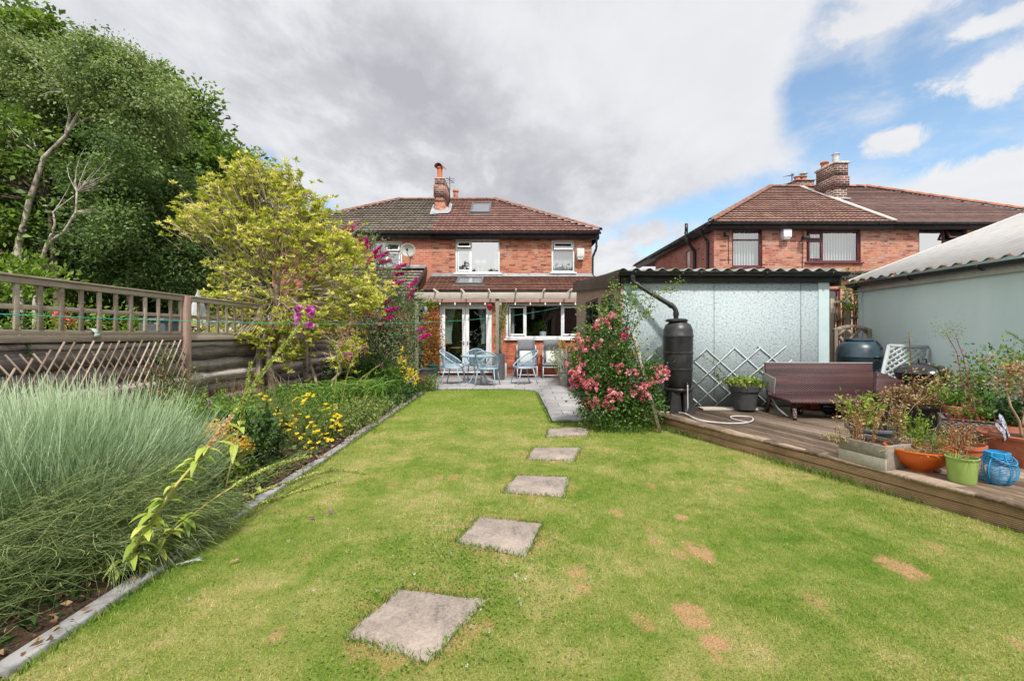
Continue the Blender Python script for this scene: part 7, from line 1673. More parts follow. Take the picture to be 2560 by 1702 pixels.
# ---- the yellow green shrub-tree over the fence
YEL = leafmat('golden pieris leaf', [(0, (.18, .22, .025)), (.35, (.40, .45, .05)), (.65, (.66, .64, .12)), (1, (.88, .78, .40))], nscale=1.1, trans=.3)
DRYT = simple('dry grey twigs', (.42, .34, .26), .95, .1, var=.3, scale=20)
d0 = 8.2; tb0 = Vector((xat(685, d0), d0, 0))
ty = thing('golden_shrub', 'large spreading yellow green shrub on a gnarled trunk leaning over the left fence', 'shrub', tb0)
forks = [tk(d0, (685, 1015, 0), (676, 920, 0), (668, 850, 0), (690, 760, 0), (700, 660, 0), (690, 560, 0)), tk(d0, (680, 900, 0), (640, 830, 0), (590, 760, 0), (560, 680, 0)), tk(d0, (672, 850, 0), (720, 780, 0), (780, 700, 0), (830, 650, 0)),
   tk(d0 + .3, (800, 985, 8.0), (775, 900, 0), (782, 820, 0), (760, 720, 0)), tk(d0 - .1, (800, 985, 8.0), (850, 930, 0), (862, 860, 0), (880, 800, 0), (900, 760, 0)), tk(d0, (690, 760, 0), (640, 620, 0), (610, 520, 0)), tk(d0, (700, 660, 0), (770, 560, 0), (790, 500, 0))]
mb = MB()
for k, f in enumerate(forks):
 sm = []
 for a, b in zip(f, f[1:]):
  for j in range(4): sm.append(Vector(a).lerp(Vector(b), j / 4) + Vector((random.uniform(-.015, .015), random.uniform(-.015, .015), 0)))
 sm.append(Vector(f[-1])); r0 = (.075, .045, .045, .028, .030, .035, .035)[k]; mb.tube(sm, [r0 * (1 - .55 * i / len(sm)) for i in range(len(sm))], 8)
mb.build('trunk', PALEBARK, ty, smooth=True)
BL = [(640, 450, .50, .30, 30), (560, 480, .42, .22, 20), (700, 470, .45, .35, 24), (770, 520, .40, .35, 20), (500, 560, .42, .22, 20), (600, 560, .65, .36, 40), (720, 590, .75, .42, 50), (830, 640, .60, .42, 40), (570, 660, .50, .36, 12), (900, 730, .45, .38, 34), (700, 700, .9, .4, 20), (600, 760, .55, .3, 12), (640, 845, .75, .14, 26), (800, 810, .7, .22, 30), (540, 845, .45, .09, 12), (720, 890, .3, .1, 6), (870, 880, .2, .25, 8), (740, 780, .9, .25, 14), (640, 930, .1, .15, 2), (745, 985, .15, .2, 3)]
CL = np.concatenate([in_ellipsoid(n, tuple(Q(X, Y, d0)), (rx, rx * .95 if rx > .3 else .3, ry), .1) for X, Y, rx, ry, n in BL])
# rosettes: leaves radiate from shoot tips, concentrated on outer shell
tips = np.repeat(CL, 9, 0) + RNG.normal(size=(len(CL) * 9, 3)) * [.14, .14, .12]
per = 15; T2 = np.repeat(tips, per, 0); D = RNG.normal(size=T2.shape); D[:, 2] = np.abs(D[:, 2]) * .95 - .15; D = unit(D)
sh = np.clip(np.repeat(RNG.random(len(tips)), per) * .65 + RNG.random(len(T2)) * .35, 0, 1)
leaves('foliage', T2 + D * .006, .072 * (.7 + .6 * RNG.random(len(T2))), YEL, ty, D, wr=.32, shade=sh)
mb = MB()
cen = np.array(Q(700, 740, d0))
for q in CL[RNG.choice(len(CL), 230, replace=False)]:
 q = Vector(q); best = min((Vector(p) for f in forks for p in f[1:]), key=lambda p: (p - q).length + max(0, p.z - q.z))
 mb.tube(bez(best, (best + q) / 2 + Vector((random.uniform(-.12, .12), random.uniform(-.12, .12), -.08)), q, 5), [.010, .009, .007, .006, .005, .004], 4, caps=False)
mb.build('branch', PALEBARK, ty)
sel = tips[RNG.choice(len(tips), min(4200, len(tips)), replace=False)]; B_ = sel - unit(sel - cen) * RNG.uniform(.15, .5, (len(sel), 1)) + RNG.normal(size=sel.shape) * .05
ribbons('twig', B_, (B_ + sel) / 2 + RNG.normal(size=sel.shape) * .04, sel, .009, DRYT, ty, k=3, tip=.4)
# ---- buddleia
BUDL = leafmat('grey green buddleia leaf', [(0, (.08, .12, .06)), (.5, (.18, .25, .13)), (1, (.36, .43, .28))], nscale=2)
MAG = leafmat('magenta floret', [(0, (.34, .006, .14)), (.5, (.60, .015, .27)), (1, (.75, .06, .40))], nscale=8, trans=.3)
bd_ = thing('buddleia', 'tall buddleia with arching magenta flower spikes between the yellow shrub and the pergola', 'shrub', (-3.35, 10.2, 0))
BB = [(900, 640, .55, .45, 30), (960, 700, .50, .45, 34), (880, 760, .6, .4, 30), (980, 800, .55, .5, 50), (960, 900, .5, .4, 44), (1010, 760, .35, .3, 20), (940, 830, .6, .5, 40), (1010, 880, .3, .5, 26), (850, 600, .3, .3, 10), (1030, 840, .16, .3, 10)]
C = np.concatenate([in_ellipsoid(n, tuple(Q(X, Y, 10.0)), (rx, .4, ry), .1) for X, Y, rx, ry, n in BB]); L = around(C, 46, .13)
D = unit(L - np.repeat(C, 46, 0)) + RNG.normal(size=L.shape) * .4; leaves('foliage', L, .10 * (.6 + .6 * RNG.random(len(L))), BUDL, bd_, D, wr=.26, shade=np.clip(np.repeat(RNG.random(len(C)), 46) * .4 + RNG.random(len(L)) * .6, 0, 1))
mb = MB()
for q in C[RNG.choice(len(C), 60, replace=False)]:
 b = Vector((-3.35 + random.uniform(-.2, .2), 10.2 + random.uniform(-.2, .2), 0)); q = Vector(q); mb.tube(bez(b, (b.x * .7 + q.x * .3, b.y, q.z * .6), q, 8), [.018 * (1 - .75 * i / 8) for i in range(9)], 5)
mb.build('stem', PALEBARK, bd_)
SP = [((838, 560), (832, 590)), ((868, 566), (848, 584)), ((868, 585), (880, 570)), ((893, 593), (885, 625)), ((905, 597), (900, 610)), ((918, 594), (912, 625)), ((928, 610), (915, 620)), ((952, 617), (925, 640)), ((945, 625), (925, 645)), ((970, 630), (952, 641)), ((945, 640), (915, 655)), ((978, 650), (957, 656)), ((935, 655), (910, 668)), ((955, 672), (942, 676)), ((1016, 661), (985, 669)), ((1010, 683), (990, 686)), ((990, 700), (960, 708)), ((1010, 703), (985, 710)), ((1043, 698), (1020, 720)), ((1035, 725), (1027, 737)), ((978, 748), (960, 757)), ((995, 770), (970, 775)), ((985, 790), (970, 795)), ((970, 775), (955, 783)), ((930, 785), (910, 778)), ((960, 810), (945, 814)), ((890, 600), (878, 612)), ((860, 575), (853, 580)), ((710, 646), (722, 650)), ((722, 655), (715, 668)), ((760, 690), (772, 696)), ((1062, 820), (1052, 826)), ((1075, 835), (1062, 840))]
for (X0, Y0), (X1, Y1_) in SP:
 dd = 9.75 + random.uniform(-.25, .2); tip_, bs_ = Vector(Q(X0, Y0, dd)), Vector(Q(X1, Y1_, dd + .05)); ln = (tip_ - bs_).length
 bs_ = tip_ + (bs_ - tip_) * max(1.0, .30 / max(ln, .01)) if ln < .30 else bs_
 n = 260; tt = RNG.random(n) ** .8; cc_ = np.array(bs_)[None] * (1 - tt[:, None]) + np.array(tip_)[None] * tt[:, None]
 rr = (.056 * (1 - tt * .7))[:, None]; L = cc_ + rdir(n) * rr; leaves('flower_spike', L, .032, MAG, bd_, None, wr=.8)
# ---- the broom: dense grey green wiry shrub in the left foreground
BRM = leafmat('grey green wiry stem', [(0, (.075, .14, .06)), (.45, (.19, .30, .15)), (.8, (.35, .48, .29)), (1, (.52, .62, .43))], nscale=2.2, trans=.15)
BRMD = leafmat('yellowing wiry stem', [(0, (.035, .06, .02)), (.5, (.11, .17, .05)), (1, (.30, .34, .14))], nscale=2.2, trans=.15)
br = thing('broom_shrub', 'big mound of fine grey green wiry stems in the left foreground', 'shrub', (-3.0, 3.2, 0))
def fan(n, c0, rad, hgt, spread, lean, w, seed=0, z0=.0, hvar=.25):
 B = np.stack([RNG.normal(c0[0], rad[0], n), RNG.normal(c0[1], rad[1], n), np.full(n, z0)], 1)
 off = B - np.array([c0[0], c0[1], z0]); dirs = off * spread + RNG.normal(size=(n, 3)) * .20 + np.array([lean[0], lean[1], 1.0]); dirs[:, 2] = np.abs(dirs[:, 2]); dirs = unit(dirs)
 Ln = hgt * (1 - hvar + hvar * 1.25 * RNG.random(n)); T = B + dirs * Ln[:, None]; M_ = B + np.array([0, 0, 1.0]) * Ln[:, None] * .42 + (T - B) * .18
 return B, M_, T
parts = []
for c0, rad, h_, sp_, ln, n in (((-3.40, 3.55), (.42, .34), .82, .55, (-.02, -.05), 7600), ((-2.88, 3.2), (.34, .34), .78, .75, (.14, -.05), 7000), ((-3.6, 3.0), (.35, .35), .92, .5, (-.05, -.1), 6000), ((-2.66, 3.0), (.24, .36), .62, .9, (.45, .02), 7500), ((-2.95, 2.6), (.30, .30), .86, .6, (.06, -.15), 5200)):
 parts.append(fan(n, c0, rad, h_, sp_, ln, .004))
B = np.concatenate([p[0] for p in parts]); M_ = np.concatenate([p[1] for p in parts]); T = np.concatenate([p[2] for p in parts])
ok = (T[:, 0] < -2.10 - .90 * np.maximum(T[:, 2] - .30, 0)) & (B[:, 0] < -2.05) & (T[:, 1] < 3.8) & (B[:, 1] < 3.8); B, M_, T = B[ok], M_[ok], T[ok]
B, M_, T = B[::2], M_[::2], T[::2]; M_ = M_ * .6 + (B + T) * .2; h_ = len(B) // 2; ribbons('stem', B[:h_], M_[:h_], T[:h_], .0038, BRM, br, k=6, tip=.35, shade=np.clip(RNG.normal(.50, .22, h_), 0, 1), grad=.75)
ribbons('stout_stem', B[h_:], M_[h_:], T[h_:], .0058, BRM, br, k=6, tip=.2, shade=np.clip(RNG.normal(.44, .24, len(B) - h_), 0, 1), grad=.75)
# lower drooping tangled stems
n = 13000; B = np.stack([RNG.normal(-2.65, .42, n), RNG.normal(2.50, .52, n), RNG.uniform(.03, .42, n)], 1); a = RNG.uniform(-1.9, 1.2, n)
T = B + np.stack([np.cos(a) * .45 + .05, np.sin(a) * .42, RNG.uniform(-.22, .34, n)], 1) * RNG.uniform(.2, .75, (n, 1)); T[:, 2] = np.maximum(T[:, 2], .015); M_ = (B + T) / 2 + RNG.normal(size=B.shape) * .085
ok = (T[:, 0] < -1.98 + .16 * np.exp(-((T[:, 1] - 2.65) / .35) ** 2) - .45 * np.maximum(T[:, 1] - 2.95, 0)) & (B[:, 0] < -2.03) & (B[:, 1] < 3.35); ribbons('lower_stem', B[ok], M_[ok], T[ok], .0032, BRMD, br, k=5, tip=.3)
n = 1500; yy = RNG.uniform(2.25, 3.05, n); B = np.stack([RNG.uniform(-2.2, -2.0, n), yy, RNG.uniform(.02, .22, n)], 1); T = np.stack([-1.95 + .22 * np.exp(-((yy - 2.65) / .35) ** 2) * RNG.uniform(-.3, 1.1, n), yy + RNG.normal(.06, .12, n), RNG.uniform(.015, .16, n)], 1)
ribbons('overhanging_stem', B, (B + T) / 2 + np.stack([np.zeros(n), np.zeros(n), RNG.uniform(.02, .12, n)], 1), T, .0032, BRMD, br, k=5, tip=.3, shade=np.clip(RNG.normal(.6, .25, n), 0, 1)); u = RNG.random((n * 3, 1)); i = np.tile(np.arange(n), 3); leaves('overhanging_leaf', B[i] + (T[i] - B[i]) * u + RNG.normal(size=(n * 3, 3)) * .02 + [0, 0, .03], .022, BRMD, br, None, wr=.2)
n = 1300; B = np.stack([RNG.normal(-3.25, .40, n), RNG.normal(3.25, .30, n), np.full(n, .3)], 1); dr = unit(np.stack([(B[:, 0] + 3.1) * .55 + RNG.normal(0, .10, n), (B[:, 1] - 3.2) * .3 + RNG.normal(0, .10, n), np.ones(n)], 1)); T = B + dr * RNG.uniform(.44, .74, (n, 1)); T[:, 2] -= np.clip(T[:, 0] + 3.0, 0, 1) * .35; ok = (T[:, 0] < -2.10 - .90 * np.maximum(T[:, 2] - .33, 0)) & (T[:, 1] < 3.8); B, T = B[ok], T[ok]; n = len(B)
ribbons('flowering_tip', B, (B + T) / 2, T, .0062, BRM, br, k=5, tip=.3, shade=np.clip(RNG.normal(.72, .15, n), 0, 1), grad=.7)
n = 16000; C = np.stack([RNG.normal(-2.70, .42, n), RNG.normal(2.9, .55, n), RNG.uniform(.03, .50, n)], 1); ok = C[:, 0] < -1.82; leaves('leaf', C[ok], .026, BRMD, br, None, wr=.16)
mb = MB()
for k in range(26):
 b = Vector((random.gauss(-2.95, .22), random.gauss(3.0, .25), 0)); mb.tube(bez(b, b + Vector((random.uniform(-.1, .25), random.uniform(-.15, .1), .25)), b + Vector((random.uniform(-.3, .6), random.uniform(-.4, .3), .5)), 5), [.012, .01, .008, .007, .005, .004], 5)
mb.build('branch', BARK, br)
# ---- foxgloves
FOXL = leafmat('yellow green foxglove leaf', [(0, (.18, .27, .04)), (.5, (.38, .48, .08)), (1, (.62, .64, .16))], nscale=3, trans=.35)
POD = leafmat('green seed pod', [(0, (.20, .29, .06)), (.5, (.40, .50, .12)), (1, (.62, .66, .24))], nscale=6, trans=.15)
PODB = leafmat('dry tan seed pod', [(0, (.42, .24, .12)), (.5, (.68, .48, .28)), (1, (.82, .68, .42))], nscale=6, trans=.15)
PURP = leafmat('purple pink bell', [(0, (.36, .05, .34)), (.5, (.56, .13, .52)), (1, (.75, .35, .70))], nscale=8, trans=.35)
STEMY = simple('straw coloured stem', (.42, .36, .12), .7, .2, var=.2, scale=10)
def fox(lab, pts, podf=(.35, 1.0), tan=.55, leaves_n=14, lsize=.16, bell=True, npod=420, r=.008, lf=(.02, .33), bells=7):
 P = [Vector(p) for p in pts]; sm = []
 for i in range(len(P) - 1):
  p0, p1, p2, p3 = P[max(i - 1, 0)], P[i], P[i + 1], P[min(i + 2, len(P) - 1)]
  for k in range(10):
   u = k / 10; sm.append(.5 * ((2 * p1) + (-p0 + p2) * u + (2 * p0 - 5 * p1 + 4 * p2 - p3) * u * u + (-p0 + 3 * p1 - 3 * p2 + p3) * u ** 3))
 sm.append(P[-1]); n = len(sm); t = thing('foxglove', lab, 'foxglove', (P[0].x, P[0].y, 0)); mb = MB(); mb.tube(sm, [r * (1 - .65 * i / n) for i in range(n)], 7); mb.build('stem', STEMY, t, smooth=True)
 A_ = np.array([tuple(p) for p in sm]); axis = A_[-1] - A_[0]; axis /= np.linalg.norm(axis)
 def at(tt): i = np.clip(tt * (n - 1), 0, n - 1.001); k = i.astype(int); f = (i - k)[:, None]; return A_[k] * (1 - f) + A_[k + 1] * f
 tt = RNG.uniform(podf[0], podf[1], npod); tt.sort(); q = at(tt); ang = RNG.uniform(0, 2 * math.pi, npod)
 u = np.cross(axis, [0, 0, 1.0]); u /= np.linalg.norm(u) + 1e-9; v = np.cross(axis, u); rad = u[None] * np.cos(ang)[:, None] + v[None] * np.sin(ang)[:, None]
 dirs = rad + axis * .5 + RNG.normal(size=rad.shape) * .15; split = podf[0] + (podf[1] - podf[0]) * tan
 sz = (.019 - .003 * (tt - podf[0]) / (podf[1] - podf[0]))
 for nm, m_, sel in (('dry_seed_pods', PODB, tt < split), ('seed_pods', POD, tt >= split)):
  if sel.sum() < 3: continue
  L = np.repeat(q[sel], 3, 0); D = np.repeat(dirs[sel], 3, 0) + RNG.normal(size=(sel.sum() * 3, 3)) * .25; leaves(nm, L, np.repeat(sz[sel], 3) * 1.0, m_, t, D, wr=.65)
 if leaves_n:
  tt = RNG.uniform(lf[0], lf[1], leaves_n); q = at(tt)
  for k in range(leaves_n):   # long drooping folded blades
   ln = lsize * random.uniform(.7, 1.3); a = random.uniform(0, 6.28); d_ = Vector((math.cos(a), math.sin(a), random.uniform(-.1, .5))).normalized(); b = Vector(q[k]); M2 = b + d_ * ln * .5 + Vector((0, 0, .02)); T2_ = b + d_ * ln + Vector((0, 0, -ln * random.uniform(.2, .8)))
   if T2_.z < .02: T2_.z = .02
   cv_ = bez(b, M2, T2_, 8); sd = (T2_ - b).cross(Vector((0, 0, 1))).normalized(); V = []; Fc = []
   for i, p in enumerate(cv_):
    w = .18 * ln * math.sin(math.pi * min(.98, .08 + i / 8.6)) ** .8; V += [tuple(p - sd * w + Vector((0, 0, .25 * w))), tuple(p), tuple(p + sd * w + Vector((0, 0, .25 * w)))]
   for i in range(8):
    for j in range(2): Fc.append((3 * i + j, 3 * i + j + 1, 3 * i + j + 4, 3 * i + j + 3))
   npmesh('leaf', V, np.array(Fc).ravel(), [4] * len(Fc), FOXL, t, attr={'shade': [random.random()] * len(Fc)}, smooth=True)
 if bell:
  mb = MB()
  for k in range(bells):
   a = random.uniform(0, 6.28); c = sm[-1] + Vector((math.cos(a) * .020, math.sin(a) * .020, random.uniform(-.035, .005 + .0075 * bells))); d_ = (Vector((math.cos(a), math.sin(a), -.35))).normalized()
   u_ = d_.orthogonal().normalized(); w_ = d_.cross(u_); prof = [(.004, 0), (.012, .008), (.016, .030), (.023, .046)]; base = len(mb.v)
   for (r_, z) in prof:
    for j in range(8): aa = 2 * math.pi * j / 8; mb.v.append(tuple(c + d_ * z + (u_ * math.cos(aa) + w_ * math.sin(aa)) * r_))
   for i in range(3):
    for j in range(8): mb.f.append((base + i * 8 + j, base + i * 8 + (j + 1) % 8, base + (i + 1) * 8 + (j + 1) % 8, base + (i + 1) * 8 + j))
   mb.marks.append(len(mb.f))
  mb.marks = sorted(set([0] + mb.marks)); mb.build('blossom', PURP, t)
 return t
fb = Vector((-2.22, 2.45, .01))
fox('long leaning foxglove stem crossing in front of the bed, topped with a purple pink flower', [Vector((-2.06, 2.28, .02)), Q(420, 1240, 2.32), Q(510, 1130, 2.5), Q(600, 1010, 2.75), Q(680, 900, 3.0), Q(762, 800, 3.2)], podf=(.36, .985), tan=.30, leaves_n=64, lsize=.088, npod=900, r=.0085, lf=(.02, .42), bells=14)
fox('upright foxglove seed spike just left of the leaning foxglove', [(Q(560, 1180, 3.5)[0], 3.5, .02), Q(595, 1080, 3.5), Q(612, 1000, 3.5), Q(627, 905, 3.5)], podf=(.45, 1), tan=0, leaves_n=7, lsize=.14, bell=False, npod=260, r=.006, lf=(.05, .4))
fox('fallen foxglove stem curving up over the stone edging with pale green pods', [G(340, 1420, .04), Q(440, 1320, 2.5), Q(560, 1230, 2.8), Q(680, 1165, 3.3), Q(778, 1140, 3.8)], podf=(.55, 1), tan=0, leaves_n=36, lsize=.08, bell=False, npod=300, r=.006, lf=(.0, .35))
fox('lower fallen foxglove stem reaching far out over the lawn', [G(555, 1270, .06), G(640, 1232, .05), G(720, 1205, .03), Q(830, 1172, 4.15), Q(915, 1180, 4.05)], podf=(.25, 1), tan=0, leaves_n=5, lsize=.09, bell=False, npod=260, r=.004, lf=(.0, .3))
fox('thin fallen foxglove stem lying on the grass below the others', [G(560, 1280, .03), G(650, 1258, .02), G(760, 1222, .02), G(850, 1195, .03)], podf=(.3, 1), tan=0, leaves_n=4, lsize=.08, bell=False, npod=150, r=.0035, lf=(.0, .3))
for k, (X, Y, X2, Y2_, d) in enumerate(((850, 975, 905, 870, 7.2), (875, 985, 925, 930, 7.4), (895, 975, 945, 915, 7.6), (830, 960, 870, 880, 7.0))):
 fox(('pale foxglove spike leaning beside the fern like leaves, left one', 'short foxglove seed spike right of the leaning ones by the green blades', 'foxglove seed spike nearest the loosestrife', 'tall foxglove spike in front of the fence boards near the bare stems')[k], [(xat(X, d), d, .02), Q((X + X2) / 2 - 5, (Y + Y2_) / 2, d), Q(X2, Y2_, d)], podf=(.35, 1), tan=0, leaves_n=4, lsize=.14, bell=(k != 1), bells=3, npod=170, r=.006, lf=(.05, .4))
# ---- flowering border plants
YLW = leafmat('yellow petal', [(0, (.74, .50, .015)), (.5, (.90, .70, .025)), (1, (.95, .84, .10))], nscale=8, trans=.25)
GOLD = leafmat('golden orange floret', [(0, (.55, .22, .005)), (.5, (.75, .38, .01)), (1, (.85, .52, .03))], nscale=8, trans=.25)
FERN = leafmat('soft green fine leaf', [(0, (.06, .10, .025)), (.5, (.17, .24, .06)), (1, (.34, .38, .13))], nscale=3, trans=.3)
MIDG = leafmat('fresh green leaf', [(0, (.04, .10, .016)), (.5, (.13, .25, .04)), (1, (.28, .42, .08))], nscale=3, trans=.3)
DARKG = leafmat('deep green leaf', [(0, (.012, .035, .010)), (.5, (.035, .085, .020)), (1, (.09, .17, .04))], nscale=3, trans=.25)
BRN = leafmat('dry brown leaf', [(0, (.09, .045, .025)), (.5, (.26, .15, .08)), (1, (.46, .32, .19))], nscale=6, trans=.2)
MAGD = leafmat('crimson petal', [(0, (.30, .005, .09)), (1, (.60, .03, .22))], nscale=8)
VIO = leafmat('violet petal', [(0, (.20, .03, .28)), (1, (.48, .16, .55))], nscale=8)
def stalks(t, c, rad, n, h, m, w=.004, lean=.25, name='stem', hv=.35, z0=.0, k=4):
 B = np.stack([RNG.normal(c[0], rad[0] * .6, n), RNG.normal(c[1], rad[1] * .6, n), np.full(n, z0 + c[2] if len(c) > 2 else z0)], 1); Ln = h * (1 - hv + hv * 1.3 * RNG.random(n))
 dr = unit(np.stack([RNG.normal(0, lean, n) + (B[:, 0] - c[0]) * .6, RNG.normal(0, lean, n) + (B[:, 1] - c[1]) * .6, np.ones(n)], 1)); T = B + dr * Ln[:, None]
 ribbons(name, B, B + np.array([0, 0, 1]) * Ln[:, None] * .5, T, w, m, t, k=k, tip=.4); return B, T
def along(B, T, n, lo=.1, hi=1.0):
 i = RNG.integers(0, len(B), n); u = RNG.uniform(lo, hi, (n, 1)); M_ = B[i] + (T[i] - B[i]) * .25; M_[:, 2] = B[i][:, 2] + (T[i] - B[i])[:, 2] * .5
 return B[i] * (1 - u) ** 2 + M_ * 2 * u * (1 - u) + T[i] * u * u
def herb(name, lab, c, rad, h, n, nl, leaf, m, wr=.3, cat='plant', sm=None, lean=.22, group=None, w=.004, lo=.08):
 c = Vector(c); t = thing(name, lab, cat, c, group); B, T = stalks(t, c, rad, n, h, sm or m, w=w, lean=lean); L = along(B, T, nl, lo); D = RNG.normal(size=L.shape) + [0, 0, .3]
 leaves('foliage', L, leaf * (.6 + .8 * RNG.random(nl)), m, t, D, wr=wr); return t, B, T
def daisies(t, P, r, m, name='blossom', petals=10, dom=.35):
 P = np.asarray(P); n = len(P); up = unit(RNG.normal(size=(n, 3)) * .35 + [0, -.35, 1]); a = np.tile(np.arange(petals) * 2 * math.pi / petals, n); u = unit(np.cross(up, [1.0, .2, 0])); v = np.cross(up, u)
 D = np.repeat(u, petals, 0) * np.cos(a)[:, None] + np.repeat(v, petals, 0) * np.sin(a)[:, None] + np.repeat(up, petals, 0) * .12; leaves(name, np.repeat(P, petals, 0), r, m, t, D, wr=.6, cup=.04)
 mb = MB()
 for p, q in zip(P, up):
  p = Vector(p) + Vector(q) * .002; M = Vector(q).to_track_quat('Z', 'Y').to_matrix().to_4x4(); M.translation = p; tmp = MB(); tmp.lathe([(r * .42, 0), (r * .34, r * .2), (0, r * .28)], 8); base = len(mb.v); mb.v += [tuple(M @ Vector(x)) for x in tmp.v]; mb.f += [tuple(base + i for i in f) for f in tmp.f]
 mb.marks = [0]; mb.build('flower_centre', GOLDC, t)
GOLDC = simple('golden flower centre', (.62, .34, .01), .8, .1)
def at_d(X, Y, d, dz=0): v = Q(X, Y, d); v.z += dz; return v
# yellow daisies
DS = [(640, 990), (655, 985), (662, 1000), (686, 1035), (697, 1026), (703, 1034), (670, 1048), (708, 1051), (725, 1066), (733, 1058), (742, 1084), (757, 1086), (722, 1075), (748, 1103), (770, 1066), (777, 1058), (788, 1080), (795, 1076), (803, 1088), (812, 1095), (818, 1100), (800, 1105), (790, 1112), (815, 1084), (760, 1118), (775, 1105), (785, 1065), (768, 1042), (805, 1025), (820, 1020), (838, 1040), (845, 1036), (815, 1010), (760, 990), (772, 985), (781, 988), (766, 998), (786, 1118), (783, 1120), (738, 1068), (828, 1066), (750, 1035), (728, 1040), (700, 1060), (830, 1050), (842, 1060), (850, 1075), (740, 1022), (755, 1010), (822, 1035)]
t, B, T = herb('daisy_plant', 'clump of bright yellow daisies on fine grey green stems in the middle of the border', (-2.75, 5.35, .02), (.44, .44), .56, 420, 5200, .035, FERN, wr=.18, cat='flower', w=.003, lean=.3)
daisies(t, [Q(X + random.uniform(-3, 3), Y, 5.0 + random.uniform(-.15, .35)) for X, Y in DS[3:] + [(x + random.uniform(-22, 22), y + random.uniform(-16, 16)) for x, y in DS[5:40:2]]], .030, YLW)
t, B, T = herb('daisy_plant', 'small yellow daisy clump before the trunk of the yellow shrub', (-3.45, 6.2, .02), (.3, .3), .50, 160, 1600, .03, FERN, wr=.2, cat='flower', w=.003); daisies(t, [Q(X, Y, 6.0) for X, Y in ((640, 988), (652, 984), (660, 996), (664, 990), (675, 1000), (735, 1000), (742, 995), (630, 1002))], .032, YLW)
# evening primrose like yellow heads right of daisies
t, B, T = herb('evening_primrose', 'pale yellow flowered upright plant at the right end of the daisy clump', (-2.35, 5.5, .02), (.14, .14), .58, 26, 500, .06, MIDG, wr=.28, cat='flower'); daisies(t, [Q(X, Y, 5.4) for X, Y in ((838, 1034), (848, 1044), (842, 1055), (850, 1064), (834, 1070))], .036, YLW, petals=6)
# goldenrod
t, B, T = herb('goldenrod', 'leafy goldenrod with drooping golden orange plumes beside the wiry mound', (-3.05, 4.45, .02), (.30, .32), .62, 90, 3600, .075, MIDG, wr=.2, cat='flower')
P = np.concatenate([np.array(Q(X, Y, 3.92))[None] + RNG.normal(size=(60, 3)) * [.036, .036, .028] for X, Y in ((525, 1068), (540, 1080), (555, 1075), (515, 1085), (570, 1092), (545, 1100), (585, 1102), (600, 1108), (610, 1125), (595, 1130), (618, 1112), (560, 1062))]); leaves('blossom', P, .026, GOLD, t, None, wr=.6)
t, B, T = herb('leafy_perennial', 'dark leafy perennial clump under the leaning foxglove', (-2.70, 4.3, .02), (.26, .26), .48, 80, 2400, .085, DARKG, wr=.35)
t, B, T = herb('foxglove_rosette', 'yellow green broad leaved foxglove plant at the foot of the goldenrod', (-2.45, 3.85, .02), (.13, .13), .36, 12, 90, .10, FOXL, wr=.42)
t, B, T = herb('green_perennial', 'bright green ferny foliage in front of the dark fence boards', (-3.75, 5.4, .02), (.36, .36), .55, 150, 4200, .06, MIDG, wr=.25)
t, B, T = herb('pink_campion', 'crimson flowered wiry plant next to the concrete post', (-4.35, 5.75, .02), (.25, .2), .85, 70, 700, .045, FERN, wr=.3, cat='flower'); daisies(t, [Q(X, Y, 5.6) for X, Y in ((397, 979), (403, 981), (388, 1018), (512, 990))], .026, MAGD, petals=6)
t, B, T = herb('sweet_rocket', 'violet pink flower heads on thin stems at the edge of the wiry mound', (-3.75, 4.9, .02), (.25, .25), .70, 60, 600, .05, FERN, wr=.3, cat='flower')
for X, Y, nn in ((529, 1008, 40), (530, 1018, 30), (478, 1032, 30), (476, 1046, 40), (484, 1048, 30), (645, 1018, 12)): leaves('blossom', around(np.array([Q(X, Y, 4.75)]), nn, .014), .018, VIO, t, None, wr=.8)
t, B, T = herb('dry_grass_clump', 'dry brown seed heads against the foot of the dark fence', (-4.3, 6.9, .02), (.35, .5), .62, 260, 1500, .02, BRN, wr=.5, w=.003)
t, B, T = herb('mixed_foliage', 'low soft green foliage spilling along the stone edging', (-2.25, 6.4, .02), (.26, .9), .30, 520, 6200, .05, FERN, wr=.3)
t, B, T = herb('mixed_foliage', 'green weedy clump under the bare twin stems by the fence', (-3.5, 7.3, .02), (.5, .45), .45, 260, 4600, .06, MIDG, wr=.3)
# arching strap leaves (crocosmia)
cc0 = thing('crocosmia', 'clump of arching fresh green strap leaves halfway along the border', 'plant', (-2.75, 7.9, .02)); n = 900
B = np.stack([RNG.normal(-2.8, .26, n), RNG.normal(7.9, .3, n), np.full(n, .02)], 1); a = RNG.uniform(0, 6.28, n); Lr = RNG.uniform(.3, .75, n); T = B + np.stack([np.cos(a) * Lr * .75, np.sin(a) * Lr * .6, Lr * .62], 1); ok = T[:, 0] < -1.9; ribbons('leaf', B[ok], (B + [0, 0, .55])[ok], T[ok], .018, MIDG, cc0, k=6, tip=.05)
t, B, T = herb('rough_foliage', 'dark green bushy growth below the buddleia', (-3.2, 9.0, .02), (.4, .4), .85, 200, 6200, .07, DARKG, wr=.3, lean=.2)
t, B, T = herb('loosestrife', 'yellow loosestrife in flower near the far end of the border', (-2.60, 9.4, .02), (.28, .34), .72, 110, 4200, .06, MIDG, wr=.28, cat='flower', lean=.18)
YY = [(1000, 893), (1008, 899), (1012, 905), (1004, 880), (1022, 930), (1031, 938), (1038, 944), (1026, 945), (1042, 950), (1018, 938), (1035, 932), (1010, 918), (1003, 925), (998, 905), (1033, 955), (1040, 938), (1024, 921), (1015, 948), (1006, 870), (1045, 945), (1030, 925), (1037, 960)]
P = np.concatenate([np.array(Q(X, Y, 9.1))[None] + RNG.normal(size=(16, 3)) * .028 for X, Y in YY]); leaves('blossom', P, .032, YLW, t, None, wr=.7)
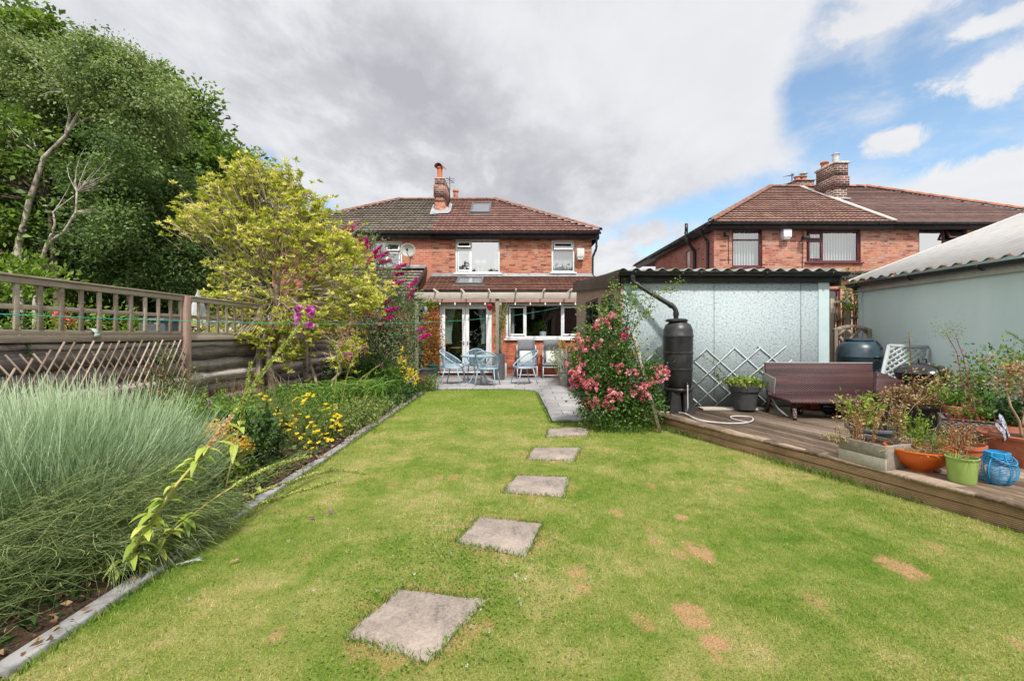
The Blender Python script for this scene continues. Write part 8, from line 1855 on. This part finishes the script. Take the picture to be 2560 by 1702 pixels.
t, B, T = herb('lavender_plant', 'grey green low shrub at the corner of the patio', (xat(1062, 10.2), 10.2, .02), (.22, .25), .36, 220, 5200, .04, FERN, wr=.3, cat='shrub'); leaves('blossom', in_ellipsoid(60, (xat(1052, 9.6), 9.6, .34), (.12, .1, .12)), .026, MAGD, t, None, wr=.6)
t, B, T = herb('leafy_perennial', 'leafy green mass between the loosestrife and the buddleia stems', (-2.95, 9.9, .02), (.35, .4), .75, 160, 5600, .07, MIDG, wr=.35)
t, B, T = herb('mixed_foliage', 'short green growth along the far end of the stone edging', (-2.2, 8.6, .02), (.22, .8), .28, 380, 5000, .05, DARKG, wr=.3)
# scabious & catmint trailing over kerb
t = thing('scabious', 'trailing grey stems with dark purple button flowers by the stone edging', 'flower', (-2.15, 3.75, .02)); n = 60; B = np.stack([RNG.normal(-2.2, .1, n), RNG.normal(3.6, .25, n), np.full(n, .03)], 1); T = B + np.stack([RNG.uniform(0, .38, n), RNG.uniform(-.1, .5, n), RNG.uniform(.01, .22, n)], 1); ribbons('stem', B, (B + T) / 2 + [0, 0, .08], T, .004, FERN, t, k=4)
for X, Y, d in ((610, 1248, 3.35), (645, 1198, 3.7), (625, 1218, 3.55), (685, 1225, 3.75), (780, 1152, 4.3), (665, 1140, 4.2)): leaves('blossom', around(np.array([Q(X, Y, d)]), 40, .010), .012, simple('deep purple floret', (.14, .01, .11), .7) if X == 610 else MATS['deep purple floret'], t, None, wr=.7)
C = along(B, T, 420, .05); leaves('foliage', C, .035, FERN, t, None, wr=.35)
# ground litter & low cover over the bed
n = 15000; C = np.stack([RNG.uniform(-4.7, -2.02, n), RNG.uniform(.5, 10.3, n), RNG.uniform(.02, .10, n)], 1); D = RNG.normal(size=C.shape) * [1, 1, .4]; o = leaves('ground_cover', C, .05 * (.5 + RNG.random(n)), DARKG, None, D, wr=.4); tag(o, 'low weeds and ground cover over the border soil', 'ground cover', kind='stuff')
n = 6000; C = np.stack([RNG.uniform(-4.0, -1.90, n), RNG.uniform(.8, 10.3, n), RNG.uniform(.035, .055, n)], 1); D = RNG.normal(size=C.shape) * [1, 1, .1]; o = leaves('leaf_litter', C, .035 * (.5 + RNG.random(n)), BRN, None, D, wr=.5); tag(o, 'dry leaf litter on the border soil', 'leaf litter', kind='stuff')
# long grass edges
def edge_grass(name, lab, P, h, m=None, w=.004):
 P = np.asarray(P); n = len(P); a = RNG.uniform(0, 6.28, n); L = h * (.4 + RNG.random(n)); T = P + np.stack([np.cos(a) * L * .5, np.sin(a) * L * .5, L * .8], 1); M_ = P + np.array([0, 0, 1]) * (L * .6)[:, None]; o = ribbons(name, P, M_, T, w, m or BLADE2, None, k=3, tip=.1); tag(o, lab, 'grass', kind='stuff'); return o
BLADE2 = leafmat('long grass blade', [(0, (.05, .12, .02)), (.5, (.13, .24, .035)), (.85, (.26, .34, .07)), (1, (.45, .38, .18))], nscale=2, trans=.3)
P = []
for k in range(2600):
 t_ = random.random() * 4.2; q = dA + fd * t_ + nrm * abs(random.gauss(.04, .03)); dens = .5 + .5 * math.sin(t_ * 3.1 + 1) 
 if random.random() < dens: P.append((q.x, q.y, 0))
edge_grass('long_grass', 'untrimmed grass along the foot of the deck', P, .075)
P = [(random.gauss(1.55, .22), random.gauss(6.08, .16), 0) for k in range(2600)]; edge_grass('long_grass', 'long tufts of grass under the rose bush', P, .13)
P = [(KX + .06 + abs(random.gauss(0, .02)), random.uniform(1, 10.1), 0) for k in range(3200)] + [(random.uniform(-1.5, .1), 10.38 - abs(random.gauss(0, .02)), 0) for _ in range(900)] + [(.63 - abs(random.gauss(0, .02)), random.uniform(6.5, 9.8), 0) for _ in range(1500)] + [(random.uniform(.63, 1.3), 6.5 - abs(random.gauss(0, .02)), 0) for _ in range(500)]
edge_grass('long_grass', 'slightly longer grass along the edging and the patio', P, .038, w=.0045)
P = []
for q in stones:
 for k in range(4):
  a, b_ = q[k], q[(k + 1) % 4]
  for j in range(170): p = a.lerp(b_, random.random()); P.append((p.x + random.gauss(0, .012), p.y + random.gauss(0, .012), 0))
edge_grass('long_grass', 'grass and dry blades curling over the edges of the stepping stones', P, .035)
# ---- rose bush
ROSL = leafmat('rose leaf', [(0, (.02, .055, .014)), (.4, (.055, .13, .025)), (.8, (.14, .26, .05)), (1, (.32, .42, .10))], nscale=3, trans=.25)
ROSB = leafmat('pink rose petal', [(0, (.70, .13, .25)), (.5, (.90, .35, .48)), (1, (.95, .66, .68))], nscale=10, trans=.3); ROSD = leafmat('deep pink rose petal', [(0, (.46, .02, .12)), (.6, (.70, .09, .25)), (1, (.82, .28, .42))], nscale=10, trans=.3)
rb = thing('rose_bush', 'tall bushy climbing rose covered in pink flower clusters at the garage corner', 'rose bush', (1.42, 6.05, 0))
RB = [(1540, 790, .22, .18, 14), (1500, 850, .30, .26, 40), (1560, 880, .22, .26, 30), (1500, 930, .36, .26, 50), (1580, 950, .34, .22, 50), (1640, 925, .14, .10, 8), (1530, 1000, .36, .20, 56), (1600, 1010, .24, .20, 26), (1500, 1040, .24, .12, 16), (1560, 1060, .34, .08, 24), (1450, 910, .12, .2, 10), (1470, 985, .16, .18, 14), (1570, 740, .12, .12, 5)]
C = np.concatenate([in_ellipsoid(n, tuple(Q(X, Y, 6.0)), (rx, min(rx, .3), ry), .15) for X, Y, rx, ry, n in RB]); C[:, 2] = np.maximum(C[:, 2], .05); L = around(C, 40, .068)
leaves('foliage', L, .042 * (.6 + .7 * RNG.random(len(L))), ROSL, rb, unit(L - np.repeat(C, 40, 0)) + RNG.normal(size=L.shape) * .5, wr=.6, shade=np.clip(np.repeat(RNG.random(len(C)), 40) * .5 + RNG.random(len(L)) * .5, 0, 1))
shoots = [((1560, 860), (1600, 800), (1640, 740), (1690, 708), (1712, 698)), ((1540, 840), (1548, 760), (1535, 715), (1530, 700)), ((1520, 830), (1510, 770), (1490, 765), (1430, 772)), ((1570, 850), (1600, 790), (1620, 770), (1625, 795)), ((1500, 820), (1520, 760), (1512, 735)), ((1575, 840), (1590, 765), (1660, 722), (1700, 730)), ((1560, 830), (1580, 760), (1600, 752))]
mb = MB(); SHT = []
for s_ in shoots:
 P = [Q(X, Y, 6.1 + .03 * i) for i, (X, Y) in enumerate(s_)]; sm = []
 for i in range(len(P) - 1):
  for k in range(6): sm.append(P[i].lerp(P[i + 1], k / 6))
 mb.tube(sm, [.006 * (1 - .5 * i / len(sm)) for i in range(len(sm))], 5); SHT += [tuple(p) for p in sm[4:]]
for q in C[RNG.choice(len(C), 40, replace=False)]: b = Vector((1.45 + random.uniform(-.15, .2), 6.1, 0)); q = Vector(q); mb.tube(bez(b, (b.x, b.y, q.z * .6), q, 6), [.009, .008, .007, .006, .005, .004, .003], 5)
mb.build('stem', simple('green brown rose cane', (.16, .15, .06), .7), rb)
L = around(np.array(SHT), 6, .035); leaves('young_foliage', L, .036, YGL, rb, None, wr=.55)
FL = [(1537, 792, 2, 0), (1524, 800, 1, 0), (1515, 806, 2, 0), (1488, 816, 2, 0), (1457, 859, 3, 0), (1468, 870, 1, 0), (1494, 862, 2, 0), (1526, 864, 1, 0), (1540, 866, 1, 0), (1561, 837, 2, 1), (1583, 885, 1, 0), (1570, 882, 1, 1), (1545, 917, 2, 0), (1538, 908, 1, 0), (1604, 926, 1, 0), (1579, 928, 2, 0), (1453, 902, 2, 0), (1441, 929, 3, 0), (1438, 952, 3, 1), (1452, 940, 2, 1), (1478, 958, 3, 0), (1461, 964, 2, 0), (1496, 945, 1, 1), (1518, 952, 1, 0), (1654, 930, 3, 0), (1640, 938, 1, 0), (1620, 939, 1, 1), (1623, 963, 3, 0), (1604, 980, 3, 0), (1588, 977, 2, 0), (1610, 990, 2, 1), (1536, 990, 3, 0), (1522, 980, 1, 1), (1550, 968, 1, 1), (1566, 955, 1, 0), (1510, 1009, 2, 1), (1492, 1003, 2, 0), (1484, 1015, 2, 0), (1524, 1025, 2, 0), (1469, 1015, 1, 1), (1460, 1006, 1, 1), (1556, 962, 1, 1), (1548, 996, 2, 0)]
for X, Y, s_, dk in FL:
 c = Q(X, Y, 5.80 + (.18 if s_ == 1 else random.uniform(-.02, .08))); hd_ = around(np.array([tuple(c)]), (4, 9, 17)[s_ - 1], (.022, .036, .052)[s_ - 1]); n = len(hd_); L = np.repeat(hd_, 14, 0); D = rdir(len(L)); L = L + D * .004
 leaves('blossom_cluster', L, .030, ROSD if dk else ROSB, rb, D + np.array([0, -.4, .3]), wr=1.0, cup=.25, shade=np.clip(np.repeat(RNG.random(n), 14) * .5 + RNG.random(len(L)) * .5, 0, 1))
# ---- climbers
AUT = leafmat('autumn climber leaf', [(0, (.16, .05, .025)), (.4, (.38, .16, .045)), (.75, (.52, .30, .07)), (1, (.40, .38, .08))], nscale=3, trans=.25)
t = shrub('climber', 'orange brown autumn coloured climber on the wall left of the french doors', tuple(Q(1079, 850, 13.55)), (.26, .16, .95), 120, .065, AUT, cat='climbing plant', per=26, csig=.09, base=(xat(1078, 13.5), 13.5, PZ))
leaves('upper_foliage', around(in_ellipsoid(20, tuple(Q(1075, 760, 13.4)), (.3, .1, .14)), 22, .08), .06, YGL, t, None)
t = shrub('climber', 'thin vine with green tuft twining up the middle pergola post', tuple(Q(1252, 800, 12.6)), (.14, .10, .38), 34, .06, YGL, cat='climbing plant', per=22, csig=.06, base=tuple(tp + Vector((0, 0, .7))))
leaves('dry_foliage', around(in_ellipsoid(46, tuple(Q(1246, 845, 12.6)), (.15, .08, .40)), 12, .05), .045, leafmat('tan vine leaf', [(0, (.20, .15, .07)), (.6, (.42, .34, .18)), (1, (.38, .40, .14))]), t, None)
t = shrub('climber', 'sparse green climber creeping over the willow lattice by the concrete post', (FX + .17, 5.75, .82), (.02, .5, .36), 40, .032, MIDG, cat='climbing plant', per=14, csig=.05, base=(FX + .17, 5.7, .02), stems=14)
L = in_ellipsoid(110, (FX + .18, 5.6, .72), (.02, .4, .25)); leaves('red_leaf', L, .030, AUT, t, None, wr=.6)
t = thing('climber', 'single dark feathery shoot hanging over the fence rail at the far left', 'climbing plant', tuple(Q(75, 890, 4.35))); P = [Q(40, 775, 4.35), Q(58, 800, 4.35), Q(64, 840, 4.3), Q(75, 890, 4.3)]; mb = MB(); mb.tube(P, .004, 5); mb.build('stem', BARK, t); L = np.array([tuple(P[i].lerp(P[i + 1], random.random())) for i in (0, 1, 2) for _ in range(45)]); leaves('foliage', L, .04, DARKG, t, None, wr=.25)
t = shrub('climber', 'green climber hanging at the corner of the right garage above the screen', tuple(Q(2140, 735, 8.0)), (.16, .2, .38), 22, .075, YGL, cat='climbing plant', per=16, csig=.07, base=(xat(2150, 8.1), 8.1, 0))
# ---- pots on the patio
t = pot('flower_pot', 'grey square pot with a small climber at the foot of the brown climber', Vector((xat(1064, 12.7), 12.7, PZ)), [(0, 0), (.20, 0), (.26, .26), (.28, .27), (.28, .30), (.24, .30), (.23, .26), (0, .25)], DGREY, (.23, .26)); 
t = pot('flower_pot', 'dark green pot with spiky stems next to the white door frame', Vector((xat(1082, 13.1), 13.1, PZ)), [(0, 0), (.12, 0), (.17, .34), (.19, .35), (.19, .38), (.16, .38), (0, .33)], simple('bottle green glaze', (.02, .09, .07), .35, .5), None)
pa = Vector((xat(1416, 10.9), 10.9, PZ)); t = pot('flower_pot', 'grey square pot with silvery white branching plant at the patio edge', pa, [(0, 0), (.13, 0), (.19, .34), (.205, .345), (.205, .375), (.18, .375), (0, .33)], simple('grey stone pot', (.24, .22, .22), .7, .2), None, n=4)
SIL = leafmat('silver white leaf', [(0, (.30, .28, .26)), (1, (.62, .60, .57))], trans=.2); B, T = stalks(t, pa + Vector((0, 0, .35)), (.22, .2), 130, .62, SIL, w=.008, lean=.35); L = along(B, T, 1300, .3); leaves('foliage', L, .045, SIL, t, None, wr=.2)
pb2 = Vector((xat(1440, 9.9), 9.9, PZ)); t = pot('flower_pot', 'pale green grey pot with one small yellow flower in front of the silvery plant', pb2, [(0, .0), (.10, 0), (.14, .24), (.15, .25), (.15, .28), (.135, .28), (.125, .22), (0, .2)], simple('pale green glaze', (.27, .31, .28), .45, .4), (.125, .22)); leaves('blossom', in_ellipsoid(34, tuple(pb2 + Vector((-.03, 0, .36))), (.04, .04, .06)), .045, YLW, t, None, wr=.7); leaves('foliage', in_ellipsoid(60, tuple(pb2 + Vector((0, 0, .28))), (.1, .1, .05)), .05, MIDG, t, None)
t, B, T = herb('tagetes_plant', 'green bushy plant with orange flower heads between the loungers and the rose', (xat(1428, 11.6), 11.6, PZ), (.22, .18), .98, 46, 1500, .085, MIDG, wr=.3, cat='flower', lo=.45); leaves('blossom', around(np.array([Q(1397, 859, 11.4), Q(1408, 853, 11.4), Q(1401, 866, 11.4)]), 22, .02), .04, GOLD, t, None, wr=.7)
# ---- plants in the deck pots
STRW = leafmat('straw and tan dead leaf', [(0, (.14, .07, .035)), (.4, (.34, .22, .12)), (.75, (.50, .38, .20)), (1, (.34, .36, .10))], nscale=6, trans=.2)
REDS = leafmat('red stem leaf', [(0, (.18, .03, .03)), (.5, (.38, .09, .06)), (1, (.50, .24, .12))], nscale=6, trans=.2)
LIMEL = leafmat('lime green leaf', [(0, (.10, .18, .02)), (.5, (.24, .36, .05)), (1, (.42, .50, .10))], nscale=5, trans=.3)
def potplant(t, c, rad, h, n, nl, leaf, m, wr=.4, sm=None, lean=.3, w=.004, lo=.25, nm='foliage', hv=.35):
 B, T = stalks(t, c, rad, n, h, sm or m, w=w, lean=lean, hv=hv); L = along(B, T, nl, lo); leaves(nm, L, leaf * (.6 + .8 * RNG.random(nl)), m, t, None, wr=wr); return B, T
potplant(potA, Vector((xat(1861, 6.4), 6.4, DZ + .32)), (.16, .12), .20, 130, 1300, .045, LIMEL, lean=.6)
potplant(potA, Vector((xat(1861, 6.4), 6.4, DZ + .32)), (.16, .12), .14, 60, 500, .035, STRW, lean=.7, nm='dead_foliage')
mb = MB(); P = [Q(1815, 905, 6.5), Q(1790, 905, 6.5), Q(1762, 880, 6.55), Q(1748, 882, 6.6)]; 
for s_ in (((1838, 960), (1800, 925), (1780, 905), (1750, 888)), ((1838, 958), (1800, 945), (1792, 935), (1780, 935)), ((1885, 960), (1890, 940), (1905, 925), (1915, 918)), ((1838, 960), (1815, 945), (1795, 950), (1790, 925))):
 P = [Q(X, Y, 6.5) for X, Y in s_]; mb.tube(P, .0035, 5); L = np.array([tuple(P[i].lerp(P[i + 1], random.random())) for i in (0, 1, 2) for _ in range(16)]); leaves('rose_leaf', L + RNG.normal(size=L.shape) * .012, .030, ROSL, potA, None, wr=.6)
mb.build('rose_stem', MATS['green brown rose cane'], potA)
# hydrangea: dry heads
hc = p1 + Vector((0, 0, .28)); C = in_ellipsoid(40, tuple(hc + Vector((-.03, 0, .13))), (.27, .2, .13), .3); L = around(C, 60, .035); leaves('dry_flower_head', L, .030, STRW, potB, None, wr=.8, shade=np.clip(RNG.normal(.35, .22, len(L)), 0, .8)); stalks(potB, hc, (.2, .16), 120, .24, STRW, lean=.6, w=.005)
L = in_ellipsoid(120, tuple(hc + Vector((.22, 0, .12))), (.12, .12, .12)); leaves('green_leaf', L, .06, LIMEL, potB, None, wr=.35)
# tall lily like stem behind
mb = MB(); P = [Q(2284, 1015, 5.1), Q(2280, 950, 5.1), Q(2276, 890, 5.1), Q(2272, 830, 5.1)]; mb.tube(P, .004, 6); mb.build('tall_stem', simple('dark red stem', (.14, .03, .03), .6), potC); L = np.array([tuple(P[i].lerp(P[i + 1], random.random())) for i in (0, 1, 2) for _ in range(9)]); leaves('leaf', L, .075, LIMEL, potC, unit(RNG.normal(size=L.shape) * [1, 1, .4]) , wr=.2)
potplant(potD, p3 + Vector((0, 0, .13)), (.18, .14), .40, 60, 700, .032, STRW, lean=.35); potplant(potD, p3 + Vector((-.08, 0, .13)), (.1, .1), .42, 24, 260, .06, LIMEL, lean=.35, nm='green_leaf')
pc = M0 = potE.location + Vector((.10, .14, .165)); potplant(potE, pc, (.14, .12), .33, 30, 420, .024, STRW, lean=.18, sm=REDS, w=.0045); potplant(potE, pc + Vector((-.1, .05, 0)), (.14, .1), .05, 200, 200, .02, STRW, lean=.8, nm='straw')
leaves('violet_flower', around(np.array([Q(2237, 1098, 3.75), Q(2208, 1078, 3.9)]), 8, .006), .014, VIO, potE, None, wr=.8)
potplant(potF, p4 + Vector((0, 0, .14)), (.17, .15), .10, 260, 100, .02, STRW, lean=1.6, w=.0035, nm='straw'); potplant(potF, p4 + Vector((.04, .1, .14)), (.08, .08), .33, 22, 420, .028, LIMEL, lean=.15); potplant(potF, p4 + Vector((-.07, .1, .14)), (.04, .06), .36, 10, 300, .03, STRW, lean=.08); potplant(potF, p4 + Vector((.12, 0, .14)), (.05, .08), .24, 30, 260, .035, FERN, lean=.45, wr=.12)
n = 26; B = np.array([tuple(p4 + Vector((.19 * math.cos(a), .19 * math.sin(a), .175))) for a in RNG.uniform(2.2, 5.6, n)]); T = B + np.stack([RNG.normal(0, .07, n), RNG.normal(-.05, .04, n), RNG.uniform(-.12, .02, n)], 1); ribbons('trailing_stem', B, B + [0, -.03, .05], T, .003, STRW, potF, k=5)
potplant(potG, p5 + Vector((0, 0, .17)), (.055, .055), .40, 8, 150, .022, REDS, lean=.12, w=.0045); potplant(potG, p5 + Vector((.0, 0, .17)), (.06, .06), .20, 14, 120, .020, STRW, lean=.35, nm='dry_leaf')
n = 8; B = np.array([tuple(p5 + Vector((.092 * math.cos(a), .092 * math.sin(a), .19))) for a in RNG.uniform(3.9, 5.4, n)]); T = B + np.stack([RNG.normal(0, .02, n), np.full(n, -.025), RNG.uniform(-.11, -.03, n)], 1); ribbons('trailing_stem', B, B + [0, -.03, .02], T, .0035, STRW, potG, k=5)
potplant(potH, p6 + Vector((0, 0, .15)), (.12, .1), .20, 60, 400, .026, STRW, lean=.4)
# thick bare stems in the big pot
mb = MB(); c = p7 + Vector((0, 0, .22)); stems = [[c + Vector((-.02, 0, 0)), c + Vector((-.05, 0, .16)), c + Vector((-.12, .0, .28)), c + Vector((-.10, .05, .42)), c + Vector((-.14, .02, .52))], [c + Vector((.03, 0, 0)), c + Vector((.02, 0, .18)), c + Vector((.10, .02, .34)), c + Vector((.08, .02, .50))], [c + Vector((-.02, 0, .12)), c + Vector((.05, .03, .26)), c + Vector((.0, .0, .44))]]
ends = []
for s_ in stems:
 sm = []
 for a_, b_ in zip(s_, s_[1:]):
  for k in range(3): sm.append(a_.lerp(b_, k / 3))
 sm.append(s_[-1]); mb.tube(sm, [.011 * (1 - .6 * i / len(sm)) for i in range(len(sm))], 7)
 for k in range(9): e = s_[-1] + Vector((random.uniform(-.14, .14), random.uniform(-.1, .1), random.uniform(-.05, .16))); mb.tube([s_[-2].lerp(s_[-1], random.random()), (s_[-1] + e) / 2, e], [.006, .004, .003], 5); ends.append(tuple(e))
mb.build('stem', simple('pale tan woody stem', (.33, .24, .16), .9), potI, smooth=True)
L = around(np.array(ends), 26, .035); leaves('dry_flower', L, .022, leafmat('faded pink brown petal', [(0, (.22, .12, .08)), (.5, (.45, .30, .24)), (1, (.60, .46, .38))]), potI, None, wr=.7); leaves('leaf', around(np.array(ends), 6, .05), .035, LIMEL, potI, None, wr=.4)
L = around(np.array([Q(2545, 920, 3.9), Q(2530, 925, 3.9)]), 40, .022); leaves('orange_seed_head', L, .03, leafmat('orange brown seed', [(0, (.35, .12, .03)), (1, (.62, .30, .10))]), potI, None, wr=.8)
# red stems in woven planter
PKL = leafmat('pink red stem leaf', [(0, (.22, .02, .04)), (.6, (.50, .08, .12)), (1, (.55, .26, .22))], nscale=6)
mb = MB(); RS = [((2425, 1050), (2405, 960), (2392, 880), (2360, 825)), ((2432, 1050), (2422, 970), (2408, 890), (2385, 830)), ((2440, 1055), (2432, 1000), (2420, 960)), ((2450, 1055), (2452, 1020), (2448, 985)), ((2415, 1055), (2410, 1020), (2400, 1000))]; RL = []; RT = []
for s_ in RS:
 P = [Q(X, Y, 4.3) for X, Y in s_]; sm = []
 for a_, b_ in zip(P, P[1:]):
  for k in range(4): sm.append(a_.lerp(b_, k / 4))
 mb.tube(sm, .003, 6); RL += [tuple(p) for p in sm]; RT.append(tuple(P[-1]))
mb.build('stem', simple('crimson stem', (.20, .04, .05), .6), potL); L = around(np.array(RL), 3, .008); leaves('red_leaf', L, .026, PKL, potL, None, wr=.3)
L = around(np.array(RT[:2]), 170, (.05, .05, .05)); leaves('seed_spray', L, .022, FERN, potL, None, wr=.2); potplant(potL, c9 + Vector((0, 0, .25)), (.15, .13), .10, 60, 140, .025, REDS, lean=.5, nm='dead_foliage'); potplant(potL, c9 + Vector((.1, .05, .25)), (.1, .1), .16, 30, 300, .05, MIDG, lean=.5, nm='green_leaf')
potplant(potK, p9 + Vector((0, 0, .29)), (.18, .15), .24, 60, 1100, .055, MIDG, lean=.4, wr=.25); potplant(potJ, p8 + Vector((0, 0, .21)), (.12, .12), .30, 40, 500, .05, DARKG, lean=.3)
leaves('burgundy_leaf', in_ellipsoid(60, tuple(p8 + Vector((.10, -.1, .32))), (.07, .05, .07)), .05, MAGD, potJ, None, wr=.5)
# shrubs by the garage wall
t = shrub('azalea_shrub', 'twiggy green and bronze shrub in front of the barbecue', tuple(Q(2400, 985, 5.2)), (.42, .20, .15), 34, .045, MIDG, per=20, csig=.07, base=(xat(2400, 5.2), 5.2, DZ)); leaves('bronze_leaf', around(in_ellipsoid(20, tuple(Q(2360, 950, 5.1)), (.4, .15, .1)), 20, .06), .04, STRW, t, None)
t = shrub('bushy_shrub', 'loose green leafy shrub against the grey blue wall at the right edge', tuple(Q(2510, 935, 4.9)), (.34, .25, .30), 46, .05, MIDG, per=26, csig=.09, base=(xat(2500, 4.9), 4.9, DZ))
t = thing('wispy_plant', 'arching wispy feathery shoots entering from the right edge above the pots', 'plant', (xat(2640, 4.3), 4.3, DZ)); n = 0; Bs = []; Ts = []
for (Xb, Yb, X, Y) in ((2600, 900, 2515, 828), (2600, 905, 2560, 850), (2600, 930, 2505, 865), (2600, 900, 2520, 890)): Bs.append(tuple(Q(Xb, Yb, 4.3))); Ts.append(tuple(Q(X, Y, 4.3)))
Bs, Ts = np.array(Bs), np.array(Ts); ribbons('stem', Bs, (Bs + Ts) / 2 + [0, 0, .06], Ts, .005, LIMEL, t, k=5); b = Vector((xat(2640, 4.3), 4.3, DZ)); mb = MB()
for q in Bs: mb.tube([b, (b + Vector(q)) / 2 + Vector((.08, 0, 0)), Vector(q)], .005, 5)
mb.build('cane', BARK, t); u = RNG.random((700, 1)); i = RNG.integers(0, 4, 700); L = Bs[i] * (1 - u) ** 2 + ((Bs + Ts) / 2 + [0, 0, .06])[i] * 2 * u * (1 - u) + Ts[i] * u * u; leaves('foliage', L, .035, LIMEL, t, (Ts - Bs)[i] + RNG.normal(size=L.shape) * .15, wr=.1)
t, B, T = herb('grey_foliage_plant', 'pale grey leaved plant low behind the butterfly ornament', (xat(2500, 4.5), 4.5, DZ), (.22, .18), .42, 70, 1100, .05, BUDL, wr=.5)
# scattered petals and a feather on the lawn
for k, (X, Y) in enumerate(((783, 1291), (826, 1277), (590, 1400), (690, 1278))):
 c = G(X, Y, .024); o = leaves('fallen_petal', around(np.array([(0, 0, 0.0)]), 3, (.006, .006, .001)), .035, VIO if k < 2 else BRN, None, RNG.normal(size=(3, 3)) * [1, 1, .05], wr=.5, up=.9); o.location = c
 tag(o, ('fallen violet petal on the lawn, the one nearer the flower bed', 'fallen violet petal on the lawn, farther from the flower bed', 'pale dead petal on the grass near the wiry mound', 'small dry petal on the grass beside the fallen foxglove')[k], 'petal', 'petals and dry bits on the lawn')
P = G(440, 1410, .02); o = ribbons('feather', np.zeros((40, 3)) + np.linspace(0, .11, 40)[:, None] * np.array([.9, .35, .05]), np.zeros((40, 3)) + np.linspace(0, .11, 40)[:, None] * np.array([.9, .35, .05]) + RNG.normal(size=(40, 3)) * .006, np.zeros((40, 3)) + np.linspace(.02, .13, 40)[:, None] * np.array([.9, .35, .05]) + np.stack([RNG.normal(0, .008, 40), RNG.normal(0, .016, 40), np.abs(RNG.normal(0, .006, 40))], 1), .004, FABW, None, k=2); o.location = P
tag(o, 'white feather lying at the lawn edge in front of the wiry mound', 'feather')
